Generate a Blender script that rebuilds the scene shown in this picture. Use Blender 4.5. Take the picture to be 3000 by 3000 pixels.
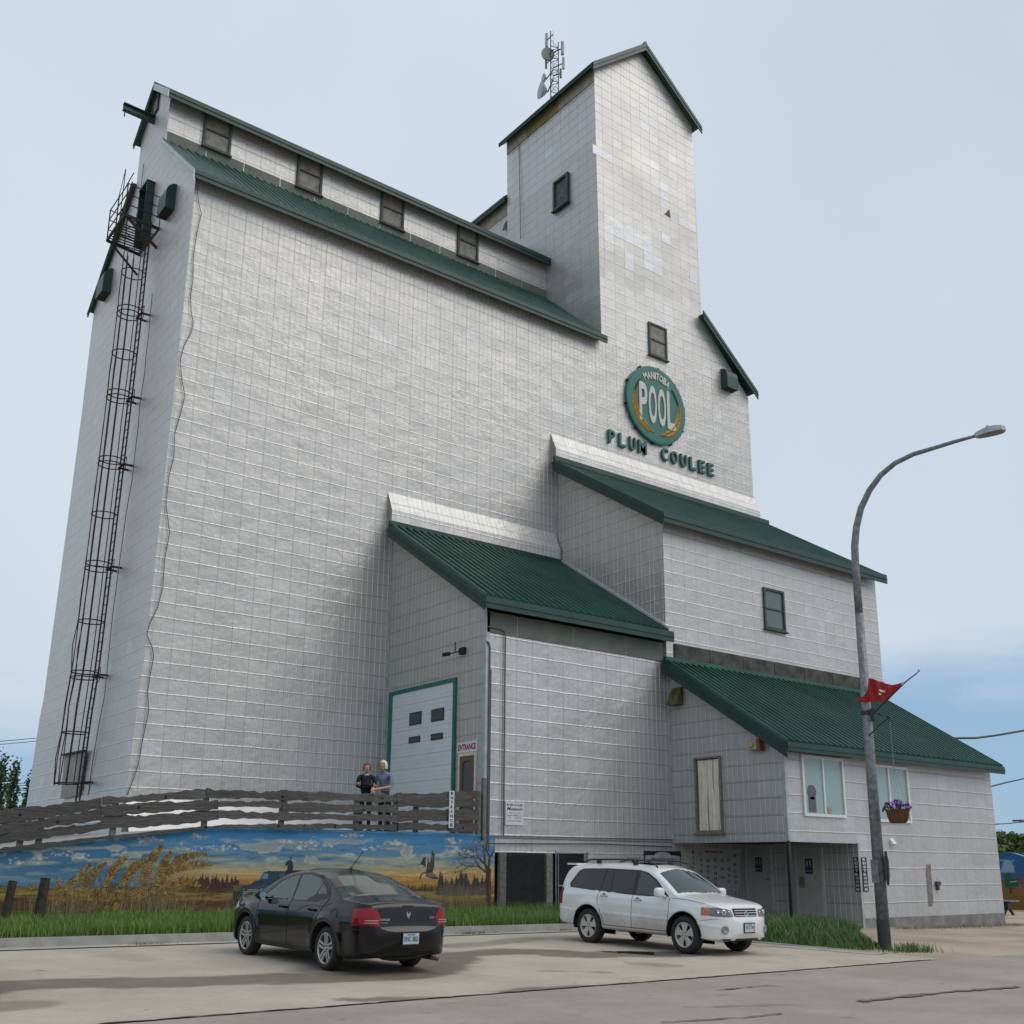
import bpy, bmesh, math, random
import numpy as np
from mathutils import Vector, Matrix
random.seed(7)
for o in list(bpy.data.objects): bpy.data.objects.remove(o)
SC = bpy.context.scene
COL = SC.collection
# ------------------------------------------------------------------ camera
CAM = np.array([-10.0191, -30.5906, 1.6])
YAW, PITCH, ROLL = np.radians([-37.391716, 14.577852, 0.448047])
FPX, PCY = 3081.955, 1731.31          # focal length and optical centre in photo pixels (3000 px wide)
FW = np.array([-np.sin(YAW)*np.cos(PITCH), np.cos(YAW)*np.cos(PITCH), np.sin(PITCH)])
_r = np.array([np.cos(YAW), np.sin(YAW), 0.]); _u = np.cross(_r, FW)
RT = np.cos(ROLL)*_r + np.sin(ROLL)*_u
UP = -np.sin(ROLL)*_r + np.cos(ROLL)*_u
cd = bpy.data.cameras.new('camera'); cam = bpy.data.objects.new('camera', cd); COL.objects.link(cam)
cd.sensor_width = 36; cd.sensor_fit = 'HORIZONTAL'; cd.lens = 36*FPX/3000; cd.shift_y = (PCY-1500)/3000
cd.clip_start = .1; cd.clip_end = 5000
cam.matrix_world = Matrix(((RT[0], UP[0], -FW[0], CAM[0]), (RT[1], UP[1], -FW[1], CAM[1]), (RT[2], UP[2], -FW[2], CAM[2]), (0, 0, 0, 1)))
SC.camera = cam
# ------------------------------------------------------------------ sky and sun (thin bright overcast)
SUN_EL, SUN_AZ = math.radians(50), math.radians(141)      # azimuth measured from +Y clockwise
w = bpy.data.worlds.new('World'); SC.world = w; w.use_nodes = True
nt = w.node_tree; N = nt.nodes; LK = nt.links
for n in list(N): N.remove(n)
def nn(t, **k):
    n = N.new(t)
    for a, b in k.items(): setattr(n, a, b)
    return n
out = nn('ShaderNodeOutputWorld'); sky = nn('ShaderNodeTexSky', sky_type='NISHITA', sun_disc=False)
sky.sun_elevation = SUN_EL; sky.sun_rotation = SUN_AZ; sky.air_density = 1.0; sky.dust_density = .6; sky.altitude = 200
b1 = nn('ShaderNodeBackground'); b1.inputs[1].default_value = 1.0
b2 = nn('ShaderNodeBackground'); b2.inputs[1].default_value = 1.0
mixs = nn('ShaderNodeMixShader'); tc = nn('ShaderNodeTexCoord')
mp = nn('ShaderNodeMapping'); mp.inputs['Scale'].default_value = (1.0, 1.0, 4.6)
n1 = nn('ShaderNodeTexNoise'); n1.inputs['Scale'].default_value = 1.7; n1.inputs['Detail'].default_value = 6; n1.inputs['Roughness'].default_value = .5
n2 = nn('ShaderNodeTexNoise'); n2.inputs['Scale'].default_value = 1.1; n2.inputs['Detail'].default_value = 4
LK.new(tc.outputs['Generated'], mp.inputs[0]); LK.new(mp.outputs[0], n1.inputs[0]); LK.new(tc.outputs['Generated'], n2.inputs[0])
sep = nn('ShaderNodeSeparateXYZ'); LK.new(tc.outputs['Generated'], sep.inputs[0])
el = nn('ShaderNodeMapRange'); el.inputs[1].default_value = .05; el.inputs[2].default_value = .34; el.inputs[3].default_value = -.26; el.inputs[4].default_value = .62
LK.new(sep.outputs[2], el.inputs[0])
ad = nn('ShaderNodeMath', operation='ADD'); LK.new(n1.outputs[0], ad.inputs[0]); LK.new(el.outputs[0], ad.inputs[1])
cm = nn('ShaderNodeMapRange', interpolation_type='SMOOTHSTEP'); cm.inputs[1].default_value = .34; cm.inputs[2].default_value = .62; cm.inputs[3].default_value = .12; cm.inputs[4].default_value = 1.0
LK.new(ad.outputs[0], cm.inputs[0]); LK.new(cm.outputs[0], mixs.inputs[0])
cc = nn('ShaderNodeValToRGB'); cc.color_ramp.elements[0].position = .32; cc.color_ramp.elements[0].color = (.55, .64, .74, 1); cc.color_ramp.elements[1].position = .68; cc.color_ramp.elements[1].color = (.665, .748, .845, 1)
LK.new(n2.outputs[0], cc.inputs[0]); LK.new(cc.outputs[0], b2.inputs[0]); sks = nn('ShaderNodeVectorMath', operation='SCALE'); sks.inputs['Scale'].default_value = .10; LK.new(sky.outputs[0], sks.inputs[0])
skm = nn('ShaderNodeMix', data_type='RGBA'); skm.inputs[0].default_value = .72; skm.inputs[7].default_value = (.235, .45, .70, 1); LK.new(sks.outputs[0], skm.inputs[6]); LK.new(skm.outputs[2], b1.inputs[0])
LK.new(b1.outputs[0], mixs.inputs[1]); LK.new(b2.outputs[0], mixs.inputs[2]); LK.new(mixs.outputs[0], out.inputs[0])
sl = bpy.data.lights.new('sun', 'SUN'); sl.energy = 1.25; sl.angle = math.radians(48); sl.color = (1, .91, .79)
sun = bpy.data.objects.new('sun', sl); COL.objects.link(sun)
sd = Vector((math.sin(SUN_AZ)*math.cos(SUN_EL), math.cos(SUN_AZ)*math.cos(SUN_EL), math.sin(SUN_EL)))
sun.rotation_euler = sd.to_track_quat('Z', 'Y').to_euler(); sun.location = (-20, -40, 60)
SC.view_settings.view_transform = 'Standard'; SC.view_settings.look = 'None'; SC.view_settings.exposure = 0; SC.view_settings.gamma = 1
SC.render.engine = 'CYCLES'; SC.cycles.use_denoising = True; SC.cycles.max_bounces = 6; SC.cycles.transparent_max_bounces = 12
# ------------------------------------------------------------------ a pixel of the photo -> a point on a plane of the place
def _ray(x, y): return FW + RT*(x-1500)/FPX + UP*(PCY-y)/FPX
def onx(x, y, X): d = _ray(x, y); return CAM + d*(X-CAM[0])/d[0]
def ony(x, y, Y): d = _ray(x, y); return CAM + d*(Y-CAM[1])/d[1]
def sst(a, b, x): t = min(1, max(0, (x-a)/(b-a))); return t*t*(3-2*t)
def ground(x, y):
    z = .02*min(5, max(-20, y+14)) - .01*min(30, max(-20, x-3))
    return z - .12*sst(10, 15, x)*sst(-17, -13, y)
def ong(x, y):
    d = _ray(x, y); t = 10.
    for _ in range(60):
        p = CAM+d*t; t += (ground(p[0], p[1])-p[2])/d[2]
    return CAM+d*t
# ------------------------------------------------------------------ materials
MATS = {}
class NT:
    def __init__(s, name):
        s.m = bpy.data.materials.new(name); s.m.use_nodes = True; s.t = s.m.node_tree; s.n = s.t.nodes; s.b = s.n['Principled BSDF']
        MATS[name] = s.m
    def node(s, t, **k):
        n = s.n.new(t)
        for a, b in k.items(): setattr(n, a, b)
        return n
    def put(s, sock, v):
        if hasattr(v, 'is_output') or isinstance(v, bpy.types.NodeSocket): s.t.links.new(v, sock)
        else: sock.default_value = v
    def math(s, op, a, b=0., c=None):
        n = s.node('ShaderNodeMath', operation=op); s.put(n.inputs[0], a); s.put(n.inputs[1], b)
        if c is not None: s.put(n.inputs[2], c)
        return n.outputs[0]
    def mr(s, v, a, b, c, d, smooth=False):
        n = s.node('ShaderNodeMapRange'); 
        if smooth: n.interpolation_type = 'SMOOTHSTEP'
        for i, q in enumerate((v, a, b, c, d)): s.put(n.inputs[i], q)
        return n.outputs[0]
    def noise(s, vec, scale, detail=4, rough=.5, dist=0.):
        n = s.node('ShaderNodeTexNoise'); n.inputs['Scale'].default_value = scale; n.inputs['Detail'].default_value = detail
        n.inputs['Roughness'].default_value = rough; n.inputs['Distortion'].default_value = dist
        if vec is not None: s.put(n.inputs['Vector'], vec)
        return n.outputs[0]
    def mix(s, f, a, b, mode='MIX'):
        n = s.node('ShaderNodeMix', data_type='RGBA', blend_type=mode); s.put(n.inputs[0], f)
        s.put(n.inputs[6], a if not isinstance(a, tuple) else (*a[:3], 1)); s.put(n.inputs[7], b if not isinstance(b, tuple) else (*b[:3], 1)); return n.outputs[2]
    def bump(s, h, dist, strength=1.):
        n = s.node('ShaderNodeBump'); n.inputs['Distance'].default_value = dist; n.inputs['Strength'].default_value = strength; s.put(n.inputs['Height'], h)
        s.t.links.new(n.outputs[0], s.b.inputs['Normal'])
    def vec(s, kind='Object', scale=(1, 1, 1)):
        c = s.node('ShaderNodeTexCoord'); m = s.node('ShaderNodeMapping'); m.inputs['Scale'].default_value = scale
        s.t.links.new(c.outputs[kind], m.inputs[0]); return m.outputs[0]
    def set(s, color=None, rough=None, metal=None, **k):
        if color is not None: s.put(s.b.inputs['Base Color'], (*color[:3], 1) if isinstance(color, tuple) else color)
        if rough is not None: s.put(s.b.inputs['Roughness'], rough)
        if metal is not None: s.put(s.b.inputs['Metallic'], metal)
        for a, b in k.items(): s.put(s.b.inputs[a.replace('_', ' ')], b)
        return s.m
def simple(name, col, rough=.6, metal=0., var=.12, scale=6., bump=0., bscale=40., **k):
    s = NT(name); v = s.vec('Object'); n = s.noise(v, scale, 6)
    lo = tuple(c*(1-var) for c in col); hi = tuple(min(1, c*(1+var)) for c in col)
    c = s.mix(s.mr(n, .3, .7, 0, 1), lo, hi)
    s.set(c, rough, metal, **k)
    if bump: s.bump(s.noise(v, bscale, 5), bump)
    return s.m
def siding(name, zone=None, base=(.56, .548, .52), row=.47, rib=1., dirt=.7, metal=.5, rough=.42, patch=.035, ribcol=1.4, dent=1.):
    s = NT(name); uvn = s.node('ShaderNodeUVMap'); uvn.uv_map = 'UVMap'; sp = s.node('ShaderNodeSeparateXYZ'); s.t.links.new(uvn.outputs[0], sp.inputs[0])
    big = s.noise(uvn.outputs[0], .35, 3); warp = s.math('MULTIPLY', s.math('SUBTRACT', s.noise(uvn.outputs[0], 1.3, 2), .5), .05)
    u = s.math('DIVIDE', sp.outputs[0], .613); v = s.math('DIVIDE', s.math('ADD', sp.outputs[1], warp), row)
    cu, cv = s.math('FLOOR', u), s.math('FLOOR', v); fu, fv = s.math('SUBTRACT', u, cu), s.math('SUBTRACT', v, cv)
    cmb = s.node('ShaderNodeCombineXYZ'); s.put(cmb.inputs[0], cu); s.put(cmb.inputs[1], cv)
    wn = s.node('ShaderNodeTexWhiteNoise', noise_dimensions='2D'); s.t.links.new(cmb.outputs[0], wn.inputs[0])
    wc = s.node('ShaderNodeSeparateColor'); s.t.links.new(wn.outputs['Color'], wc.inputs[0])
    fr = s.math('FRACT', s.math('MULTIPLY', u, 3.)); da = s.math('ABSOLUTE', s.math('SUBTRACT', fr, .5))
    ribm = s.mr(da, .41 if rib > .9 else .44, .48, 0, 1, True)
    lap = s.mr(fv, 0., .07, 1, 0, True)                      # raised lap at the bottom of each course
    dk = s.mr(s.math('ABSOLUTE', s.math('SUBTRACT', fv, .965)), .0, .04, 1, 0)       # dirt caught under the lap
    seam = s.mr(s.math('ABSOLUTE', s.math('SUBTRACT', fu, .02)), .0, .025, 1, 0)
    # heights: ribs, laps, per-sheet tilt, dents
    tl = s.math('ADD', s.math('MULTIPLY', s.math('SUBTRACT', fu, .5), s.math('MULTIPLY', s.math('SUBTRACT', wc.outputs[0], .5), 2.2)),
                s.math('MULTIPLY', s.math('SUBTRACT', fv, .5), s.math('MULTIPLY', s.math('SUBTRACT', wc.outputs[1], .5), 2.2)))
    h = s.math('ADD', s.math('MULTIPLY', ribm, .9*rib), s.math('MULTIPLY', lap, .75))
    h = s.math('ADD', h, s.math('MULTIPLY', tl, .8))
    h = s.math('ADD', h, s.math('MULTIPLY', s.noise(uvn.outputs[0], 1.1, 3), 5.5*dent)); h = s.math('ADD', h, s.math('MULTIPLY', s.noise(uvn.outputs[0], 7., 3), .8*dent))
    s.bump(h, .010)
    zcol = zone
    st = s.node('ShaderNodeMapping'); st.inputs['Scale'].default_value = (5, .35, 1); s.t.links.new(uvn.outputs[0], st.inputs[0])
    streak = s.noise(st.outputs[0], 2., 5)
    col = s.mix(s.mr(big, .3, .7, 0, 1), tuple(c*.93 for c in base), (base[0]*1.03, base[1]*1.04, base[2]*1.08))
    col = s.mix(s.mr(streak, .35, .75, 0, .22), col, tuple(c*.72 for c in base))
    col = s.mix(s.mr(wc.outputs[2], 0, 1, 0, .05), col, tuple(c*.7 for c in base))
    col = s.mix(s.mr(s.math('MULTIPLY', wc.outputs[0], s.mr(big, .35, .65, .92, 1.03)), 1-patch, 1-patch+.004, 0, .35), col, (base[0]*1.18, base[1]*1.22, base[2]*1.38))
    if zone:
        zv = s.math('ADD', cv, s.math('MULTIPLY', s.math('SUBTRACT', wc.outputs[1], .5), 3.)); zm = s.math('MULTIPLY', s.math('GREATER_THAN', zv, zone[0]), s.math('LESS_THAN', zv, zone[1])); col = s.mix(s.math('MULTIPLY', zm, zone[3]), col, zone[2])
    col = s.mix(s.math('MULTIPLY', ribm, .95*min(1,rib)), col, tuple(min(1, c*ribcol) for c in base))  # highlight along the ribs painted in as a lighter colour
    col = s.mix(s.math('MULTIPLY', lap, .35), col, tuple(min(1, c*ribcol) for c in base))  # weaker painted highlight along each lap
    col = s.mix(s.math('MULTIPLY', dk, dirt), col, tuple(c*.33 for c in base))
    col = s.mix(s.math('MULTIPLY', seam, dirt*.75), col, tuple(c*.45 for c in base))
    s.set(col, s.mr(big, .3, .7, rough-.05, rough+.1), metal)
    return s.m
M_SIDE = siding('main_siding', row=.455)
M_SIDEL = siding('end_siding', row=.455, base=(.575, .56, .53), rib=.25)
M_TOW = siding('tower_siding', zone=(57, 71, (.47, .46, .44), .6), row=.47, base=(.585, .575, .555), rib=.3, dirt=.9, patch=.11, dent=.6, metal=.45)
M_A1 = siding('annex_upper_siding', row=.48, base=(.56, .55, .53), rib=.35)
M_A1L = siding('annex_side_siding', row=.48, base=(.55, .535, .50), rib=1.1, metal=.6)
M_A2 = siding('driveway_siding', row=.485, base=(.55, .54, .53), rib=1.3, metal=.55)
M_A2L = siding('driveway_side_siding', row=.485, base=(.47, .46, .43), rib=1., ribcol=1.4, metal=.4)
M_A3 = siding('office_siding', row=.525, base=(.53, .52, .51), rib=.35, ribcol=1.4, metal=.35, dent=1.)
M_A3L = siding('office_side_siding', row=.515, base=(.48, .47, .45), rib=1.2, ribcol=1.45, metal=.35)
M_SKIRT = siding('skirt_siding', row=.48, base=(.66, .65, .62), rib=1., metal=.35)  # lifted base colour paints the sky's brightness onto the flared skirts
M_GREEN = simple('green_roof_paint', (.012, .078, .052), .36, .0, .3, .9, .002, 30)
M_GREEND = simple('green_trim_paint', (.006, .045, .033), .45, 0, .25, 2.)
M_GREENW = simple('weathered_trim_paint', (.05, .075, .07), .7, 0, .35, 5., .003)
M_FLASH = simple('galvanised_flashing', (.42, .45, .48), .4, .5, .15, 3.)
M_FRZ = simple('grey_green_frieze', (.13, .155, .13), .75, 0, .2, 1.5, .002)
M_FRZD = simple('stained_frieze', (.060, .062, .052), .85, 0, .6, 2.2, .003)
M_TAN = simple('beige_board', (.31, .29, .23), .8, 0, .15, 3.)
M_OLIVE = simple('olive_board', (.22, .17, .075), .8, 0, .15, 3.)
M_WOODX = simple('exposed_grey_boards', (.12, .115, .11), .9, 0, .5, 9., .01, 20)
M_DARK = simple('dark_gap', (.012, .012, .012), .8)
M_BLACK = simple('black_paint', (.015, .015, .017), .4)
M_WHITE = simple('white_paint', (.72, .73, .73), .45, 0, .04, 3.)
M_BOARD = simple('weathered_window_board', (.24, .225, .19), .75, 0, .3, 4., .003)
M_RUST = simple('rusty_steel', (.048, .034, .029), .75, .3, .5, 14., .002)
M_STEEL = simple('galvanised_steel', (.22, .235, .25), .5, .55, .22, 7.)
M_CABLE = simple('grey_cable', (.11, .11, .11), .6)
M_BLKCAB = simple('black_cable', (.02, .02, .02), .6)
# ------------------------------------------------------------------ mesh builder
def V(*a): return np.array(a, float)
def unit(a): a = np.asarray(a, float); return a/np.linalg.norm(a)
def worg(o):
    p = V(0, 0, 0)
    while o is not None:
        p = p+np.array(o.location); o = o.parent
    return p
class MB:
    def __init__(s): s.v = []; s.f = []; s.m = []; s.uv = []
    def add(s, vs, fs, mat=0, uv=None):
        o = len(s.v); s.v += [tuple(map(float, p)) for p in vs]
        for i, f in enumerate(fs):
            s.f.append([o+k for k in f]); s.m.append(mat)
            s.uv.append([uv[k] for k in f] if uv is not None else [(0, 0)]*len(f))
        return s
    def quad(s, a, b, c, d, mat=0, uv=None): return s.add([a, b, c, d], [(0, 1, 2, 3)], mat, uv)
    def box(s, p, q, mat=0):
        x0, y0, z0 = [min(a, b) for a, b in zip(p, q)]; x1, y1, z1 = [max(a, b) for a, b in zip(p, q)]
        vs = [(x0, y0, z0), (x1, y0, z0), (x1, y1, z0), (x0, y1, z0), (x0, y0, z1), (x1, y0, z1), (x1, y1, z1), (x0, y1, z1)]
        return s.add(vs, [(0, 3, 2, 1), (4, 5, 6, 7), (0, 1, 5, 4), (1, 2, 6, 5), (2, 3, 7, 6), (3, 0, 4, 7)], mat)
    def obox(s, c, ax, ay, az, mat=0):       # centre and three half-axis vectors
        c, ax, ay, az = map(np.asarray, (c, ax, ay, az))
        vs = [c+i*ax+j*ay+k*az for k in (-1, 1) for i, j in ((-1, -1), (1, -1), (1, 1), (-1, 1))]
        return s.add(vs, [(0, 3, 2, 1), (4, 5, 6, 7), (0, 1, 5, 4), (1, 2, 6, 5), (2, 3, 7, 6), (3, 0, 4, 7)], mat)
    def bar(s, a, b, w=.05, h=.05, mat=0, up=(0, 0, 1)):
        a, b = np.asarray(a, float), np.asarray(b, float); d = b-a; L = np.linalg.norm(d); d = d/L
        sd = np.cross(d, up)
        if np.linalg.norm(sd) < 1e-4: sd = np.cross(d, (1, 0, 0))
        sd = unit(sd); u = np.cross(sd, d)
        return s.obox((a+b)/2, d*L/2, sd*w/2, u*h/2, mat)
    def tube(s, pts, r, n=8, mat=0, cap=True):
        pts = [np.asarray(p, float) for p in pts]; rs = r if hasattr(r, '__len__') else [r]*len(pts)
        vs = []; pr = None
        for i, p in enumerate(pts):
            d = unit(pts[min(i+1, len(pts)-1)]-pts[max(i-1, 0)])
            if pr is None:
                pr = np.cross(d, (0, 0, 1)) if abs(d[2]) < .9 else np.cross(d, (1, 0, 0))
            pr = unit(pr-d*(pr@d)); q = np.cross(d, pr)
            for k in range(n):
                a = 2*math.pi*k/n; vs.append(p+rs[i]*(math.cos(a)*pr+math.sin(a)*q))
        fs = [(i*n+k, i*n+(k+1) % n, (i+1)*n+(k+1) % n, (i+1)*n+k) for i in range(len(pts)-1) for k in range(n)]
        if cap: fs += [tuple(range(n-1, -1, -1)), tuple((len(pts)-1)*n+k for k in range(n))]
        return s.add(vs, fs, mat)
    def lathe(s, prof, c, ax=(0, 0, 1), n=24, mat=0):    # profile (radius, height)
        ax = unit(ax); p = np.cross(ax, (1, 0, 0)) if abs(ax[0]) < .9 else np.cross(ax, (0, 1, 0)); p = unit(p); q = np.cross(ax, p); c = np.asarray(c, float)
        vs = [c+ax*h+r*(math.cos(2*math.pi*k/n)*p+math.sin(2*math.pi*k/n)*q) for r, h in prof for k in range(n)]
        fs = [(i*n+k, i*n+(k+1) % n, (i+1)*n+(k+1) % n, (i+1)*n+k) for i in range(len(prof)-1) for k in range(n)]
        return s.add(vs, fs, mat)
    def prism(s, poly, dirv, mat=0):          # polygon of 3D points extruded along dirv
        poly = [np.asarray(p, float) for p in poly]; dirv = np.asarray(dirv, float); n = len(poly)
        vs = poly+[p+dirv for p in poly]
        fs = [tuple(range(n)), tuple(range(2*n-1, n-1, -1))]+[(i, (i+1) % n, n+(i+1) % n, n+i)[::-1] for i in range(n)]
        return s.add(vs, fs, mat)
    def blob(s, c, r, seed=0, n=8, m=6, mat=0, jit=.2):
        rg = random.Random(seed); c = np.asarray(c, float); r = np.asarray(r if hasattr(r, '__len__') else (r, r, r), float); vs = []
        for i in range(m+1):
            for k in range(n):
                a = math.pi*i/m; b = 2*math.pi*k/n; j = 1+jit*(rg.random()-.5)
                vs.append(c+r*j*np.array((math.sin(a)*math.cos(b), math.sin(a)*math.sin(b), math.cos(a))))
        return s.add(vs, [(i*n+k, (i+1)*n+k, (i+1)*n+(k+1) % n, i*n+(k+1) % n) for i in range(m) for k in range(n)], mat)
    def build(s, name, mats, parent=None, label=None, cat=None, group=None, kind=None, smooth=False, org=None, local=False):
        if not isinstance(mats, (list, tuple)): mats = [mats]
        v = np.array(s.v, float)
        if parent is not None: o0 = V(0, 0, 0) if local else worg(parent)
        else: o0 = np.asarray(org, float) if org is not None else V((v[:, 0].min()+v[:, 0].max())/2, (v[:, 1].min()+v[:, 1].max())/2, v[:, 2].min())
        v = v-o0
        me = bpy.data.meshes.new(name); me.from_pydata(v.tolist(), [], s.f)
        for m in mats: me.materials.append(m)
        me.polygons.foreach_set('material_index', s.m)
        ul = me.uv_layers.new(name='UVMap'); ul.data.foreach_set('uv', [c for f in s.uv for p in f for c in p])
        if smooth: me.polygons.foreach_set('use_smooth', [True]*len(s.f))
        me.update()
        ob = bpy.data.objects.new(name, me); COL.objects.link(ob)
        if parent is not None: ob.parent = parent
        else: ob.location = o0
        tag(ob, label, cat, group, kind)
        return ob
def tag(o, label=None, cat=None, group=None, kind=None):
    if label: o['label'] = label
    if cat: o['category'] = cat
    if group: o['group'] = group
    if kind: o['kind'] = kind
    return o
def thing(name, loc, label, cat, group=None, rz=0.):
    o = bpy.data.objects.new(name, None); COL.objects.link(o); o.location = tuple(map(float, loc)); o.rotation_euler = (0, 0, rz); o.empty_display_size = .2
    return tag(o, label, cat, group)
def copy_tree(o, parent=None):
    c = o.copy(); COL.objects.link(c)
    if parent is not None: c.parent = parent
    for ch in [k for k in bpy.data.objects if k.parent == o and k != c]: copy_tree(ch, c)
    return c
_txt = {}
def text_geo(body, bold=0., ext=0., align=0):
    key = (body, bold, ext)
    if key not in _txt:
        cu = bpy.data.curves.new('t', 'FONT'); cu.body = body; cu.size = 1; cu.offset = bold; cu.extrude = ext; cu.resolution_u = 3
        ob = bpy.data.objects.new('t', cu); COL.objects.link(ob); dg = bpy.context.evaluated_depsgraph_get(); me = bpy.data.meshes.new_from_object(ob.evaluated_get(dg))
        vs = np.array([v.co[:] for v in me.vertices]).reshape(-1, 3); fs = [tuple(p.vertices) for p in me.polygons]
        bpy.data.objects.remove(ob); bpy.data.curves.remove(cu); bpy.data.meshes.remove(me); _txt[key] = (vs, fs)
    return _txt[key]
def text(mb, body, c, right, up, h, w=None, depth=0., mat=0, bold=.012, shear=0.):
    """letters centred on c, h high and w wide, lying in the plane of right/up"""
    vs, fs = text_geo(body, bold, .5 if depth else 0.)
    if not len(vs): return
    lo, hi = vs.min(0), vs.max(0); right, up = unit(right), unit(up); nr = np.cross(right, up)
    sy = h/(hi[1]-lo[1]); sx = w/(hi[0]-lo[0]) if w else sy
    x = (vs[:, 0]-(lo[0]+hi[0])/2)*sx; y = (vs[:, 1]-(lo[1]+hi[1])/2)*sy; z = vs[:, 2]*depth
    x = x+y*shear
    P = np.asarray(c, float)+np.outer(x, right)+np.outer(y, up)+np.outer(z, nr)
    mb.add(P, fs, mat)
# ------------------------------------------------------------------ the grain elevator
BL = thing('grain_elevator', (0, 0, 0), 'tall silver metal-clad grain elevator with green roofs and a gabled tower', 'grain elevator')
def part(mb, name, mats, label=None, parent=None, smooth=False): return mb.build(name, mats, parent or BL, label, smooth=smooth)
XLp = [(-1, -.36), (2.0, -.34), (4, -.28), (6.7, -.2), (7.6, -.14), (14.5, -.05), (19, 0), (60, 0)]
def XL(z): return float(np.interp(z, [a for a, b in XLp], [b for a, b in XLp]))
XT0, XT1, XM, XA0, XA1, XB0, XC, XD, XE = 18.14, 24.61, 27.76, 15.56, 28.2, 8.06, 15.71, 27.45, 19.08
YD, M1, M2, DT, D1, D2, D3 = 11.15, 3.71, 6.95, 6.68, -5.82, -5.70, -10.38
HE, HM, HS, HT, HA, HB, HC = 23.69, 29.33, 27.17, 37.6, 13.18, 8.95, 4.95
ZS, ZB = 2.34, 2.354
def XT0z(z): return float(np.interp(z, [24, 37.6], [18.14, 17.92]))
def XT1z(z): return float(np.interp(z, [26, 37.6], [24.66, 24.47]))
def wall_y(mb, y, poly, mat=0):          # polygon (x, z), facing -Y
    mb.add([(x, y, z) for x, z in poly], [tuple(range(len(poly)))], mat, [(x, z) for x, z in poly])
def wall_x(mb, x, poly, mat=0):          # polygon (y, z), facing -X
    f = x if callable(x) else (lambda z: x)
    mb.add([(f(z), y, z) for y, z in poly], [tuple(range(len(poly)))], mat, [(-y, z) for y, z in poly])
# main front wall with the tower front and the right shoulder
mb = MB(); zz = [-.6, 2, 4, 6.7, 7.6, 14.5, 19, HE]
for a, b in zip(zz, zz[1:]): wall_y(mb, 0, [(XL(a), a), (XM, a), (XM, b), (XL(b), b)])
wall_y(mb, 0, [(XT0, HE), (XM, HE), (XT1z(27), 26.9), (XT1z(37), HT+.05), (21.05, 40.1), (XT0z(HT), HT-.05)])
part(mb, 'front_wall', M_SIDE)
me = bpy.data.objects['front_wall'].data; me.materials.append(M_TOW); me.polygons[-1].material_index = 1
mb = MB()
for a, b in zip(zz, zz[1:]): mb.add([(XL(a), YD, a), (XL(a), 0, a), (XL(b), 0, b), (XL(b), YD, b)], [(0, 1, 2, 3)], 0, [(-YD, a), (0, a), (0, b), (-YD, b)])
wall_x(mb, 0, [(YD, HE), (0, HE), (M1, HS), (M1, HM), ((M1+M2)/2, 30.55), (M2, HM), (M2, HS)][::-1])
part(mb, 'end_wall', M_SIDEL)
mb = MB(); wall_y(mb, M1, [(0, HS-.3), (XT0+.1, HS-.3), (XT0+.1, HM), (0, HM)]); part(mb, 'upper_wall', M_A1)
mb = MB()      # hidden sides: back and right
mb.quad((XM, 0, -.5), (XM, YD, -.5), (XM, YD, HE), (XM, 0, HE), 0, [(0, -.5), (YD, -.5), (YD, HE), (0, HE)])
mb.quad((XM, YD, -.5), (0, YD, -.5), (0, YD, HE), (XM, YD, HE), 0, [(0, -.5), (XM, -.5), (XM, HE), (0, HE)])
mb.quad((XT0, M2, HS-.3), (0, M2, HS-.3), (0, M2, HM), (XT0, M2, HM), 0, [(0, 27), (18, 27), (18, 29), (0, 29)])
part(mb, 'back_wall', M_SIDE)
mb = MB()      # tower flanks
mb.add([(XT0, DT, 23), (XT0, 0, 23), (XT0z(HT), 0, HT), (XT0z(HT), DT, HT)], [(0, 1, 2, 3)], 0, [(-DT, 23), (0, 23), (0, HT), (-DT, HT)])
mb.add([(XT1, 0, 23), (XT1, DT, 23), (XT1z(HT), DT, HT), (XT1z(HT), 0, HT)], [(0, 1, 2, 3)], 0, [(0, 23), (DT, 23), (DT, HT), (0, HT)])
mb.add([(XT1, DT, 23), (XT0, DT, 23), (XT0z(HT), DT, HT), (21.05, DT, 40.1), (XT1z(HT), DT, HT)], [(0, 1, 2, 3, 4)], 0, [(0, 23), (6, 23), (6, HT), (3, 40), (0, HT)])
wall_x(mb, XT0, [(YD, 23), (DT, 23), (DT, 34.5), (YD, 34.5)])
mb.quad((XT1, DT, 23), (XT1, YD, 23), (XT1, YD, 34.5), (XT1, DT, 34.5), 0, [(0, 23), (5, 23), (5, 34), (0, 34)])
mb.add([(XT1, YD, 23), (XT0, YD, 23), (XT0, YD, 34.5), (21.2, YD, 37), (XT1, YD, 34.5)], [(0, 1, 2, 3, 4)], 0, [(0, 23), (6, 23), (6, 34), (3, 37), (0, 34)])
part(mb, 'tower_wall', M_TOW)
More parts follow.
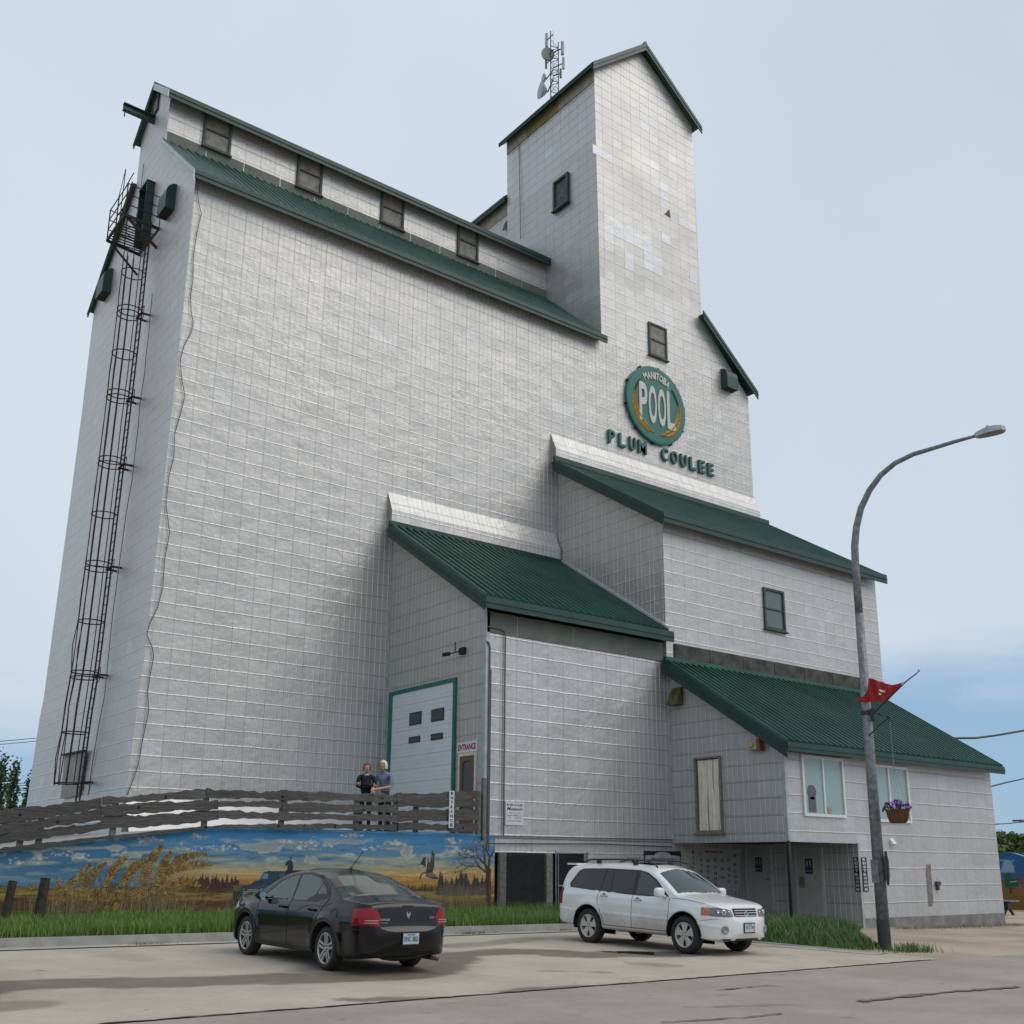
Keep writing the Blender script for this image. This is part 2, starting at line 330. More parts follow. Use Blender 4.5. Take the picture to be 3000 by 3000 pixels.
# --- roofs
def slab(mb, A, B, C, Dd, th=.1, ribs=.305, rw=.045, rh=.05, mat=0, uv=True):
    """A,B eave edge; Dd,C top edge; standing ribs run from eave to top"""
    A, B, C, Dd = [np.asarray(p, float) for p in (A, B, C, Dd)]; n = unit(np.cross(B-A, Dd-A)); n = n if n[2] > 0 else -n
    d = -n*th
    mb.add([A, B, C, Dd, A+d, B+d, C+d, Dd+d], [(0, 1, 2, 3), (7, 6, 5, 4), (0, 4, 5, 1), (1, 5, 6, 2), (2, 6, 7, 3), (3, 7, 4, 0)], mat)
    if ribs:
        L = np.linalg.norm(B-A); k = int(L/ribs)
        for i in range(k+1):
            t = min(1, max(0, (i*ribs+.03)/L)); a = A+(B-A)*t; b = Dd+(C-Dd)*t; dd = unit(b-a); sd = unit(np.cross(dd, n))
            if t > .995: break
            w0, w1 = rw, rw*.45
            vs = [a-sd*w0, a+sd*w0, a+sd*w1+n*rh, a-sd*w1+n*rh, b-sd*w0, b+sd*w0, b+sd*w1+n*rh, b-sd*w1+n*rh]
            mb.add(vs, [(0, 1, 2, 3), (7, 6, 5, 4), (1, 5, 6, 2), (3, 7, 4, 0), (2, 6, 7, 3)], mat)
mb = MB()
slab(mb, (-.13, -.32, 23.66), (18.12, -.32, 23.66), (18.12, M1, 27.3), (-.13, M1, 27.3), .09)
slab(mb, (-.13, YD+.2, 23.66), (18.12, YD+.2, 23.66), (18.12, M2, 27.3), (-.13, M2, 27.3), .09, 0)
part(mb, 'main_roof', M_GREEN)
mb = MB()
slab(mb, (-.15, M1-.35, 29.2), (XT0-.05, M1-.35, 29.2), (XT0-.05, (M1+M2)/2, 30.75), (-.15, (M1+M2)/2, 30.75), .09)
slab(mb, (-.15, M2+.3, 29.2), (XT0-.05, M2+.35, 29.2), (XT0-.05, (M1+M2)/2, 30.75), (-.15, (M1+M2)/2, 30.75), .09, 0)
mb.tube([(-.2, (M1+M2)/2, 30.78), (XT0-.05, (M1+M2)/2, 30.78)], .07, 6)
part(mb, 'upper_roof', M_GREEN)
mb = MB(); e0, e1, rx = XT0z(HT)-.33, XT1z(HT)+.33, 21.05
slab(mb, (e0, DT+.2, HT-.18), (e0, -.32, HT-.18), (rx, -.32, 40.38), (rx, DT+.2, 40.38), .1)
slab(mb, (e1, -.32, HT-.12), (e1, DT+.2, HT-.12), (rx, DT+.2, 40.38), (rx, -.32, 40.38), .1)
mb.tube([(rx, -.36, 40.42), (rx, DT+.2, 40.42)], .09, 6)
part(mb, 'tower_roof', M_GREEN)
mb = MB()
slab(mb, (XT0-.3, YD+.2, 34.35), (XT0-.3, DT, 34.35), (21.2, DT, 37.1), (21.2, YD+.2, 37.1), .1)
slab(mb, (XT1+.3, DT, 34.35), (XT1+.3, YD+.2, 34.35), (21.2, YD+.2, 37.1), (21.2, DT, 37.1), .1, 0)
part(mb, 'rear_tower_roof', M_GREEN)
mb = MB(); slab(mb, (XM+.3, -.32, 24.0), (XM+.3, YD, 24.0), (XT1-.1, YD, 27.05), (XT1-.1, -.32, 27.05), .1); part(mb, 'shoulder_roof', M_GREEN)
mb = MB(); slab(mb, (15.2, -6.2, 13.50), (28.42, -6.2, 13.50), (28.42, -.33, 17.25), (15.2, -.33, 17.25), .09, .305, .02, .025); part(mb, 'annex_upper_roof', M_GREEN)
mb = MB(); slab(mb, (7.74, -6.05, 9.3), (15.62, -6.05, 9.3), (15.54, -.33, 12.98), (7.74, -.33, 12.98), .09, .305, .045, .10); part(mb, 'driveway_roof', M_GREEN)
mb = MB(); slab(mb, (15.4, -10.75, 5.16), (27.72, -10.75, 5.16), (27.72, -5.86, 8.33), (15.4, -5.86, 8.33), .09, .305, .045, .10); part(mb, 'office_roof', M_GREEN)
# --- fascias, rakes and flashings
def fascia(pts, h, t=.05, dirv=(0, -1, 0), name='fascia', mat=None, drop=0.):
    mb = MB(); dirv = unit(dirv)*t
    for a, b in zip(pts, pts[1:]):
        a, b = np.asarray(a, float)-V(0, 0, drop), np.asarray(b, float)-V(0, 0, drop)
        mb.prism([a, b, b-V(0, 0, h), a-V(0, 0, h)], dirv)
        q = a-V(0, 0, h*.55)+dirv; r = b-V(0, 0, h*.55)+dirv
        mb.prism([q, r, r+V(0, 0, .03), q+V(0, 0, .03)], dirv*.5)
    return part(mb, name, mat or M_GREEND)
fascia([(-.15, -.33, 23.68), (18.15, -.33, 23.68)], .34)
fascia([(-.17, M1-.36, 29.22), (XT0-.05, M1-.36, 29.22)], .36)
fascia([(e0-.01, DT+.2, HT-.16), (e0-.01, -.33, HT-.16)], .22, dirv=(-1, 0, 0))
fascia([(e0-.04, -.33, HT-.16), (rx, -.33, 40.4), (e1+.04, -.33, HT-.1)], .42)
fascia([(XT0-.31, YD+.2, 34.36), (XT0-.31, DT, 34.36)], .3, dirv=(-1, 0, 0))
fascia([(XT1-.25, -.33, 27.1), (XM+.32, -.33, 24.0)], .42)
fascia([(15.17, -6.21, 13.52), (28.44, -6.21, 13.52)], .38)
fascia([(7.71, -6.06, 9.32), (15.66, -6.06, 9.32)], .36)
fascia([(15.37, -10.76, 5.18), (27.74, -10.76, 5.18)], .27)
fascia([(15.19, -6.24, 13.50), (15.19, -.31, 17.27)], .48, dirv=(-1, 0, 0), name='rake_board')
fascia([(7.73, -6.09, 9.3), (7.73, -.31, 13.0)], .42, dirv=(-1, 0, 0), name='rake_board')
fascia([(15.39, -10.79, 5.16), (15.39, -5.83, 8.36)], .46, dirv=(-1, 0, 0), name='rake_board')
fascia([(-.14, -.36, 23.64), (-.14, M1, 27.32)], .38, dirv=(-1, 0, 0), name='rake_flashing', mat=M_FLASH)
fascia([(-.14, YD+.22, 23.64), (-.14, M2, 27.32)], .26, dirv=(-1, 0, 0), name='rake_board', mat=M_GREENW)
fascia([(-.16, M1-.38, 29.18), (-.16, (M1+M2)/2, 30.78)], .30, dirv=(-1, 0, 0), name='rake_flashing', mat=M_FLASH)
fascia([(-.16, M2+.3, 29.22), (-.16, (M1+M2)/2, 30.76)], .24, dirv=(-1, 0, 0), name='rake_board', mat=M_GREENW)
mb = MB()
mb.box((15.15, -.42, 17.22), (28.3, -.30, 17.42)); part(mb, 'head_flashing', M_GREEND)
mb = MB(); mb.box((7.7, -.42, 12.95), (15.55, -.30, 13.14)); part(mb, 'head_flashing', M_GREEND)
mb = MB(); mb.box((15.36, -5.99, 8.28), (27.7, -5.86, 8.46)); part(mb, 'head_flashing', M_GREEN)
mb = MB(); mb.bar((15.50, -.36, 13.12), (15.50, -6.0, 9.47), .12, .07); part(mb, 'side_flashing', simple('pale_flashing', (.55, .57, .58), .4, .3))
mb = MB()      # grey-green strip along the foot of the upper wall
for i in range(12):
    x0 = .02+i*1.51; mb.box((x0, M1-.035, 27.12), (min(x0+1.47, XT0-.05), M1-.005, 27.7), 0)
mb.box((0.0, M1-.02, 27.12), (XT0-.05, M1-.004, 27.68), 1)
part(mb, 'foot_flashing', [M_FRZ, M_FLASH])
# --- annexe walls
mb = MB(); wall_y(mb, D1, [(XA0, 8.2), (XA1, 8.2), (XA1, HA+.2), (XA0, HA+.2)]); part(mb, 'annex_upper_wall', M_A1)
mb = MB(); wall_x(mb, XA0, [(0, 8.2), (0, 17.2), (D1, HA+.35), (D1, 8.2)][::-1]); part(mb, 'annex_side_wall', M_A1L)
mb = MB(); mb.add([(XA1, D1, -.6), (XA1, 0, -.6), (XA1, 0, 17.2), (XA1, D1, HA+.35)], [(0, 1, 2, 3)], 0, [(0, 0), (5.8, 0), (5.8, 17), (0, 13)]); part(mb, 'annex_far_wall', M_A1)
mb = MB()      # driveway front: opening x 8.45..11.85 below z 1.93
wall_y(mb, D2, [(XB0, ZB), (XC+.02, ZB), (XC+.02, HB-.6), (XB0, HB-.6)])
wall_y(mb, D2, [(8.38, 1.93), (11.85, 1.93), (11.85, ZB), (8.38, ZB)])
wall_y(mb, D2, [(11.85, -.5), (XE, -.5), (XE, ZB), (11.85, ZB)])
part(mb, 'driveway_front_wall', M_A2)
mb = MB()
for i, (a, b) in enumerate([(8.06, 9.2), (9.23, 11.45), (11.48, 13.75), (13.78, 15.68)]): mb.box((a, D2-.03, 8.33), (b, D2, 8.97), 0)
mb.box((XB0, D2-.012, 8.33), (XC, D2+.01, 8.97), 1)
part(mb, 'frieze', [M_FRZ, M_WHITE])
mb = MB()
for i in range(7):
    a = 15.95+i*1.76; mb.box((a, D1-.04, 8.36), (a+1.73, D1-.002, 8.99))
mb.box((15.9, D1-.02, 8.36), (28.15, D1-.001, 8.97)); part(mb, 'stained_frieze', M_FRZD)
mb = MB()
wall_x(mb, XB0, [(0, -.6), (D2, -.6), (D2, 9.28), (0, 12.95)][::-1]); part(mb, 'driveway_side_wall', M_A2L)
mb = MB(); wall_y(mb, D3, [(XC, ZS), (XE, ZS), (XE, HC), (XC, HC)]); wall_y(mb, D3, [(XE, -.9), (XD, -.9), (XD, HC+.05), (XE, HC+.05)])
part(mb, 'office_front_wall', M_A3)
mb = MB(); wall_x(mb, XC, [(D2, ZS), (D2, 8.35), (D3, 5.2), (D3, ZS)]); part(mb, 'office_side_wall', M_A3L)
mb = MB(); mb.add([(XD, D3, -.9), (XD, D1, -.9), (XD, D1, 8.3), (XD, D3, 5.1)], [(0, 1, 2, 3)], 0, [(0, 0), (4.6, 0), (4.6, 8), (0, 5)]); part(mb, 'office_far_wall', M_A3)
mb = MB(); wall_x(mb, XE, [(D2, -.6), (D2, ZS+.05), (D3, ZS+.05), (D3, -.6)]); part(mb, 'recess_wall', M_A3L)
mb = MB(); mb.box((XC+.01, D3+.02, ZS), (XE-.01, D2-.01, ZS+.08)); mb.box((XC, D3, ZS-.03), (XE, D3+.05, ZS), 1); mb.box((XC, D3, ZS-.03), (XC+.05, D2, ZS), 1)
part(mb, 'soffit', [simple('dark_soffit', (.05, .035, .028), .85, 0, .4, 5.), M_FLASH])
# corner trims and bottom trims
M_CT = simple('pale_green_trim', (.40, .45, .45), .5, .2, .2, 3.)
for b_ in [((XB0-.03, D2-.03, ZB), (XB0+.10, D2, HB)), ((XB0-.03, D2, ZB), (XB0, D2+.12, HB)), ((XC-.05, D2-.06, ZB), (XC, D2, 7.9)), ((XC-.02, D3-.02, ZS), (XC+.08, D3, HC)), ((XC-.02, D3, ZS), (XC, D3+.1, HC)),
           ((XB0-.05, -.06, 2.4), (XB0, 0, 12.6)), ((XE-.03, D3-.02, -.3), (XE+.07, D3, ZS)), ((XA0-.05, -.06, 13), (XA0, 0, 17))]: part(MB().box(*b_), 'corner_trim', M_CT)
mb = MB(); mb.tube([(XB0+.15, D2-.04, 2.40), (XC, D2-.04, 2.43)], .02, 6); mb.box((XB0+.02, D2-.02, 2.33), (XC, D2, 2.36)); part(mb, 'base_conduit', M_STEEL)
# --- skirts where the cladding kicks out over the annexe roofs, and at the foot of the wall
def skirt(x0, x1, zt, zb, out=.3, run=.75, name='skirt', mat=None, cap=True, n=6):
    mb = MB(); pr = [(0., zt)]
    for i in range(1, n+1):
        t = i/n; pr.append((-out*(t**1.25), zt-run*t))
    pr.append((-out-.01, zb))
    L = 0; us = [0]
    for a, b in zip(pr, pr[1:]): L += math.hypot(a[0]-b[0], a[1]-b[1]); us.append(L)
    rg = random.Random(int(zt*7)); k = int((x1-x0)/.31); xs = [x0+(x1-x0)*i/k for i in range(k+1)]
    rows = [[(x, y-.001-(0 if i in (0, len(pr)-1) else rg.uniform(0, .02)), z) for i, (y, z) in enumerate(pr)] for x in xs]
    for i in range(k):
        for j in range(len(pr)-1):
            mb.quad(rows[i][j+1], rows[i+1][j+1], rows[i+1][j], rows[i][j], 0, [(xs[i], -us[j+1]), (xs[i+1], -us[j+1]), (xs[i+1], -us[j]), (xs[i], -us[j])])
    if cap: mb.add([(x0, y, z) for y, z in pr]+[(x0, 0, zb)], [tuple(range(len(pr)+1))], 1)
    if cap: mb.add([(x1, y, z) for y, z in pr]+[(x1, 0, zb)], [tuple(range(len(pr), -1, -1))], 1)
    return part(mb, name, [mat or M_SKIRT, M_TAN])
skirt(7.82, 15.5, 14.34, 12.95); skirt(15.28, XM+.05, 18.55, 17.25)
skirt(-.3, XB0-.02, 3.35, 1.9, .55, .95, 'base_skirt', simple('bright_base_sheet', (.6, .6, .6), .45, .3, .06, 2.), False)  # paler sheet: sky reflection on the flare is put into the colour
mb = MB(); mb.box((XB0+.02, D2+.3, 1.85), (XC, -.02, 1.93)); mb.box((XB0+.02, -3.3, -.6), (XC, -3.2, 1.86)); part(mb, 'driveway_floor', simple('dark_oily_timber', (.022, .022, .020), .9, 0, .4, 4.))  # near-black slab and added back wall paint in the shade of the opening
# --- windows
def rect_on(plane, c, px):
    q = [(onx if plane == 'x' else ony)(*p, c) for p in px]; k = 1 if plane == 'x' else 0
    a = sorted(p[k] for p in q); z = sorted(p[2] for p in q)
    return (a[0]+a[1])/2, (a[2]+a[3])/2, (z[0]+z[1])/2, (z[2]+z[3])/2
def window(plane, c, px=None, r=None, fw=.09, pm=None, fm=None, mull=(0, 1), label=None, name='window', sill=True, depth=.07):
    a0, a1, z0, z1 = r if r else rect_on(plane, c, px)
    P = (lambda a, o, z: (c-o, a, z)) if plane == 'x' else (lambda a, o, z: (a, c-o, z))
    mb = MB(); o = depth
    mb.box(P(a0, 0, z1-fw), P(a1, o, z1)); mb.box(P(a0, 0, z0), P(a1, o, z0+fw)); mb.box(P(a0, 0, z0+fw), P(a0+fw, o, z1-fw)); mb.box(P(a1-fw, 0, z0+fw), P(a1, o, z1-fw))
    nv, nh = mull
    for i in range(nv): a = a0+(a1-a0)*(i+1)/(nv+1); mb.box(P(a-.035, .012, z0+fw), P(a+.035, o*.8, z1-fw))
    for i in range(nh): z = z0+(z1-z0)*(i+1)/(nh+1); mb.box(P(a0+fw, .012, z-.025), P(a1-fw, o*.8, z+.025))
    if sill: mb.box(P(a0-.05, 0, z0-.06), P(a1+.05, o+.06, z0))
    w_ = part(mb, name, fm or M_GREENW, label)
    mb = MB(); mb.box(P(a0+fw-.005, .004, z0+fw-.005), P(a1-fw+.005, .012, z1-fw+.005)); part(mb, 'pane', pm or M_BOARD, parent=w_)
    return w_, (a0, a1, z0, z1), P
for px in [((602, 323), (680, 357), (673, 460), (589, 427)), ((875, 443), (947, 474), (939, 577), (864, 546)), ((1119, 554), (1184, 582), (1180, 678), (1111, 652)), ((1342, 652), (1400, 675), (1399, 772), (1336, 748))]:
    window('y', M1, px, depth=.09)
window('x', 17.975, ((1624, 538), (1666, 506), (1670, 590), (1625, 624)), fm=M_GREEND, mull=(0, 0), pm=M_WOODX, fw=.12, depth=.12, label='open green framed window in the tower flank')
window('y', 0, ((1897, 944), (1950, 963), (1954, 1058), (1901, 1040)), fm=M_GREENW)
M_GLASS = NT('window_glass').set((.10, .14, .14), .12, 0., Specular_IOR_Level=.7)
window('y', D1, ((2234, 1722), (2292, 1733), (2301, 1852), (2239, 1842)), pm=M_GLASS, label='dusty glazed window with weathered green frame')
window('x', 0, ((450, 300), (468, 277), (466, 322), (450, 342)), mull=(0, 0), fw=.05, sill=False, name='gable_hatch')
def blinds(name):
    s = NT(name); u = s.node('ShaderNodeTexCoord'); sp = s.node('ShaderNodeSeparateXYZ'); s.t.links.new(u.outputs['Object'], sp.inputs[0])
    f = s.math('FRACT', s.math('MULTIPLY', sp.outputs[2], 28.)); c = s.mix(s.mr(f, .0, .25, 1, 0, True), (.30, .42, .42), (.17, .25, .26))
    return s.set(c, .18, 0., Specular_IOR_Level=.8)
M_BLIND = blinds('window_with_blinds')
M_VINYL = simple('white_vinyl', (.72, .72, .72), .35, 0, .03)
w1, r1, P1 = window('y', D3, ((2345, 2208), (2467, 2226), (2476, 2399), (2353, 2388)), pm=M_BLIND, fm=M_VINYL, mull=(1, 0), fw=.085, sill=False, label='white framed slider window with closed blinds and a parking meter cutout', depth=.06)
w2, r2_, P2 = window('y', D3, r=(ony(2543, 2300, D3)[0], ony(2658, 2300, D3)[0], ony(2664, 2412, D3)[2], ony(2652, 2249, D3)[2]), pm=M_BLIND, fm=M_VINYL, mull=(1, 0), fw=.085, sill=False, label='white framed slider window behind the lamp post')
mb = MB()      # grey cut-out leaning in the first window, small notice
a0, a1, z0, z1 = r1; wd = a1-a0; cx = a0+wd*.21; yy = D3-.018
mb.lathe([(.0, 0), (.21, 0), (.21, .012), (0, .012)], (cx, yy+.004, z0+.73), (0, -1, 0), 20)
mb.box((cx-.17, yy-.010, z0+.13), (cx+.17, yy+.002, z0+.58)); mb.box((cx-.1, yy-.010, z0+.5), (cx+.1, yy+.002, z0+.62))
part(mb, 'cutout', simple('grey_plaster', (.11, .115, .14), .7), parent=w1)
mb = MB(); mb.box((a0+wd*.54, yy-.004, z0+.1), (a0+wd*.66, yy+.002, z0+.3)); part(mb, 'notice', M_TAN, parent=w1)
mb = MB(); text(mb, '1224', (cx, yy-.014, z0+.73), (1, 0, 0), (0, 0, 1), .1, .26); part(mb, 'cutout_number', simple('mid_grey_letters', (.22, .22, .25)), parent=w1)
# curtained opening in the side wall of the office
wc_, rc, PC_ = window('x', XC, ((2037, 2220), (2112, 2215), (2124, 2439), (2043, 2440)), pm=simple('dark_room', (.10, .085, .06)), fm=simple('bare_weathered_frame', (.20, .18, .15), .8, 0, .3, 8.), mull=(0, 0), fw=.06, label='narrow window with a cream curtain hanging in it', depth=.08)
mb = MB(); a0, a1, z0, z1 = rc; cols = 44; M = 12
def cy(i): return a0+.11+(a1-a0-.22)*i/cols
pts = [[(XC-.03-.010*math.sin(i*.95)-.012*math.sin(i*.37+j*.2), cy(i)+.03*math.sin(j*.5)*math.sin(i*.14), z1-.1-(z1-z0-.17)*j/M) for j in range(M+1)] for i in range(cols+1)]
for i in range(cols):
    for j in range(M): mb.quad(pts[i][j], pts[i][j+1], pts[i+1][j+1], pts[i+1][j])
part(mb, 'curtain', simple('cream_curtain', (.74, .67, .55), .9, 0, .1, 4.), parent=wc_, smooth=True)
# --- doors
M_GDOOR = simple('white_sectional_door', (.62, .66, .68), .4, 0, .04, 2.)
gy0, gy1, gz0, gz1 = -4.21+.0, -.28, 2.43, 7.15
mb = MB(); X = XB0
mb.box((X-.07, gy1-.22, gz0), (X, gy1, gz1-.13)); mb.box((X-.07, gy0, gz1-.13), (X, gy1, gz1)); mb.box((X-.07, gy0, gz0), (X, gy0+.13, gz1-.13)); gd = part(mb, 'garage_door', simple('teal_door_frame', (.015, .13, .11), .5, 0, .3, 4.), 'tall white sectional door in a teal frame')
mb = MB(); nP = 11; hh = (gz1-.13-gz0)/nP
for i in range(nP):
    mb.box((X-.045, gy0+.13, gz0+i*hh+.008), (X-.01, gy1-.22, gz0+(i+1)*hh)); 
    for q in range(1, 3): mb.box((X-.05, gy0+.13, gz0+i*hh+hh*q/3-.006), (X-.045, gy1-.22, gz0+i*hh+hh*q/3+.006))
mb.box((X-.012, gy0+.13, gz0), (X-.004, gy1-.22, gz1-.13)); part(mb, 'door_panel', M_GDOOR, parent=gd)
for px in [((1200, 2090), (1235, 2083), (1235, 2120), (1200, 2127)), ((1264, 2079), (1302, 2073), (1300, 2109), (1264, 2116)), ((1198, 2160), (1231, 2155), (1231, 2174), (1198, 2178)), ((1263, 2151), (1298, 2146), (1297, 2164), (1263, 2170))]:
    y0_, y1_, z0_, z1_ = rect_on('x', X-.05, px); mb = MB()
    mb.box((X-.065, y0_, z0_), (X-.05, y1_, z1_)); mb.box((X-.07, y0_+.04, z0_+.04), (X-.064, y1_-.04, z1_-.04), 1)
    part(mb, 'door_window', [M_BLACK, NT('dark_glass_%d' % px[0][0]).set((.05, .055, .06), .1)], parent=gd)
ey0, ey1, ez1 = -5.33, -4.42, onx(1370, 2206, X)[2]
mb = MB(); mb.box((X-.06, ey0, 2.4), (X, ey0+.08, ez1-.09)); mb.box((X-.06, ey1-.08, 2.4), (X, ey1, ez1-.09)); mb.box((X-.06, ey0, ez1-.09), (X, ey1, ez1)); ed = part(mb, 'entrance_door', simple('cream_door_frame', (.6, .56, .47), .6), 'brown screen door in a cream frame')
mb = MB(); mbr = .11
mb.box((X-.05, ey0+.09, 2.42), (X-.01, ey0+.09+mbr, ez1-.1)); mb.box((X-.05, ey1-.09-mbr, 2.42), (X-.01, ey1-.09, ez1-.1)); mb.box((X-.05, ey0+.09+mbr, ez1-.23), (X-.01, ey1-.09-mbr, ez1-.1)); mb.box((X-.05, ey0+.09+mbr, 2.42), (X-.01, ey1-.09-mbr, 3.1))
for s_, yy0 in ((1, ey0+.2), (-1, ey1-.2)):
    mb.prism([(X-.045, yy0, ez1-.40), (X-.045, yy0+s_*.04, ez1-.30), (X-.045, yy0+s_*.14, ez1-.235), (X-.045, yy0, ez1-.235)], (.02, 0, 0))
part(mb, 'screen_frame', simple('brown_stained_wood', (.16, .075, .045), .6, 0, .2), parent=ed)
mb = MB(); mb.box((X-.02, ey0+.1, 2.5), (X-.006, ey1-.1, ez1-.15)); part(mb, 'screen', NT('grey_screen').set((.07, .08, .085), .35), parent=ed)
M_DOOR = simple('grey_beige_door', (.42, .41, .37), .6, 0, .08, 3.)
M_SIGNBLUE = simple('dark_blue_sign', (.012, .018, .06), .35)
M_SYM = simple('pale_sign_symbols', (.45, .5, .55), .5)
for k, (a, b) in enumerate([((2183, 2478), (2262, 2479)), ((2328, 2484), (2410, 2484))]):
    p, q = onx(*a, XE), onx(*b, XE); y1_, y0_ = p[1], q[1]; zt = max(p[2], q[2])+.02; zb_ = zt-2.13
    mb = MB(); X = XE
    mb.box((X-.05, y0_, zb_), (X, y0_+.1, zt-.1)); mb.box((X-.05, y1_-.1, zb_), (X, y1_, zt-.1)); mb.box((X-.05, y0_, zt-.1), (X, y1_, zt))
    dr = part(mb, 'restroom_door', simple('pale_door_trim_%d' % k, (.50, .49, .45), .6), ['grey beige restroom door nearer the town board', 'grey beige restroom door beside the black post'][k])
    mb = MB(); mb.box((X-.03, y0_+.11, zb_+.01), (X-.005, y1_-.11, zt-.11)); part(mb, 'door_leaf', M_DOOR, parent=dr)
    hy = (y0_+.2) if k == 0 else (y1_-.2)
    mb = MB(); mb.tube([(X-.03, hy, zb_+1.0), (X-.09, hy, zb_+1.0)], .025, 8); mb.blob((X-.1, hy, zb_+1.0), .035)
    if k: mb.box((X-.035, y1_-.34, zb_+.85), (X-.03, y1_-.13, zb_+1.2))
    part(mb, 'door_handle', M_STEEL, parent=dr)
    ym = (y0_+y1_)/2+.0; zc = zt-.62 if k == 0 else zt-.58
    mb = MB(); mb.box((X-.045, ym-.14, zc-.26), (X-.03, ym+.14, zc+.22)); ps = mb.build('restroom_plaque', M_SIGNBLUE, None, ['dark blue restroom plaque on the door nearer the town board', 'dark blue restroom plaque on the door beside the black post'][k], 'sign')
    for s_ in (-1, 1):
        mb = MB(); yc = ym-s_*.062; mb.lathe([(0, 0), (.02, 0), (.02, .004), (0, .004)], (X-.046, yc, zc+.155), (-1, 0, 0), 10)
        w0 = .035 if s_ < 0 else .022
        mb.add([(X-.049, yc+.018, zc+.13), (X-.049, yc-.018, zc+.13), (X-.049, yc-w0-.006, zc+.02), (X-.049, yc+w0+.006, zc+.02)], [(0, 1, 2, 3)]); mb.box((X-.049, yc-.015, zc-.05), (X-.047, yc+.015, zc+.06)); part(mb, 'pictogram', M_SYM, parent=ps)
    mb = MB()
    text(mb, 'RESTROOM', (X-.049, ym, zc-.17), (0, -1, 0), (0, 0, 1), .045, .2); part(mb, 'plaque_lettering', M_SYM, parent=ps)
# --- black post and its plinth under the overhang
mb = MB(); g0 = .02; mb.box((XC+.03, D3+.03, g0), (XC+.13, D3+.13, ZS)); part(mb, 'porch_post', M_BLACK)
mb = MB(); gg = ground(XC, D3); mb.box((XC-.2, D3-.15, gg-.1), (XC+.34, D3+.33, g0-.03)); mb.box((XC-.22, D3-.17, g0-.03), (XC+.36, D3+.35, g0), 1); part(mb, 'post_plinth', [simple('pale_concrete_block', (.36, .33, .28), .85, 0, .15, 5.), simple('brown_board', (.22, .11, .06), .7)])
# --- frieze boards under the tower eave, missing sheets
mb = MB()
X = XT0z(37.2)-.03
for (a, b, m) in [(6.66, onx(1543, 360, X)[1], M_TAN), (onx(1543, 360, X)[1], onx(1636, 290, X)[1], M_OLIVE), (onx(1636, 290, X)[1], -.01, M_TAN)]: part(MB().box((X-.01, a-.004, 36.8), (X+.04, b+.004, 37.45)), 'eave_board', m)
part(MB().box((XT0-.03, DT, 33.5), (XT0, YD, 34.2)), 'eave_board', M_TAN)
q = [onx(x, y, XT0-.12) for x, y in ((1521, 618), (1519, 672), (1500, 681), (1493, 665), (1472, 678), (1477, 655), (1490, 640))]
mb = MB(); mb.prism(q, (.01, 0, 0)); part(mb, 'exposed_boards', M_WOODX)
q = [ony(x, y, -.012) for x, y in ((1947, 627), (1961, 613), (1965, 639))]; mb = MB(); mb.prism(q, (0, .01, 0), 0); part(mb, 'exposed_boards', M_WOODX)
RP = [((1758, 625), (1796, 742)), ((1796, 640), (1828, 700)), ((1826, 652), (1905, 735)), ((1828, 735), (1858, 796)), ((1885, 742), (1937, 800)), ((1983, 628), (2031, 690)), ((1925, 528), (1950, 580)), ((2018, 792), (2050, 845)), ((1750, 430), (1787, 476)), ((1935, 680), (1960, 712))]
for (p0, p1) in RP:
    a, b = ony(*p0, 0), ony(*p1, 0); x0, x1 = round(a[0]/.613)*.613, max(round(b[0]/.613), round(a[0]/.613)+1)*.613; z1, z0 = round(a[2]/.47)*.47, min(round(b[2]/.47), round(a[2]/.47)-1)*.47
    mb = MB(); wall_y(mb, -.004, [(x0, z0), (x1, z0), (x1, z1), (x0, z1)]); part(mb, 'replacement_sheet', MATS.get('new_sheet_siding') or siding('new_sheet_siding', row=.47, base=(.60, .61, .635), rib=.3, metal=.4, patch=0))
# --- crane beam at the gable
mb = MB(); a = onx(453, 352, 0.); b = V(-1.2, a[1], a[2]+.02)
for dz in (-.13, .13): mb.bar(a+V(0, 0, dz), b+V(0, 0, dz), .2, .03)
mb.bar(a, b, .03, .26); mb.bar(b+V(.08, 0, -.15), b+V(.08, 0, -.4), .04, .04); part(mb, 'crane_beam', M_GREEND)
# --- hooded green vents
def hood(plane, c, px, d=.5, mat=M_GREEND, name='vent_hood', label=None):
    a0, a1, z0, z1 = rect_on(plane, c, px); P = (lambda a, o, z: (c-o, a, z)) if plane == 'x' else (lambda a, o, z: (a, c-o, z))
    mb = MB(); prof = [(0, z0), (d, z0)]+[(d*math.cos(t), z1-(z1-z0)*.42+(z1-z0)*.42*math.sin(t)) for t in np.linspace(0, math.pi/2, 7)]
    mb.prism([P(a0, o, z) for o, z in prof], np.array(P(a1, 0, 0))-np.array(P(a0, 0, 0)), 0)
    mb.box(P(a0+.04, .03, z0-.004), P((a0+a1)/2-.02, d-.04, z0+.01), 1); mb.box(P((a0+a1)/2+.02, .03, z0-.004), P(a1-.04, d-.04, z0+.01), 1)
    return part(mb, name, [mat, M_DARK], label)
hood('x', 0, ((491, 566), (516, 556), (512, 622), (491, 632)), .34)
hood('x', 0, ((309, 812), (330, 798), (326, 862), (309, 872)), .34)
hood('y', 0, ((2112, 1083), (2143, 1094), (2143, 1150), (2112, 1141)), .4)
mb = MB(); a0, a1, z0, z1 = rect_on('x', XC, ((1975, 2016), (2004, 2013), (2000, 2068), (1970, 2068))); 
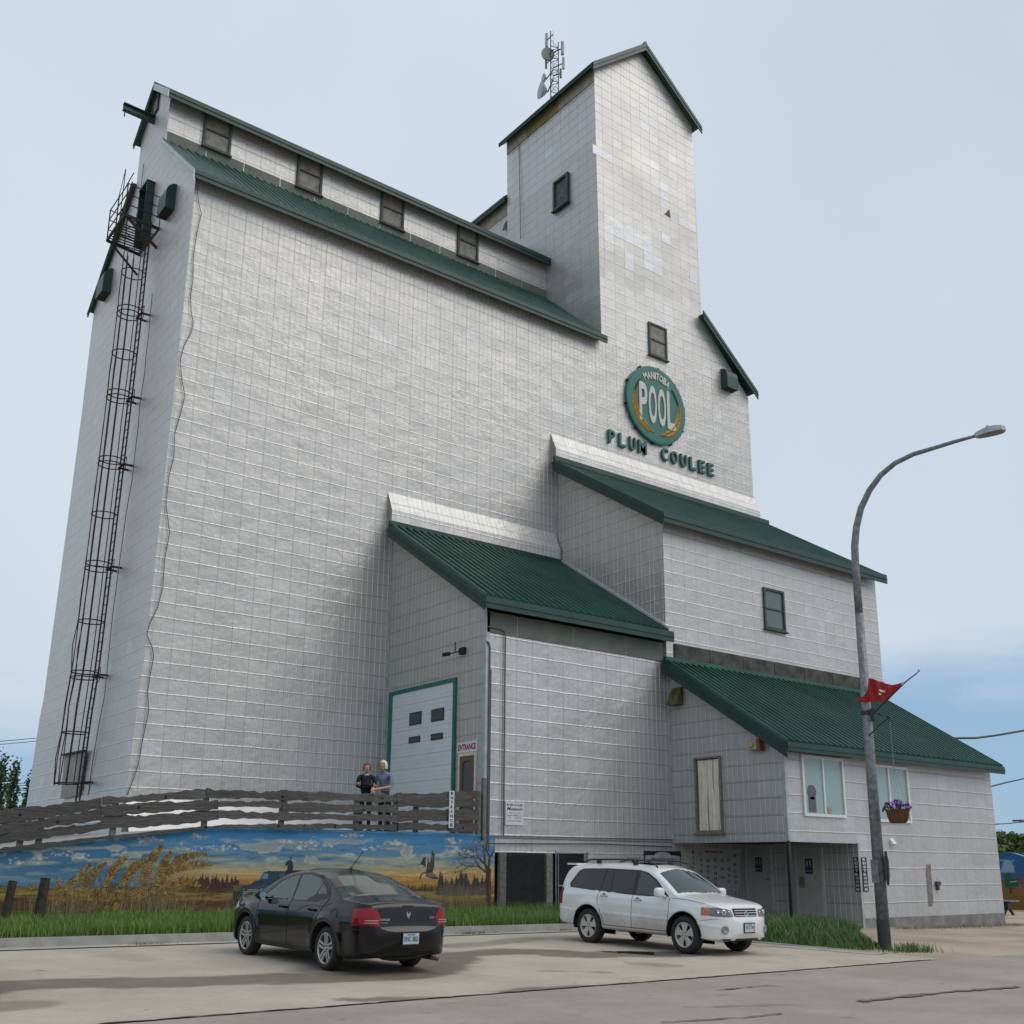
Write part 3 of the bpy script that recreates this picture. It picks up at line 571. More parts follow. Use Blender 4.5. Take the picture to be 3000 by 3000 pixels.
mb.prism([(XC, a1, z1), (XC-.06, a1, z1), (XC-.34, a1, z0), (XC, a1, z0)], (0, a0-a1, 0)); part(mb, 'vent_hood', simple('mossy_sheet_metal', (.10, .095, .035), .8, 0, .5, 6.), 'rusty mossy hood near the stained frieze')
# --- alarm bell box, cctv camera, conduits
mb = MB(); p = onx(2208, 2186, XC); mb.box((XC-.22, p[1]-.3, p[2]-.13), (XC, p[1]+.08, p[2]+.13)); mb.box((XC-.24, p[1]-.42, p[2]-.17), (XC, p[1]-.3, p[2]+.19), 1); mb.lathe([(0, 0), (.085, 0), (.085, .05), (0, .07)], (XC-.22, p[1]-.1, p[2]+.02), (-1, 0, 0), 14, 2)
part(mb, 'alarm_box', [simple('cream_metal_box', (.38, .36, .27), .6), simple('rusty_box', (.2, .09, .05), .8), simple('yellow_bell', (.42, .33, .1), .6)])
mb = MB(); p = onx(1360, 1908, XB0)
mb.tube([p+V(-.1, 0, 0), p+V(-.3, .35, -.06)], .02); mb.tube([p+V(-.3, .35, -.06), p+V(-.42, .55, -.08)], .06, 10); mb.bar(p+V(-.2, .2, 0), p+V(-.2, .2, .3), .025, .025); mb.box(p+V(-.12, -.12, -.1), p+V(0, .12, .1))
part(mb, 'security_camera', M_DARK)
mb = MB(); yy = D2-.05
x1_ = ony(1480, 1900, yy)[0]; zt = ony(1480, 1846, yy)[2]
mb.tube([(XB0+.02, yy, zt+.02), (x1_-.15, yy, zt), (x1_-.03, yy, zt-.05), (x1_, yy, zt-.2), (x1_, yy, 2.42)], .022, 6)
x2_ = ony(1434, 2000, yy)[0]; mb.tube([(XB0-.02, yy+.02, 8.02), (x2_-.06, yy, 8.0), (x2_, yy, 7.85), (x2_, yy, 2.2)], .03, 6); mb.tube([(x2_+.05, yy, 7.2), (x2_+.05, yy, 2.0)], .018, 6); mb.tube([(XB0+.1, yy, 2.18), (12.5, yy, 2.24), (15.6, yy, 2.2)], .02, 6)
part(mb, 'conduit', M_CABLE)
mb = MB()      # slack cable down the main corner
cp = [(572, 515), (583, 600), (590, 625), (575, 690), (566, 760), (565, 820), (558, 870), (560, 915), (566, 945), (560, 975), (540, 1010), (528, 1055), (532, 1110), (542, 1160), (528, 1215), (512, 1270), (509, 1340), (495, 1395), (486, 1480), (497, 1560), (482, 1640), (477, 1720), (462, 1780), (437, 1830), (430, 1860), (447, 1900), (450, 1925), (440, 1975), (432, 2030), (436, 2080), (428, 2120), (415, 2180), (405, 2240), (388, 2290), (372, 2330)]
mb.tube([ony(x, y, -.06) for x, y in cp], .014, 5); part(mb, 'slack_cable', M_CABLE, smooth=True)
mb = MB(); cp = [(421, 480), (412, 560), (408, 595), (398, 640), (395, 690), (446, 860), (438, 950), (436, 975), (428, 1040), (424, 1090), (410, 1180), (405, 1250), (395, 1330), (388, 1400), (370, 1500), (350, 1650), (330, 1800), (320, 1900), (306, 2040), (290, 2120), (270, 2240), (258, 2330)]
mb.tube([onx(x, y, -.3) for x, y in cp[5:]], .014, 5); mb.tube([onx(x, y, -.05) for x, y in cp[:5]], .014, 5); part(mb, 'slack_cable', M_CABLE)
mb = MB(); cp = [(1508, 400), (1520, 425), (1522, 520), (1524, 620), (1525, 700)]; mb.tube([onx(x, y, XT0-.25) for x, y in cp], .018, 5); part(mb, 'slack_cable', M_CABLE)
# low door and shutter at the foot of the end wall
mb = MB(); a = [onx(x, y, -.36) for x, y in ((192, 2212), (252, 2200), (232, 2330), (180, 2340))]
mb.prism(a, (-.03, 0, 0)); mb.bar(a[0]+V(-.05, .05, 0), a[1]+V(-.05, -.05, 0), .16, .05, 1); part(mb, 'ground_door', [simple('grey_shutter', (.27, .26, .25), .7, 0, .15, 4.), M_RUST])
# small fittings on the office front
mb = MB()
p = ony(2612, 2467, D3); mb.prism([p+V(-.1, 0, .12), p+V(.1, 0, .12), p+V(.1, -.13, -.06), p+V(-.1, -.13, -.06)], (0, .1, -.05))
part(mb, 'dryer_vent', M_WHITE)
mb = MB(); p = ony(2744, 2595, D3); mb.box(p+V(-.05, -.08, -.14), p+V(.05, 0, .13)); mb.box(p+V(-.1, -.1, .02), p+V(.12, -.02, .14)); part(mb, 'tap_box', simple('dark_grey_iron', (.06, .06, .06), .6))
mb = MB(); q = [ony(x, y, D3-.012) for x, y in ((2715, 2532), (2727, 2532), (2734, 2640), (2732, 2655), (2722, 2655), (2714, 2560))]; mb.prism(q, (0, .01, 0)); part(mb, 'rust_streak', simple('old_sealant_stain', (.22, .18, .17), .85, 0, .3, 12.))
mb = MB(); mb.box((XE+.05, D3-.006, -.9), (XD, D3-.001, ony(2700, 2684, D3)[2])); part(mb, 'concrete_footing', simple('bare_footing', (.21, .205, .20), .85, 0, .25, 3., .004, 12))
# ------------------------------------------------------------------ ground sheets
def sheet(name, xs, ys, dz, mat, kind='structure', label=None, cat=None, inside=None, fy=None, parent=None):
    mb = MB(); n = len(xs); vs = []
    for j, y in enumerate(ys):
        for x in xs:
            yy = y if fy is None else fy(x, j/(len(ys)-1)); vs.append((x, yy, ground(x, yy)+dz))
    fs = [(j*n+i, j*n+i+1, (j+1)*n+i+1, (j+1)*n+i) for j in range(len(ys)-1) for i in range(n-1) if inside is None or inside((xs[i]+xs[i+1])/2, (ys[j]+ys[j+1])/2)]
    mb.add(vs, fs, 0, [(v[0], v[1]) for v in vs]); return mb.build(name, mat, parent, label, cat, kind=kind, smooth=True, org=(0, 0, 0))
def lin(a, b, st): n = max(1, int(round((b-a)/st))); return [a+(b-a)*i/n for i in range(n+1)]
far = [100, 180, 350, 800, 2500]
def vnoise(shape, cells, seed):
    rg = np.random.RandomState(seed); g = rg.rand(cells[0]+2, cells[1]+2)
    a = np.linspace(0, cells[0], shape[0]); b = np.linspace(0, cells[1], shape[1]); i = np.minimum(a.astype(int), cells[0]); j = np.minimum(b.astype(int), cells[1]); fa = (a-i)[:, None]; fb = (b-j)[None, :]
    fa = fa*fa*(3-2*fa); fb = fb*fb*(3-2*fb); i = i[:, None]; j = j[None, :]
    return (g[i, j]*(1-fa)*(1-fb)+g[i+1, j]*fa*(1-fb)+g[i, j+1]*(1-fa)*fb+g[i+1, j+1]*fa*fb)
def fbm(shape, cells, seed, o=4):
    r = 0; t = 0
    for k in range(o): w_ = .5**k; r = r+w_*vnoise(shape, (cells[0]*2**k, cells[1]*2**k), seed+k); t += w_
    return r/t
def gravelmat():
    s = NT('sandy_gravel'); v = s.vec('Object'); a = s.noise(v, .35, 5); b = s.noise(v, 22., 6, .7)
    c = s.mix(s.mr(a, .38, .62, 0, 1, True), (.46, .37, .27), (.30, .24, .175)); c = s.mix(s.mr(b, .35, .7, 0, .6), c, (.42, .37, .30)); s.bump(b, .02); return s.set(c, .95)
M_GRAVEL = gravelmat()
def redge(x): return -19.03+.042*min(16, max(-40, x+6.15))
xs = [-f for f in far[::-1]]+lin(-60, 60, 1.)+far; ys = [-f for f in far[::-1]]+lin(-60, 60, 1.)+far
sheet('ground', xs, ys, 0, M_GRAVEL)
s = NT('worn_asphalt'); v = s.vec('Object'); a = s.noise(v, .5, 5); b = s.noise(v, 60., 4, .8); cst = s.noise(s.vec('Object', (.15, 1.2, 1)), 1.2, 5)
c = s.mix(s.mr(a, .35, .65, 0, 1, True), (.355, .30, .262), (.44, .378, .335)); c = s.mix(s.mr(cst, .4, .7, 0, .3), c, (.28, .235, .20)); c = s.mix(s.mr(b, .55, .75, 0, .55), c, (.60, .53, .48)); c = s.mix(s.mr(b, .25, .44, .75, 0), c, (.13, .105, .09)); m2 = s.noise(v, 7., 5, .7); c = s.mix(s.mr(m2, .5, .72, 0, .35), c, (.27, .225, .19)); c = s.mix(s.mr(s.noise(v, 2.3, 3), .66, .74, 0, .5), c, (.19, .16, .14))
s.bump(b, .016); s.set(c, .9); M_ASPH = s.m
xr = [-2500, -800, -350, -180, -100]+lin(-60, 60, 1.)+[100, 180, 350, 800, 2500]; yr = lin(0, 1, 1/24)
road = sheet('road', xr, yr, .008, M_ASPH, fy=lambda x, t: -34+(redge(x)+34)*t)
# concrete parking apron with its damp stains
def curb_x(y): return float(np.interp(y, [-18.9, -17.6, -17.44, -16.3, -15.74, -14.53, -12.5, -11, -10.2, -9.85], [9.9, 9.99, 9.99, 9.62, 9.21, 8.85, 8.45, 8.3, 8.2, 7.95]))
def curb_y(x): return -10.35+.045*(x-1.)
NX, NY = 520, 130; X0, X1 = -34., 11.; n0 = fbm((NY, NX), (4, 18), 3, 5); n1_ = fbm((NY, NX), (6, 14), 11, 5); n2_ = fbm((NY, NX), (40, 160), 5, 3)
XX = np.linspace(X0, X1, NX)[None, :].repeat(NY, 0); TT = np.linspace(0, 1, NY)[:, None].repeat(NX, 1)
ed_ = np.array([redge(x) for x in XX[0]])[None, :]; YY = ed_+(-9.7-ed_)*TT
def seg(px, w_, soft=.5):
    P = [ong(*p)[:2] for p in px]; d = np.full(XX.shape, 99.)
    for a, b in zip(P, P[1:]):
        ab = b-a; t = np.clip(((XX-a[0])*ab[0]+(YY-a[1])*ab[1])/(ab@ab), 0, 1); d = np.minimum(d, np.hypot(XX-a[0]-ab[0]*t, (YY-a[1]-ab[1]*t)*1.))
    d = d+(n1_-.5)*1.3+(n2_-.5)*.25; return np.clip((w_-d)/(w_*soft), 0, 1)
st = np.maximum.reduce([seg([(-300, 2935), (0, 2895), (240, 2882), (620, 2878), (900, 2868)], .42, .35), seg([(850, 2872), (1180, 2868), (1240, 2850), (1330, 2800), (1500, 2790), (1640, 2790)], .62, .35),
    seg([(1300, 2775), (1450, 2765), (1560, 2752)], .35, .6)*.6, seg([(1640, 2798), (1760, 2795), (1950, 2796)], .5, .35), seg([(1590, 2848), (1750, 2850)], .28, .5)*.8, seg([(1900, 2828), (1960, 2832)], .15, .6)*.5,
    seg([(1060, 2935), (1350, 2925), (1560, 2905), (1750, 2905)], .3, .4)*.9, seg([(-200, 2970), (60, 2948)], .3, .6)*.6, seg([(1080, 2830), (1010, 2850)], .8, .5)*.7, seg([(1400, 2865), (1500, 2855)], .16, .7)*.5])
st = np.clip(st*(.75+.5*n2_), 0, 1); pud = np.clip(seg([(1775, 2790), (1895, 2792)], .33, .3)*1.3, 0, 1)
st = np.maximum(st, np.clip((n0-.62)*2.2, 0, .35))
mb = MB(); vs = [(XX[j, i], YY[j, i], ground(XX[j, i], YY[j, i])+.016) for j in range(NY) for i in range(NX)]; fs = []
for j in range(NY-1):
    for i in range(NX-1):
        x, y = XX[j, i], YY[j, i]
        if y < curb_y(x)+.3 and x < curb_x(y)+.05: fs.append((j*NX+i, j*NX+i+1, (j+1)*NX+i+1, (j+1)*NX+i))
mb.add(vs, fs)
s = NT('parking_concrete'); at = s.node('ShaderNodeAttribute', attribute_name='stain'); spc = s.node('ShaderNodeSeparateColor'); s.t.links.new(at.outputs['Color'], spc.inputs[0]); v = s.vec('Object'); a = s.noise(v, .8, 6); b = s.noise(v, 45., 4, .7)
c = s.mix(s.mr(a, .35, .65, 0, 1), (.42, .365, .30), (.50, .44, .37)); c = s.mix(s.mr(b, .4, .7, 0, .3), c, (.33, .29, .24)); m2 = s.noise(v, 6., 6, .7); c = s.mix(s.mr(m2, .48, .75, 0, .4), c, (.29, .25, .20)); c = s.mix(s.mr(s.noise(v, 3.1, 2), .70, .76, 0, .55), c, (.17, .145, .12)); c = s.mix(s.math('MULTIPLY', spc.outputs[0], .88), c, (.13, .105, .08)); c = s.mix(spc.outputs[1], c, (.05, .045, .03))
r_ = s.mr(spc.outputs[0], 0, 1, .9, .62); r_ = s.math('MULTIPLY', r_, s.mr(spc.outputs[1], 0, 1, 1., .08)); s.bump(s.math('MULTIPLY', b, s.mr(spc.outputs[1], 0, 1, 1, 0)), .006); s.set(c, r_)
lot = mb.build('parking_apron', s.m, kind='structure', smooth=True, org=(0, 0, 0))
ca = lot.data.color_attributes.new('stain', 'FLOAT_COLOR', 'POINT'); ca.data.foreach_set('color', np.stack([st.ravel(), pud.ravel(), st.ravel()*0, st.ravel()*0+1], 1).ravel())
def crack(px, w_, name, parent, mat, seed=1, plane=None):
    P = [ong(*p) for p in px] if plane is None else px; rg = random.Random(seed); mb = MB(); Q = []
    for a, b in zip(P, P[1:]):
        n = max(2, int(np.linalg.norm(b-a)/.12))
        for i in range(n): Q.append(a+(b-a)*i/n)
    L = []
    for i, p in enumerate(Q):
        ww = w_*(.35+rg.random()); dy = rg.uniform(-.02, .02); L.append(((p[0], p[1]-ww+dy), (p[0]+rg.uniform(-.02, .02), p[1]+ww+dy)))
    for a, b in zip(L, L[1:]):
        q = [a[0], b[0], b[1], a[1]]; mb.add([(x, y, ground(x, y)+.021) for x, y in q], [(0, 1, 2, 3)])
    return mb.build(name, mat, parent)
M_CRACK = simple('dark_joint_dirt', (.06, .05, .04), .9)
crack([V(x, redge(x)+.01, 0) for x in lin(-14, 9.8, 1.)], .022, 'joint', road, M_CRACK, 3, True)
crack([(2520, 2938), (2660, 2922), (2800, 2908), (3000, 2893)], .07, 'crack', road, simple('crack_filler', (.15, .125, .1), .95), 5)
crack([(1940, 3000), (2180, 2985), (2320, 2972)], .02, 'crack', road, M_CRACK, 6); crack([(2110, 2903), (2250, 2890), (2330, 2896)], .03, 'crack', road, simple('crack_dust', (.17, .14, .11), .95), 8)
crack([(2000, 2955), (2330, 2948), (2380, 2950)], .012, 'crack', road, M_CRACK, 16)
# kerb
M_KERB = simple('kerb_concrete', (.27, .265, .25), .9, 0, .2, 3., .004, 30)
kp = [V(x, curb_y(x), 0) for x in lin(-34, 7.2, 1.)]+[V(7.75, -10.15, 0), V(8.1, -10.45, 0)]+[V(curb_x(y), y, 0) for y in lin(-10.9, -17.2, .45)]
mb = MB(); K = []
for i, p in enumerate(kp):
    a, b = kp[max(i-1, 0)], kp[min(i+1, len(kp)-1)]; d = unit(b-a); n = V(-d[1], d[0], 0); hk = (.16 if p[1] > -11.5 else .23) if i < len(kp)-3 else .23*(len(kp)-1-i)/3+.01
    g = ground(p[0], p[1]); K.append([p-n*.42+V(0, 0, g+.024), p-n*.02+V(0, 0, g+.03), p+n*.03+V(0, 0, g+.015+hk), p+n*.18+V(0, 0, g+.015+hk), p+n*.2+V(0, 0, g-.1)])
for a, b in zip(K, K[1:]):
    for j in range(4): mb.quad(a[j], b[j], b[j+1], a[j+1], 0 if j else 1)
mb.build('kerb', [M_KERB, simple('gutter_concrete', (.36, .335, .29), .9, 0, .2, 3.)], kind='structure', org=(0, 0, 0))
# ramp and deck behind the mural wall
def deckz(x): return float(np.interp(x, [-13.5, -4.64, -.45, 8.1], [.4, 1.76, 2.39, 2.41]))
mb = MB(); xd = lin(-13.5, 8.0, .5)
for a, b in zip(xd, xd[1:]):
    mb.quad((a, -5.55, deckz(a)), (b, -5.55, deckz(b)), (b, 0 if b > -.3 else 6, deckz(b)), (a, 0 if a > -.3 else 6, deckz(a)))
    mb.quad((a, 6, deckz(a)), (b, 6, deckz(b)), (b, 6, -.5), (a, 6, -.5)); mb.quad((a, -5.5, deckz(a)), (b, -5.5, deckz(b)), (b, -5.5, -.5), (a, -5.5, -.5))
mb.quad((8.0, -5.5, 2.39), (8.0, 0, 2.39), (8.0, 0, -.5), (8.0, -5.5, -.5)); mb.build('ramp', simple('ramp_concrete', (.3, .29, .27), .9, 0, .2), kind='structure', org=(0, 0, 0))
# ------------------------------------------------------------------ mural: painted retaining wall
CW, CH, CY0 = 1480, 300, 2410
cv = np.zeros((CH, CW, 3)); yy = np.arange(CH)[:, None]+CY0; xx = np.arange(CW)[None, :]
def rgb(r, g, b): c = np.array([r, g, b])/255.; return np.where(c < .04, c/12.92, ((c+.055)/1.055)**2.4)
def ramp_(v, stops):
    r = np.zeros(v.shape+(3,))
    for k in range(3): r[..., k] = np.interp(v, [a for a, b in stops], [b[k] for a, b in stops])
    return r
hz = np.interp(np.arange(CW), [0, 120, 500, 700, 1460], [2592, 2598, 2610, 2612, 2612])[None, :]
base = ramp_(yy+0*xx, [(2410, rgb(78, 150, 200)), (2440, rgb(60, 132, 184)), (2490, rgb(76, 130, 168)), (2530, rgb(118, 140, 140)), (2555, rgb(168, 146, 92)), (2575, rgb(170, 122, 58)), (2610, rgb(132, 92, 48))])
left = ramp_(yy+0*xx, [(2410, rgb(76, 148, 198)), (2450, rgb(56, 118, 166)), (2530, rgb(58, 106, 140)), (2590, rgb(70, 120, 150)), (2610, rgb(80, 110, 120))])
mL = np.clip((520-xx)/160., 0, 1)[..., None]+0*base; cv = base*(1-mL)+left*mL
st1 = fbm((CH, CW), (28, 14), 21, 5); st2 = fbm((CH, CW), (16, 26), 31, 5); st3 = fbm((CH, CW), (60, 30), 41, 3)
def over(m, c): 
    global cv
    m = np.clip(m, 0, 1)[..., None]; cv = cv*(1-m)+np.asarray(c)*m
band = np.exp(-((yy-2495)/38.)**2)+0*xx
over(np.clip((st1-.54)*6, 0, .7)*np.clip((2600-yy)/60., 0, 1)*np.clip((yy-2455)/20., 0, 1), rgb(165, 165, 140))
over(np.clip((st1-.36)*-8, 0, .6)*np.clip((yy-2450)/30., 0, 1)*np.clip((2570-yy)/40., 0, 1), rgb(30, 85, 125))
over(np.clip((st2-.56)*9, 0, .9)*band*np.clip((yy-2452)/8., 0, 1), rgb(190, 190, 175)); over(np.clip((st2-.64)*9, 0, .7)*band*np.clip((yy-2458)/8., 0, 1), rgb(120, 130, 135))
over(np.clip((st3-.55)*6, 0, .6)*np.exp(-((yy-2565)/22.)**2)*np.clip((xx-540)/50., 0, 1), rgb(225, 175, 90))
# cumulus heads, fields
def disc(cx, cy, r, c, a=1., ry=None): d = ((xx-cx)/r)**2+((yy-cy)/(ry or r))**2; over(np.clip((1-d)*2, 0, 1)*a, c)
def poly(pts, c, a=1.):
    global cv
    P = np.array(pts, float); x0, y0 = np.floor(P.min(0)).astype(int)-1; x1, y1 = np.ceil(P.max(0)).astype(int)+2; x0 = max(0, x0); x1 = min(CW, x1); y0 = max(CY0, y0); y1 = min(CY0+CH, y1)
    if x1 <= x0 or y1 <= y0: return
    gx, gy = np.meshgrid(np.arange(x0, x1), np.arange(y0, y1)); ins = np.zeros(gx.shape, bool); n = len(P)
    for i in range(n):
        a_, b_ = P[i], P[(i+1) % n]; cnd = (a_[1] > gy) != (b_[1] > gy)
        with np.errstate(divide='ignore', invalid='ignore'): xi = (b_[0]-a_[0])*(gy-a_[1])/(b_[1]-a_[1]+1e-9)+a_[0]
        ins ^= cnd & (gx < xi)
    sub = cv[y0-CY0:y1-CY0, x0:x1]; sub[ins] = sub[ins]*(1-a)+np.asarray(c)*a
def line(pts, w_, c, a=1.):
    for (ax, ay), (bx, by) in zip(pts, pts[1:]):
        d = math.hypot(bx-ax, by-ay)+1e-6; nx, ny = -(by-ay)/d*w_/2, (bx-ax)/d*w_/2; poly([(ax+nx, ay+ny), (bx+nx, by+ny), (bx-nx, by-ny), (ax-nx, ay-ny)], c, a)
R = random.Random(4)
for cx, cy, n, w_ in [(325, 2462, 26, 40), (430, 2466, 30, 50), (575, 2455, 16, 30), (540, 2492, 22, 60), (660, 2490, 16, 50), (830, 2470, 22, 50), (880, 2490, 30, 50), (925, 2470, 14, 30), (1035, 2452, 30, 38), (960, 2480, 18, 50), (1150, 2478, 34, 48), (1090, 2492, 18, 50), (1325, 2470, 22, 30), (1345, 2500, 16, 40), (60, 2530, 14, 50), (190, 2505, 18, 60), (245, 2522, 16, 40), (110, 2518, 12, 40)]:
    for _ in range(n):
        t = R.random(); dx = R.gauss(0, w_*.42); h = abs(R.gauss(0, 1))*(1-abs(dx)/w_/1.6)*9
        disc(cx+dx, cy-h, R.uniform(3, 7), rgb(*(R.choice([(205, 205, 192), (182, 184, 175), (150, 155, 152), (122, 135, 142)]))), .7, R.uniform(2, 4))
    line([(cx-w_*1.2, cy+6), (cx-w_*.2, cy+4), (cx+w_, cy+5)], 3, rgb(110, 128, 138), .6)
gm = np.clip((yy-hz)/3., 0, 1); gcol = ramp_(yy+(st1-.5)*30, [(2595, rgb(92, 98, 48)), (2615, rgb(150, 128, 55)), (2632, rgb(128, 104, 44)), (2645, rgb(88, 55, 32)), (2665, rgb(100, 66, 38)), (2690, rgb(50, 55, 55)), (2710, rgb(45, 50, 48))])
m = gm[..., None]; cv = cv*(1-m)+gcol*m
over(np.clip((st3-.55)*7, 0, .8)*gm, rgb(58, 36, 24)); over(np.clip((st1-.6)*7, 0, .7)*gm*np.clip((2640-yy)/10., 0, 1), rgb(185, 165, 75))
def pines(x0, x1, base_, h0, c, seed, dens=2.2, sh=1.):
    rg = random.Random(seed); x = x0
    while x < x1:
        h = h0*(.45+.75*rg.random()**1.5); 
        for k in range(4): yb = base_-h*.8*k/4; w_ = h*.23*sh*(1-k/5); poly([(x-w_, yb), (x+w_, yb), (x+rg.uniform(-1, 1), yb-h*.45)], rgb(*[v+rg.randint(-9, 9) for v in c]), .95)
        x += rg.uniform(1.5, 5)*2/dens
over(np.exp(-((xx-630)/85.)**4)*np.clip((yy-2588+st2*14-5)/4., 0, 1)*np.clip((2618-yy)/3., 0, 1)*.95, rgb(62, 38, 32)); pines(545, 700, 2606, 40, (60, 36, 32), 1); pines(1160, 1290, 2612, 20, (66, 44, 36), 2); pines(1285, 1432, 2622, 62, (52, 46, 42), 3); pines(1290, 1430, 2625, 40, (82, 74, 66), 5)
disc(1270, 2612, 22, rgb(66, 96, 66), .5, 6); disc(1340, 2612, 25, rgb(60, 80, 60), .5, 6); disc(670, 2612, 18, rgb(50, 90, 60), .6, 4)
for i in range(70): x = R.uniform(560, 700) if i % 2 else R.uniform(1180, 1420); disc(x, R.uniform(2590, 2612), R.uniform(2, 5), rgb(90, 62, 50), .35, 2)
# wheat ears
def ear(x0, y0, x1, y1, bend, w_, seed):
    rg = random.Random(seed); n = int(math.hypot(x1-x0, y1-y0)/4.6)+2; nx, ny = -(y1-y0), (x1-x0); w_ *= 1.45; L = math.hypot(nx, ny); nx /= L; ny /= L; P = []
    for i in range(n+1): t = i/n; o = bend*math.sin(t*math.pi*.9)*L; P.append((x0+(x1-x0)*t+nx*o, y0+(y1-y0)*t+ny*o))
    poly([(P[i][0]+nx*w_*.62*math.sin(math.pi*(.12+.8*i/n)), P[i][1]+ny*w_*.62*math.sin(math.pi*(.12+.8*i/n))) for i in range(n+1)]+[(P[i][0]-nx*w_*.62*math.sin(math.pi*(.12+.8*i/n)), P[i][1]-ny*w_*.62*math.sin(math.pi*(.12+.8*i/n))) for i in range(n, -1, -1)], rgb(45, 36, 14), .85)
    for i in range(1, n):
        a, b = P[i-1], P[i+1]; d = math.hypot(b[0]-a[0], b[1]-a[1]); tx, ty = (b[0]-a[0])/d, (b[1]-a[1])/d; px_, py_ = -ty, tx; ww = w_*math.sin(math.pi*(.15+.75*i/n)); cc_ = rgb(*rg.choice([(158, 124, 50), (138, 106, 40), (112, 86, 32), (172, 140, 68)]))
        for s_ in (-1, 1):
            q = P[i]; line([(q[0]-tx*2, q[1]-ty*2), (q[0]+px_*s_*ww*.42+tx*2.2, q[1]+py_*s_*ww*.42+ty*2.2), (q[0]+px_*s_*ww*.55+tx*5.5, q[1]+py_*s_*ww*.55+ty*5.5)], 2.3, cc_, .95)
            if rg.random() < .6: line([(q[0]+px_*s_*ww*.5, q[1]+py_*s_*ww*.5), (q[0]+px_*s_*ww+tx*rg.uniform(14, 26), q[1]+py_*s_*ww+ty*rg.uniform(14, 26))], .9, rgb(88, 80, 40), .55)
over(np.exp(-(((xx-370)/210.)**2+((yy-2622)/42.)**2)**1.5)*np.clip((st2-.3)*4, 0, 1)*.75, rgb(112, 86, 32)); over(np.exp(-(((xx-400)/170.)**2+((yy-2600)/40.)**2)**2)*np.clip((st3-.45)*6, 0, 1)*.6, rgb(64, 54, 26))
for i in range(220): x = R.uniform(150, 600); y = R.uniform(2590, 2690); dx = R.uniform(-14, 30); line([(x, y), (x+dx*.5, y-R.uniform(8, 18)), (x+dx, y-R.uniform(16, 40))], R.uniform(.8, 2), rgb(*R.choice([(140, 108, 44), (96, 74, 32), (60, 46, 24), (170, 138, 66)])), .7)
for k, e in enumerate([(418, 2595, 480, 2478, -.10, 17), (462, 2598, 505, 2495, -.08, 15), (470, 2590, 612, 2513, -.22, 15), (505, 2556, 620, 2540, -.12, 13), (310, 2600, 378, 2512, -.12, 15), (352, 2602, 440, 2520, -.16, 14), (355, 2598, 430, 2528, -.1, 13), (230, 2598, 272, 2530, -.1, 12), (240, 2630, 315, 2530, -.12, 13), (170, 2580, 200, 2640, .1, 12), (215, 2600, 222, 2652, .02, 12), (250, 2640, 330, 2610, -.1, 12), (265, 2666, 400, 2640, -.2, 14), (370, 2625, 460, 2610, -.1, 11), (395, 2640, 498, 2628, -.24, 14), (430, 2650, 470, 2660, -.2, 11), (485, 2605, 588, 2608, -.24, 14), (190, 2625, 232, 2560, -.05, 11), (300, 2688, 318, 2650, 0, 10), (330, 2672, 350, 2640, 0, 10), (90, 2612, 95, 2590, 0, 8), (160, 2650, 215, 2610, 0, 10)]): ear(*e, 60+k)
# painted truck, men, goose, tree
T1, T2 = rgb(28, 56, 78), rgb(14, 30, 42)
poly([(703, 2640), (704, 2602), (712, 2594), (735, 2590), (748, 2580), (762, 2577), (772, 2556), (790, 2551), (900, 2552), (980, 2560), (980, 2650), (703, 2650)], T1); poly([(838, 2550), (985, 2552), (985, 2600), (838, 2598)], T2)
poly([(766, 2575), (774, 2559), (786, 2559), (786, 2575)], rgb(88, 130, 150)); poly([(790, 2575), (790, 2559), (812, 2558), (815, 2575)], rgb(40, 62, 72)); poly([(820, 2582), (819, 2560), (834, 2559), (836, 2582)], rgb(60, 84, 92)); disc(778, 2607, 5, rgb(130, 140, 140)); 
for i in range(5): line([(712, 2605+i*6), (740, 2607+i*6), (768, 2605+i*6)], 2.4, rgb(150, 150, 130)); line([(712, 2608+i*6), (768, 2608+i*6)], 2., rgb(20, 28, 30))
line([(760, 2598), (790, 2596), (805, 2610)], 3, rgb(50, 86, 108))
poly([(842, 2550), (843, 2530), (838, 2538), (835, 2534), (843, 2520), (850, 2519), (858, 2524), (859, 2550)], rgb(26, 40, 58)); disc(852, 2514, 4, rgb(28, 30, 34))
poly([(680, 2690), (682, 2640), (681, 2600), (688, 2590), (700, 2592), (704, 2610), (700, 2640), (698, 2690)], rgb(34, 40, 34)); poly([(682, 2612), (683, 2594), (703, 2592), (704, 2612)], rgb(92, 80, 50)); disc(696, 2583, 6, rgb(48, 30, 24))
G1, G2 = rgb(52, 50, 48), rgb(110, 104, 96)
poly([(1247, 2560), (1252, 2530), (1253, 2505), (1258, 2530), (1262, 2520), (1266, 2486), (1272, 2500), (1273, 2530), (1268, 2556), (1285, 2574), (1270, 2577), (1250, 2568)], G1); poly([(1250, 2558), (1268, 2556), (1278, 2570), (1255, 2568)], G2); line([(1250, 2558), (1240, 2556), (1232, 2566), (1231, 2576)], 3.5, G1); line([(1255, 2530), (1259, 2548)], 2, G2, .6); line([(1268, 2505), (1266, 2545)], 2, G2, .6)
poly([(1232, 2530), (1238, 2515), (1248, 2508), (1246, 2530), (1248, 2543)], G1); line([(1234, 2532), (1226, 2533), (1223, 2538)], 2.5, G1)
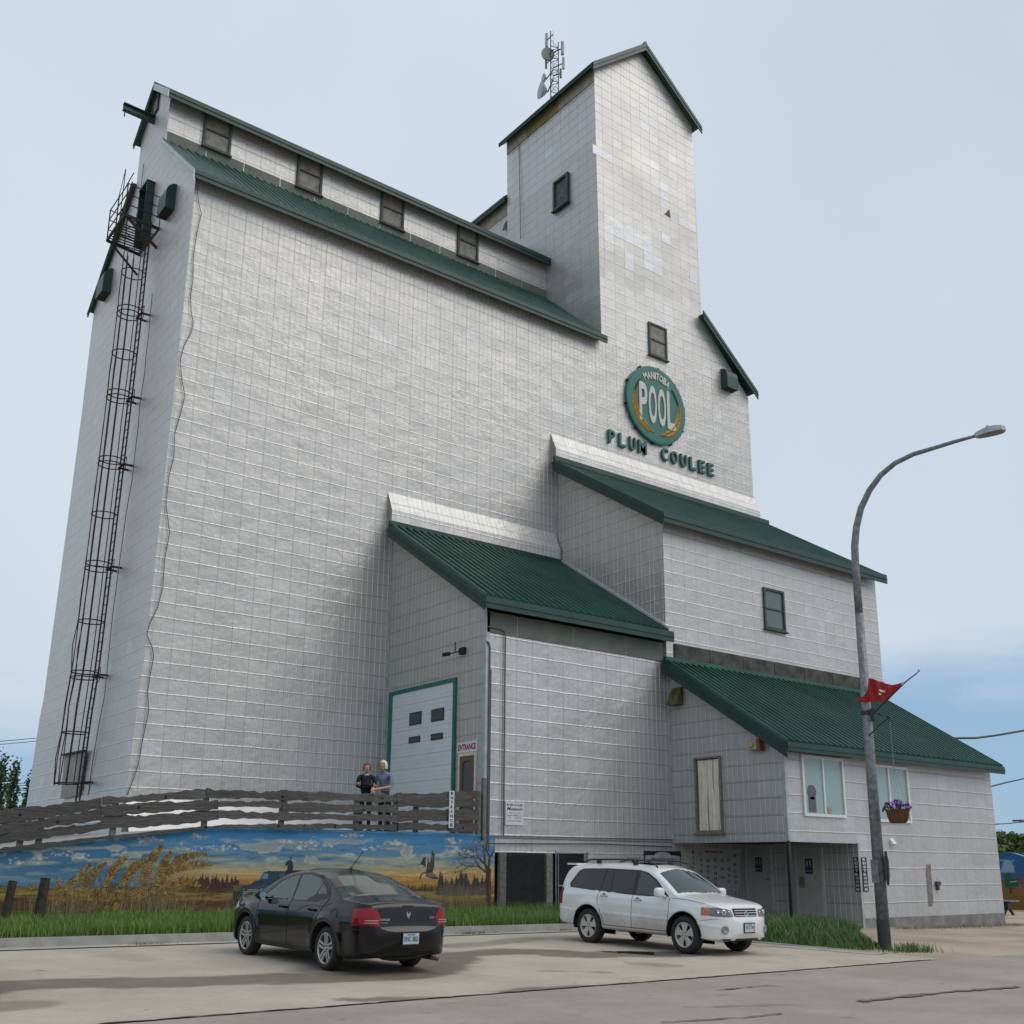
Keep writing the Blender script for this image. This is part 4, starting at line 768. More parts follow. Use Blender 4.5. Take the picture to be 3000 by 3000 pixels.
def branch(x, y, a, L, w_, d, rg):
    x2, y2 = x+L*math.cos(a), y-L*math.sin(a); line([(x, y), (x2, y2)], w_, rgb(62+d*4, 38+d*4, 30+d*3))
    if d < 6:
        for s_ in (-1, 1):
            if rg.random() < .93: branch(x2, y2, a+s_*rg.uniform(.2, .6)+.07, L*rg.uniform(.62, .86), w_*.66, d+1, rg)
    elif rg.random() < .4: disc(x2, y2, 2, rgb(66, 84, 62), .6)
line([(1432, 2700), (1431, 2620), (1430, 2545)], 15, rgb(58, 32, 26)); line([(1436, 2700), (1434, 2560)], 4, rgb(90, 56, 44), .7)
rg = random.Random(9); branch(1431, 2560, 1.9, 30, 8, 0, rg); branch(1431, 2545, 1.45, 34, 7, 0, rg); branch(1429, 2560, 2.45, 34, 6, 1, rg)
over(np.clip((2424-yy)/3., 0, .6)+0*xx*0., rgb(100, 180, 240))
cv *= (.9+.2*fbm((CH, CW), (70, 300), 77, 2))[..., None]
def mtop(x): return float(np.interp(x, [-14, -4.64, -3.2, -.45, .2, 8.5], [.38, 1.78, 2.0, 2.40, 2.43, 2.44]))
GX = lin(-14, -5.2, .4)[:-1]+lin(-5.2, 8.42, .02); GN = 124; MY = -5.75; vsm = []; colm = []
for x in GX:
    zt = mtop(x)
    for j in range(GN+1): vsm.append((x, MY, -.1+(zt+.1)*j/GN))
P_ = np.array(vsm); dd = P_-CAM; zc = dd@FW; uu = 1500+FPX*(dd@RT)/zc; vv = PCY-FPX*(dd@UP)/zc
colm = cv[np.clip(np.round(vv-CY0), 0, CH-1).astype(int), np.clip(np.round(uu), 0, CW-1).astype(int)]
tp_ = np.array([v_[2] > mtop(v_[0])-.045 for v_ in vsm]); colm[tp_] = rgb(112, 184, 232)
mb = MB(); n = GN+1; mb.add(vsm, [(i*n+j, (i+1)*n+j, (i+1)*n+j+1, i*n+j+1) for i in range(len(GX)-1) for j in range(GN)])
for i in range(len(GX)-1):
    if i % 10 == 0 or GX[i] < -5.2:
        a, b = GX[i], GX[min(i+10, len(GX)-1)] if GX[i] >= -5.2 else GX[i+1]; mb.add([(a, MY, mtop(a)), (b, MY, mtop(b)), (b, MY+.22, mtop(b)), (a, MY+.22, mtop(a))], [(0, 1, 2, 3)], 1); mb.add([(a, MY+.22, mtop(a)), (b, MY+.22, mtop(b)), (b, MY+.22, -.1), (a, MY+.22, -.1)], [(0, 1, 2, 3)], 1)
mb.quad((8.42, MY, -.1), (8.42, MY+.22, -.1), (8.42, MY+.22, 2.44), (8.42, MY, 2.44), 1)
s = NT('mural_paint'); at = s.node('ShaderNodeAttribute', attribute_name='paint'); s.bump(s.noise(s.vec('Object'), 25., 4), .006); s.set(at.outputs['Color'], .7)
mur = mb.build('mural_wall', [s.m, simple('light_blue_masonry_paint', (.12, .36, .62), .7, 0, .1)], None, 'long low retaining wall painted with a prairie mural of wheat, clouds and a truck', 'mural wall')
ca = mur.data.color_attributes.new('paint', 'FLOAT_COLOR', 'POINT'); full = np.ones((len(mb.v), 4)); full[:len(colm), :3] = colm; ca.data.foreach_set('color', full.ravel())
# ------------------------------------------------------------------ plank fence on top of the wall
s = NT('weathered_slab_wood'); v = s.vec('Object', (1.2, 8, 22)); a = s.noise(v, 1.5, 8, .7, 1.2); b = s.noise(s.vec('Object'), 2.2, 3)
c = s.mix(s.mr(a, .3, .7, 0, 1), (.030, .028, .027), (.21, .20, .19)); c = s.mix(s.mr(b, .4, .7, 0, .6), c, (.11, .095, .08)); oi = s.node('ShaderNodeObjectInfo'); c = s.mix(s.mr(oi.outputs['Random'], 0, 1, 0, .6), c, (.055, .053, .052)); c = s.mix(s.mr(s.noise(s.vec('Object', (3, 3, 9)), 3., 5, .7), .56, .68, 0, .85), c, (.018, .016, .015)); s.bump(a, .03); s.set(c, .9); M_PLANK = s.m
fence = thing('plank_fence', (0, -5.85, 1.9), 'rustic fence of grey live-edge slabs running along the top of the mural wall', 'fence')
PL = [(-60, 298, 2380, 2425, 2338, 2369), (-60, 298, 2424, 2452, 2371, 2404), (-60, 298, 2454, 2484, 2406, 2430), (-60, 300, 2492, 2504, 2449, 2460),
      (301, 606, 2337, 2358, 2312, 2336), (298, 640, 2358, 2389, 2341, 2371), (298, 640, 2391, 2431, 2374, 2405), (300, 640, 2449, 2459, 2417, 2427),
      (606, 902, 2312, 2338, 2320, 2345), (640, 842, 2347, 2364, 2348, 2365), (638, 905, 2373, 2399, 2382, 2402), (640, 890, 2415, 2427, 2414, 2428),
      (902, 1165, 2321, 2345, 2326, 2350), (827, 1165, 2351, 2377, 2358, 2382), (906, 1165, 2382, 2402, 2388, 2406), (892, 1162, 2414, 2427, 2414, 2432),
      (1162, 1404, 2325, 2350, 2316, 2337), (1165, 1404, 2343, 2365, 2341, 2362), (1166, 1404, 2373, 2407, 2370, 2402), (1167, 1402, 2410, 2433, 2413, 2435)]
rg = random.Random(12)
for k, (xa, xb, ta, ba, tb, bb) in enumerate(PL):
    y0 = -5.86-.012*(k % 3); n = max(10, int((xb-xa)/9)); ph = [rg.uniform(0, 6.3) for _ in range(6)]; top = []; bot = []
    thk = (ba-ta+bb-tb)/2; ta += thk*.03; tb += thk*.03
    for i in range(n+1):
        t = i/n; x = xa+(xb-xa)*t; am = min(thk*.2, 4.6)
        w1 = am*(.55*math.sin(t*n*.19+ph[0])+.4*math.sin(t*n*.47+ph[1])+.35*math.sin(t*n*1.3+ph[4])+.5*rg.uniform(-1, 1)); w2 = am*(.55*math.sin(t*n*.17+ph[2])+.4*math.sin(t*n*.41+ph[3])+.35*math.sin(t*n*1.1+ph[5])+.35*rg.uniform(-1, 1))
        top.append(ony(x, ta+(tb-ta)*t+w1*.8, y0)); bot.append(ony(x, ba+(bb-ba)*t+w2*.8, y0))
    mb = MB(); d = V(0, .045, 0)
    for i in range(n):
        mb.quad(bot[i], bot[i+1], top[i+1], top[i]); mb.quad(top[i], top[i+1], top[i+1]+d, top[i]+d); mb.quad(bot[i+1], bot[i], bot[i]+d, bot[i+1]+d); mb.quad(bot[i+1]+d, bot[i]+d, top[i]+d, top[i+1]+d)
    mb.quad(bot[0]+d, bot[0], top[0], top[0]+d); mb.quad(bot[n], bot[n]+d, top[n]+d, top[n])
    for _ in range(rg.choice([0, 0, 1, 1])):
        i = rg.randrange(2, n-1); c_ = (top[i]+bot[i])/2+V(0, -.005, rg.uniform(-.04, .04)); mb.lathe([(0, .004), (.022, .006), (.036, 0)], c_+V(0, 0, 0), (0, -1, 0), 8, 1)
    mb.build('plank', [M_PLANK, simple('dark_knot_%d' % k, (.015, .013, .012), .9) if k == 0 else MATS['dark_knot_0']], fence)
M_POST = simple('pale_grey_post', (.15, .145, .135), .9, 0, .3, 8.)
for x, yt, yb in [(70, 2372, 2492), (125, 2365, 2482), (340, 2336, 2462), (606, 2311, 2430), (830, 2312, 2430), (1046, 2330, 2428), (1160, 2340, 2432), (1220, 2330, 2432), (1402, 2317, 2440)]:
    a, b = ony(x, yt, -5.76), ony(x, yb, -5.76); MB().box((a[0]-.06, -5.805, mtop(a[0])), (a[0]+.06, -5.70, a[2]-.02)).build('post', M_POST, fence)
mb = MB(); a, b = ony(1398, 2318, -5.7), ony(1412, 2450, -5.7); mb.box((7.93, -5.83, 2.3), (8.03, -5.72, 4.0)); mb.build('end_post', M_POST, fence)
# ------------------------------------------------------------------ cars
def gsm(a, k):
    if k < 1: return a
    w_ = np.exp(-.5*(np.arange(-3*k, 3*k+1)/k)**2); w_ /= w_.sum(); return np.convolve(np.pad(a, 3*k, 'edge'), w_, 'valid')
def pin(pt, P):
    x, z = pt[..., 0], pt[..., 1]; ins = np.zeros(x.shape, bool); n = len(P)
    for i in range(n):
        a, b = P[i], P[(i+1) % n]; c_ = (a[1] > z) != (b[1] > z)
        with np.errstate(divide='ignore', invalid='ignore'): xi = (b[0]-a[0])*(z-a[1])/(b[1]-a[1]+1e-12)+a[0]
        ins ^= c_ & (x < xi)
    return ins
def snap(P, k0, k1, poly, tol, msk):
    q = P[:, [k0, k1]]; best = np.full(len(q), 9.); tgt = q.copy(); n = len(poly)
    for i in range(n):
        a, b = np.array(poly[i], float), np.array(poly[(i+1) % n], float); ab = b-a; t = np.clip(((q-a)@ab)/(ab@ab+1e-12), 0, 1); c_ = a+t[:, None]*ab; d = np.hypot(*(q-c_).T); m_ = d < best; best[m_] = d[m_]; tgt[m_] = c_[m_]
    m_ = (best < tol) & msk; P[m_, k0] = tgt[m_, 0]; P[m_, k1] = tgt[m_, 1]
class Body:
    def __init__(s, S):
        s.S = S; s.xg = np.linspace(S['xr'], S['xf'], 2001); L = s.xg
        f = lambda k, sm: gsm(np.interp(L, [a for a, b in S[k]], [b for a, b in S[k]]), sm)
        s.zt = f('top', S.get('smt', 22)); s.zl = f('low', 8); s.zb = f('belt', 30); s.wd = f('width', 20)
        for e, x0, n in (('f', S['xfs'], S['nf']), ('r', S['xrs'], S['nr'])):
            if e == 'f': t = np.clip((L-x0)/(S['xf']-x0), 0, 1)
            else: t = np.clip((x0-L)/(x0-S['xr']), 0, 1)
            s.wd = s.wd*np.clip(1-t**n, 0.0, 1)**(1/n)
        for e in (0, -1): s.wd[e] = 0
    def at(s, a, x): return np.interp(x, s.xg, a)
    def hw(s, x, z):
        S = s.S; w_ = s.at(s.wd, x); zb = np.minimum(s.at(s.zb, x), s.at(s.zt, x)-.02); zl = s.at(s.zl, x); W = S['W']/2
        k = w_/W
        t = np.clip((z-zl)/(zb-zl+1e-6), 0, 1); y = W*(np.interp(t, S['sec'][0], S['sec'][1]))
        y = y-np.maximum(z-zb, 0)*S['tumble']
        for xw in S['axles']:
            r = np.hypot(x-xw, z-S['rw']); y = y+S['flare']*np.exp(-((r-S['ra']-.05)/.07)**2)*np.clip((z-.2)/.1, 0, 1)
        return y*k
    def mesh(s, nx=250, nl=40, nu=22, nt_=22):
        S = s.S; th = np.linspace(0, 1, nx); x = S['xr']+(S['xf']-S['xr'])*th
        e = .12; k = 26
        xs = np.concatenate([S['xr']+e*(1-np.cos(np.linspace(0, math.pi/2, k)))[:-1], np.linspace(S['xr']+e, S['xf']-e, nx), S['xf']-e*(1-np.cos(np.linspace(math.pi/2, 0, k)))[1:]])
        rows = []
        for x in xs:
            zt, zl, zb = s.at(s.zt, x), s.at(s.zl, x), s.at(s.zb, x); zb = min(zb, zt-.02); cr = S['crown']*min(1, s.at(s.wd, x)/(S['W']/2)); hgt = zt-zb
            ze = zt-min(cr, hgt*.5); R = []
            w0 = float(s.hw(x, zl+.02)); 
            for i in range(5): R.append((w0*.93*i/4, zl))
            for i in range(nl): z = zl+.02+(zb-zl-.02)*i/(nl-1); R.append((float(s.hw(x, z)), z))
            for i in range(1, nu+1): z = zb+(ze-zb)*i/nu; R.append((float(s.hw(x, z)), z))
            we = R[-1][0]
            for i in range(1, nt_+1): t = i/nt_; y = we*(1-t); R.append((y, ze+(zt-ze)*(1-(1-t)**2.4)))
            R = np.array(R)
            for _ in range(S.get('rsm', 3)):
                Q = R.copy(); a = 5+nl+nu-1; lo, hi = a-5, min(len(R)-1, a+6); Q[lo:hi] = .25*R[lo-1:hi-1]+.5*R[lo:hi]+.25*R[lo+1:hi+1]; Q[4:7] = .25*R[3:6]+.5*R[4:7]+.25*R[5:8]; R = Q
            rows.append(R)
        n = len(rows[0]); ring = 2*n-2; P = []
        for x, R in zip(xs, rows):
            for y, z in R: P.append((x, y, z))
            for y, z in R[-2:0:-1]: P.append((x, -y, z))
        P = np.array(P); F = [(i*ring+j, (i+1)*ring+j, (i+1)*ring+(j+1) % ring, i*ring+(j+1) % ring) for i in range(len(xs)-1) for j in range(ring)]
        J = np.array([j if j < n else 2*n-2-j for i in range(len(xs)-1) for j in range(ring)])
        return P, np.array(F), J, 5+nl, 5+nl+nu
def wheel(root, c, side, R, wdt, rimr, mats, style):
    MT, MR, MD = mats; ax = V(0, side, 0); c = np.asarray(c, float); h = wdt/2
    mb = MB(); mb.lathe([(rimr-.01, -h), (rimr+.01, -h+.0), (R-.035, -h), (R-.008, -h+.03), (R, -h+.06), (R, h-.06), (R-.008, h-.03), (R-.035, h), (rimr+.03, h+.004), (rimr, h-.008), (rimr-.012, h-.05)], c, ax, 56)
    wh = mb.build('wheel', MT, root, smooth=True, local=True)
    f = h-.012; mb = MB(); mb.lathe([(rimr+.004, f), (rimr-.008, f+.004), (rimr-.022, f-.012), (rimr-.03, -h+.02), (.0, -h+.03)], c, ax, 48, 0)
    mb.lathe([(0, f-.018), (.055, f-.018), (.07, f-.03), (.07, -h+.05)], c, ax, 24, 0); mb.lathe([(0, f-.012), (.03, f-.012), (.032, f-.018)], c, ax, 16, 0)
    p = V(1, 0, 0); q = V(0, 0, 1)
    for k in range(5):
        a = 2*math.pi*k/5+math.pi/2; d = math.cos(a)*p+math.sin(a)*q; t = -math.sin(a)*p+math.cos(a)*q
        if style == 'double':
            for s_ in (-1, 1):
                i0, i1 = .045, rimr-.012; w0, w1 = .017, .02; o0, o1 = .028*s_, .034*s_
                A = [c+d*i0+t*(o0-w0)+ax*(f-.02), c+d*i0+t*(o0+w0)+ax*(f-.02), c+d*i1+t*(o1+w1)+ax*(f-.004), c+d*i1+t*(o1-w1)+ax*(f-.004)]; mb.prism(A, -ax*.03, 0)
        else:
            pts = [(.03, -.04), (.03, .04), (rimr*.5, .052), (rimr*.78, .082), (rimr-.008, .125), (rimr-.008, -.125), (rimr*.78, -.082), (rimr*.5, -.052)]
            mb.prism([c+d*r+t*o+ax*(f-.012) for r, o in pts], -ax*.025, 0)
        a2 = a+math.pi/5; d2 = math.cos(a2)*p+math.sin(a2)*q; mb.lathe([(0, 0), (.008, 0), (.009, -.01)], c+d2*.045+ax*(f-.008), ax, 8, 1)
    rm = mb.build('rim', [MR, MD], wh, local=True)
    mb = MB(); mb.lathe([(0, -h+.05), (rimr-.04, -h+.05)], c, ax, 24); mb.lathe([(.06, f-.07), (rimr*.75, f-.07), (rimr*.75, f-.09)], c, ax, 24, 1); mb.build('brake_disc', [MD, MATS.get('brake') or simple('brake', (.12, .12, .12), .4, .8)], wh, local=True)
    return wh
M_TYRE = simple('tyre_rubber', (.022, .022, .023), .8, 0, .25, 20.); M_RIMD = simple('wheel_dark', (.012, .012, .012), .6)
def carpaint(name, col, rough=.25, dirt=None, metal=0.):
    s = NT(name); c = col
    if dirt:
        v = s.vec('Object'); sp = s.node('ShaderNodeSeparateXYZ'); s.t.links.new(v, sp.inputs[0]); n = s.noise(v, 1.6, 6, .6); f = s.math('ADD', s.mr(sp.outputs[2], dirt[0], dirt[1], 1, 0), s.math('MULTIPLY', s.math('SUBTRACT', n, .5), 1.3))
        f = s.math('MULTIPLY', s.mr(f, .15, .75, 0, dirt[2], True), s.mr(sp.outputs[0], 1.45, 1.95, 1, .12)); c = s.mix(f, col, dirt[3]); r_ = s.mr(f, 0, dirt[2], rough, .75); s.set(c, r_, metal, Coat_Weight=.6, Coat_Roughness=.03, Specular_IOR_Level=dirt[4] if len(dirt) > 4 else .5); s.t.links.new(s.mr(f, 0, .4, dirt[5] if len(dirt) > 5 else .7, 0), s.b.inputs['Coat Weight'])
    else: s.set(col, rough, metal, Coat_Weight=.4, Coat_Roughness=.03)
    return s.m
def emit_faces(name, P, F, sel, mats, root, thick=0., off=0., N_=None, label=None):
    f = F[sel]; u, inv = np.unique(f.ravel(), return_inverse=True); v = P[u]+(N_[u]*off if off else 0); mb = MB(); mb.add(v, inv.reshape(-1, 4).tolist()); o = mb.build(name, mats, root, label, smooth=True, local=True); return o
def make_car(S, loc, rz, label):
    root = thing(S['name'], loc, label, 'car', None, rz); B = Body(S); P, F, J, jb, ju = B.mesh(); sg = np.sign(P[:, 1]+1e-9)
    side = np.abs(P[:, 1]) > .35; tol = .0125
    cen = lambda: P[F].mean(1)
    ar = [(xw, S['rw']) for xw in S['axles']]
    for nm, pl, wh_ in S['side']: snap(P, 0, 2, pl, tol, side)
    for nm, k0, k1, pl, cond in S['masks']: snap(P, k0, k1, pl, tol, cond(P))
    C_ = cen(); cut = np.zeros(len(F), bool)
    for xw, zw in ar: cut |= (np.hypot(C_[:, 0]-xw, C_[:, 2]-zw) < S['ra']) & (np.abs(C_[:, 1]) > .5)
    cut |= (C_[:, 2] < S['rw']) & (np.abs(C_[:, 1]) > .5) & (np.minimum(np.abs(C_[:, 0]-ar[0][0]), np.abs(C_[:, 0]-ar[1][0])) < S['ra']*.96)
    vk = np.zeros(len(P), bool); vk[F[~cut].ravel()] = True; vc = np.zeros(len(P), bool); vc[F[cut].ravel()] = True; bd = vk & vc & (P[:, 2] > S['rw']-.02)
    for xw, zw in ar:
        m_ = bd & (np.abs(P[:, 0]-xw) < S['ra']*1.2); d = P[m_][:, [0, 2]]-(xw, zw); r = np.hypot(*d.T); P[m_, 0] = xw+d[:, 0]/r*S['ra']; P[m_, 2] = zw+d[:, 1]/r*S['ra']
    C_ = cen(); cls = np.zeros(len(F), int); names = ['body']; n_ = P[F]; FN = np.cross(n_[:, 2]-n_[:, 0], n_[:, 3]-n_[:, 1]); FN /= np.linalg.norm(FN, axis=1)[:, None]+1e-9
    allm = [(nm, 0, 2, pl, (lambda q: np.abs(q[:, 1]) > .35)) for nm, pl, w_ in S['side']]+list(S['masks'])
    VN = np.zeros_like(P)
    for k in range(4): np.add.at(VN, F[:, k], FN)
    VN /= np.linalg.norm(VN, axis=1)[:, None]+1e-9
    flip = (VN*(P-P.mean(0))).sum() < 0
    if flip: VN = -VN; F = F[:, ::-1]
    for nm, k0, k1, pl, cond in allm:
        m_ = pin(C_[:, [k0, k1]], pl) & cond(C_) & ~cut
        if nm not in names: names.append(nm)
        cls[m_] = names.index(nm)
    body = emit_faces('body', P, F, (cls == 0) & ~cut, S['mats']['body'], root)
    for i, nm in enumerate(names[1:], 1):
        if not (cls == i).any(): continue
        base = nm.split('.')[0]; par = S['parent'].get(base); sel = cls == i
        grp = [(sel & (C_[:, 1] > 0)), (sel & (C_[:, 1] <= 0))] if base in S['pairs'] else [sel]
        for g in grp:
            if g.any(): emit_faces(base, P, F, g, S['mats'][base], body if par else root, off=S['off'].get(base, 0.), N_=VN)
    # wheel wells and floor
    mb = MB()
    for xw, zw in ar:
        for sd_ in (-1, 1):
            n = 20; yo = float(B.hw(xw, zw+S['ra']*.9))
            for k in range(n):
                a, b = math.pi*k/n-.15, math.pi*(k+1)/n-.15+.015
                if k == n-1: b = math.pi+.15
                p = [V(xw+S['ra']*math.cos(t), sd_*y, zw+S['ra']*math.sin(t)) for t, y in ((a, yo-.012), (b, yo-.012), (b, .45), (a, .45))]; mb.quad(*p)
            mb.add([V(xw+S['ra']*math.cos(math.pi*k/n), sd_*.47, zw+S['ra']*math.sin(math.pi*k/n)) for k in range(n+1)]+[V(xw-S['ra'], sd_*.47, .2), V(xw+S['ra'], sd_*.47, .2)], [tuple(range(n+3))])
    mb.box((S['xr']+.35, -.6, S['low'][1][1]+.0), (S['xf']-.35, .6, S['low'][1][1]+.06)); mb.build('wheel_well', M_DARK, root, local=True)
    for xw in S['axles']:
        for sd_ in (-1, 1): wheel(root, (xw, sd_*(S['track']/2), S['rw']), sd_, S['rw'], S['tw'], S['rim'], (M_TYRE, S['mats']['rim'], M_RIMD), S['style'])
    # lines that follow the skin: (points in x,z), radius
    for nm, pts, r, mat in S['lines']:
        for sd_ in (-1, 1):
            Q = []
            for a, b in zip(pts, pts[1:]):
                m_ = max(2, int(math.hypot(b[0]-a[0], b[1]-a[1])/.05))
                for k in range(m_+(b == pts[-1])): t = k/m_; x, z = a[0]+(b[0]-a[0])*t, a[1]+(b[1]-a[1])*t; Q.append((x, sd_*(float(B.hw(x, z))+.0015), z))
            MB().tube(Q, r, 5).build(nm, mat, body, smooth=True, local=True)
    def sx(y, z, end): 
        m_ = (np.abs(P[:, 1]-y) < .05) & (np.abs(P[:, 2]-z) < .04) & ((P[:, 0] > 1.2) if end > 0 else (P[:, 0] < -1.2)); return float(P[m_, 0].max() if end > 0 else P[m_, 0].min())
    S['extra'](root, body, B, sx, S); return root
M_TRIM = simple('black_trim', (.015, .015, .016), .5); M_CHROME = simple('chrome_trim', (.55, .56, .58), .15, .9); M_SILVER = simple('silver_alloy', (.46, .46, .45), .32, .75, .05)
M_SILVER2 = simple('dusty_silver_alloy', (.50, .475, .43), .45, .2, .1)
M_PLATE = simple('licence_plate_blue_white', (.42, .50, .56), .4); M_PLTXT = simple('plate_characters', (.01, .03, .05), .5)
def carglass(name, c): return NT(name).set(c, .03, 0., Specular_IOR_Level=.6, Coat_Weight=.0)
def plate(root, x, y, z, end, txt, h=.155, w_=.30):
    mb = MB(); mb.box((x-.006, y-w_/2-.02, z-h/2-.02), (x+.006, y+w_/2+.02, z+h/2+.02), 0); mb.box((x+end*.006, y-w_/2, z-h/2), (x+end*.010, y+w_/2, z+h/2), 1); p = mb.build('licence_plate', [M_TRIM, M_PLATE], root, local=True)
    mb = MB(); text(mb, txt, (x+end*.0115, y, z-.005), (0, end, 0), (0, 0, 1), .075, .26, bold=.02); text(mb, 'MANITOBA', (x+end*.0115, y, z+.058), (0, end, 0), (0, 0, 1), .022, .15); mb.build('plate_characters', M_PLTXT, p, local=True)
# --- dark sedan seen from the rear
def sedan_extra(root, body, B, sx, S):
    for sd_ in (-1, 1):
        y = float(B.hw(.78, .98)); mb = MB(); mb.blob((.80, sd_*(y+.13), 1.02), (.07, .11, .075), 3, 12, 8, 0, .02); mb.bar((.84, sd_*(y-.03), .97), (.82, sd_*(y+.06), 1.0), .05, .03); m_ = mb.build('door_mirror', S['mats']['body'], root, smooth=True, local=True)
        mb = MB(); mb.lathe([(0, 0), (.06, 0), (.065, .008)], (.725, sd_*(y+.13), 1.02), (-1, 0, 0), 16); mb.build('mirror_glass', NT('mirror_%d' % sd_).set((.45, .62, .66), .05, .6), m_, local=True)
        for hx in (.08, -.93):
            y = float(B.hw(hx, .86 if hx > 0 else .89)); mb = MB(); mb.box((hx-.11, sd_*(y+.012), .85), (hx+.11, sd_*(y+.035), .885)); mb.box((hx-.1, sd_*(y-.01), .855), (hx-.07, sd_*(y+.03), .88)); mb.box((hx+.07, sd_*(y-.01), .855), (hx+.1, sd_*(y+.03), .88)); mb.build('door_handle', S['mats']['body'], root, local=True)
    y = float(B.hw(-1.62, .84)); MB().tube([(-1.62+.085*math.cos(t), y+.002, .84+.085*math.sin(t)) for t in np.linspace(0, 2*math.pi, 25)], .004, 5).build('fuel_flap', M_DARK, body, smooth=True, local=True)
    x = sx(0, .90, -1); mb = MB()
    s_ = [(-.038, .045), (-.02, .05), (-.018, .02), (.018, .02), (.02, .05), (.042, .045), (.035, 0), (.0, -.055), (-.035, 0)]; mb.prism([(x-.004, a, .86+b) for a, b in s_], (-.008, 0, 0)); mb.box((x-.014, -.006, .83), (x-.012, .006, .86)); mb.build('badge', M_CHROME, body, local=True)
    mb = MB(); text(mb, 'AVENGER', (sx(.47, .78, -1)-.006, .46, .80), (0, -1, 0), (0, 0, 1), .032, .2, bold=.03); text(mb, 'FLEX FUEL', (sx(.47, .74, -1)-.006, .48, .755), (0, -1, 0), (0, 0, 1), .018, .14, bold=.02); text(mb, 'SXT', (sx(-.5, .8, -1)-.006, -.46, .82), (0, -1, 0), (0, 0, 1), .03, .1, bold=.03); mb.build('boot_lettering', M_CHROME, body, local=True)
    MB().box((sx(0, .98, -1)-.004, -.1, .985), (sx(0, .98, -1)+.01, .1, 1.0)).build('high_brake_light', simple('dark_red_lens', (.10, .01, .01), .3), body, local=True)
    plate(root, sx(0, .52, -1)-.012, 0, .525, -1, 'ENC 802')
    mb = MB(); z = .905+.0
    mb.tube([(-.62, .0, 1.495), (-.63, 0, 1.51)], .03, 8); mb.tube([(-.62, 0, 1.51), (-.98, 0, 1.78)], .006, 5); mb.build('aerial', M_BLACK, root, local=True)
    mb = MB(); mb.tube([(-2.1, -.55, .22), (-2.5, -.55, .22)], .032, 12); mb.blob((-2.05, -.1, .25), (.14, .42, .09), 2, 12, 8, 0, .02); mb.build('exhaust', M_CHROME if 0 else simple('exhaust_steel', (.10, .10, .10), .45, .6), root, smooth=True, local=True)
    mb = MB()
    for yv in (.5, -.5): pass
    for sd_ in (-1, 1):
        for z in (.75, .785):
            Q = [(sx(sd_*y, z, -1)-.006, sd_*y, z) for y in np.linspace(.58, .80, 7)]; MB().tube(Q, .0105, 6).build('lamp_strip', simple('pink_lamp_strip', (.42, .20, .20), .2) if 'pink_lamp_strip' not in MATS else MATS['pink_lamp_strip'], root, smooth=True, local=True)
    for sd_ in (-1, 1):
        for k, (z, c_) in enumerate([(.765, 0), (.72, 1), (.695, 0)]): pass
x4 = lambda q: (q[:, 0] < -1.9)
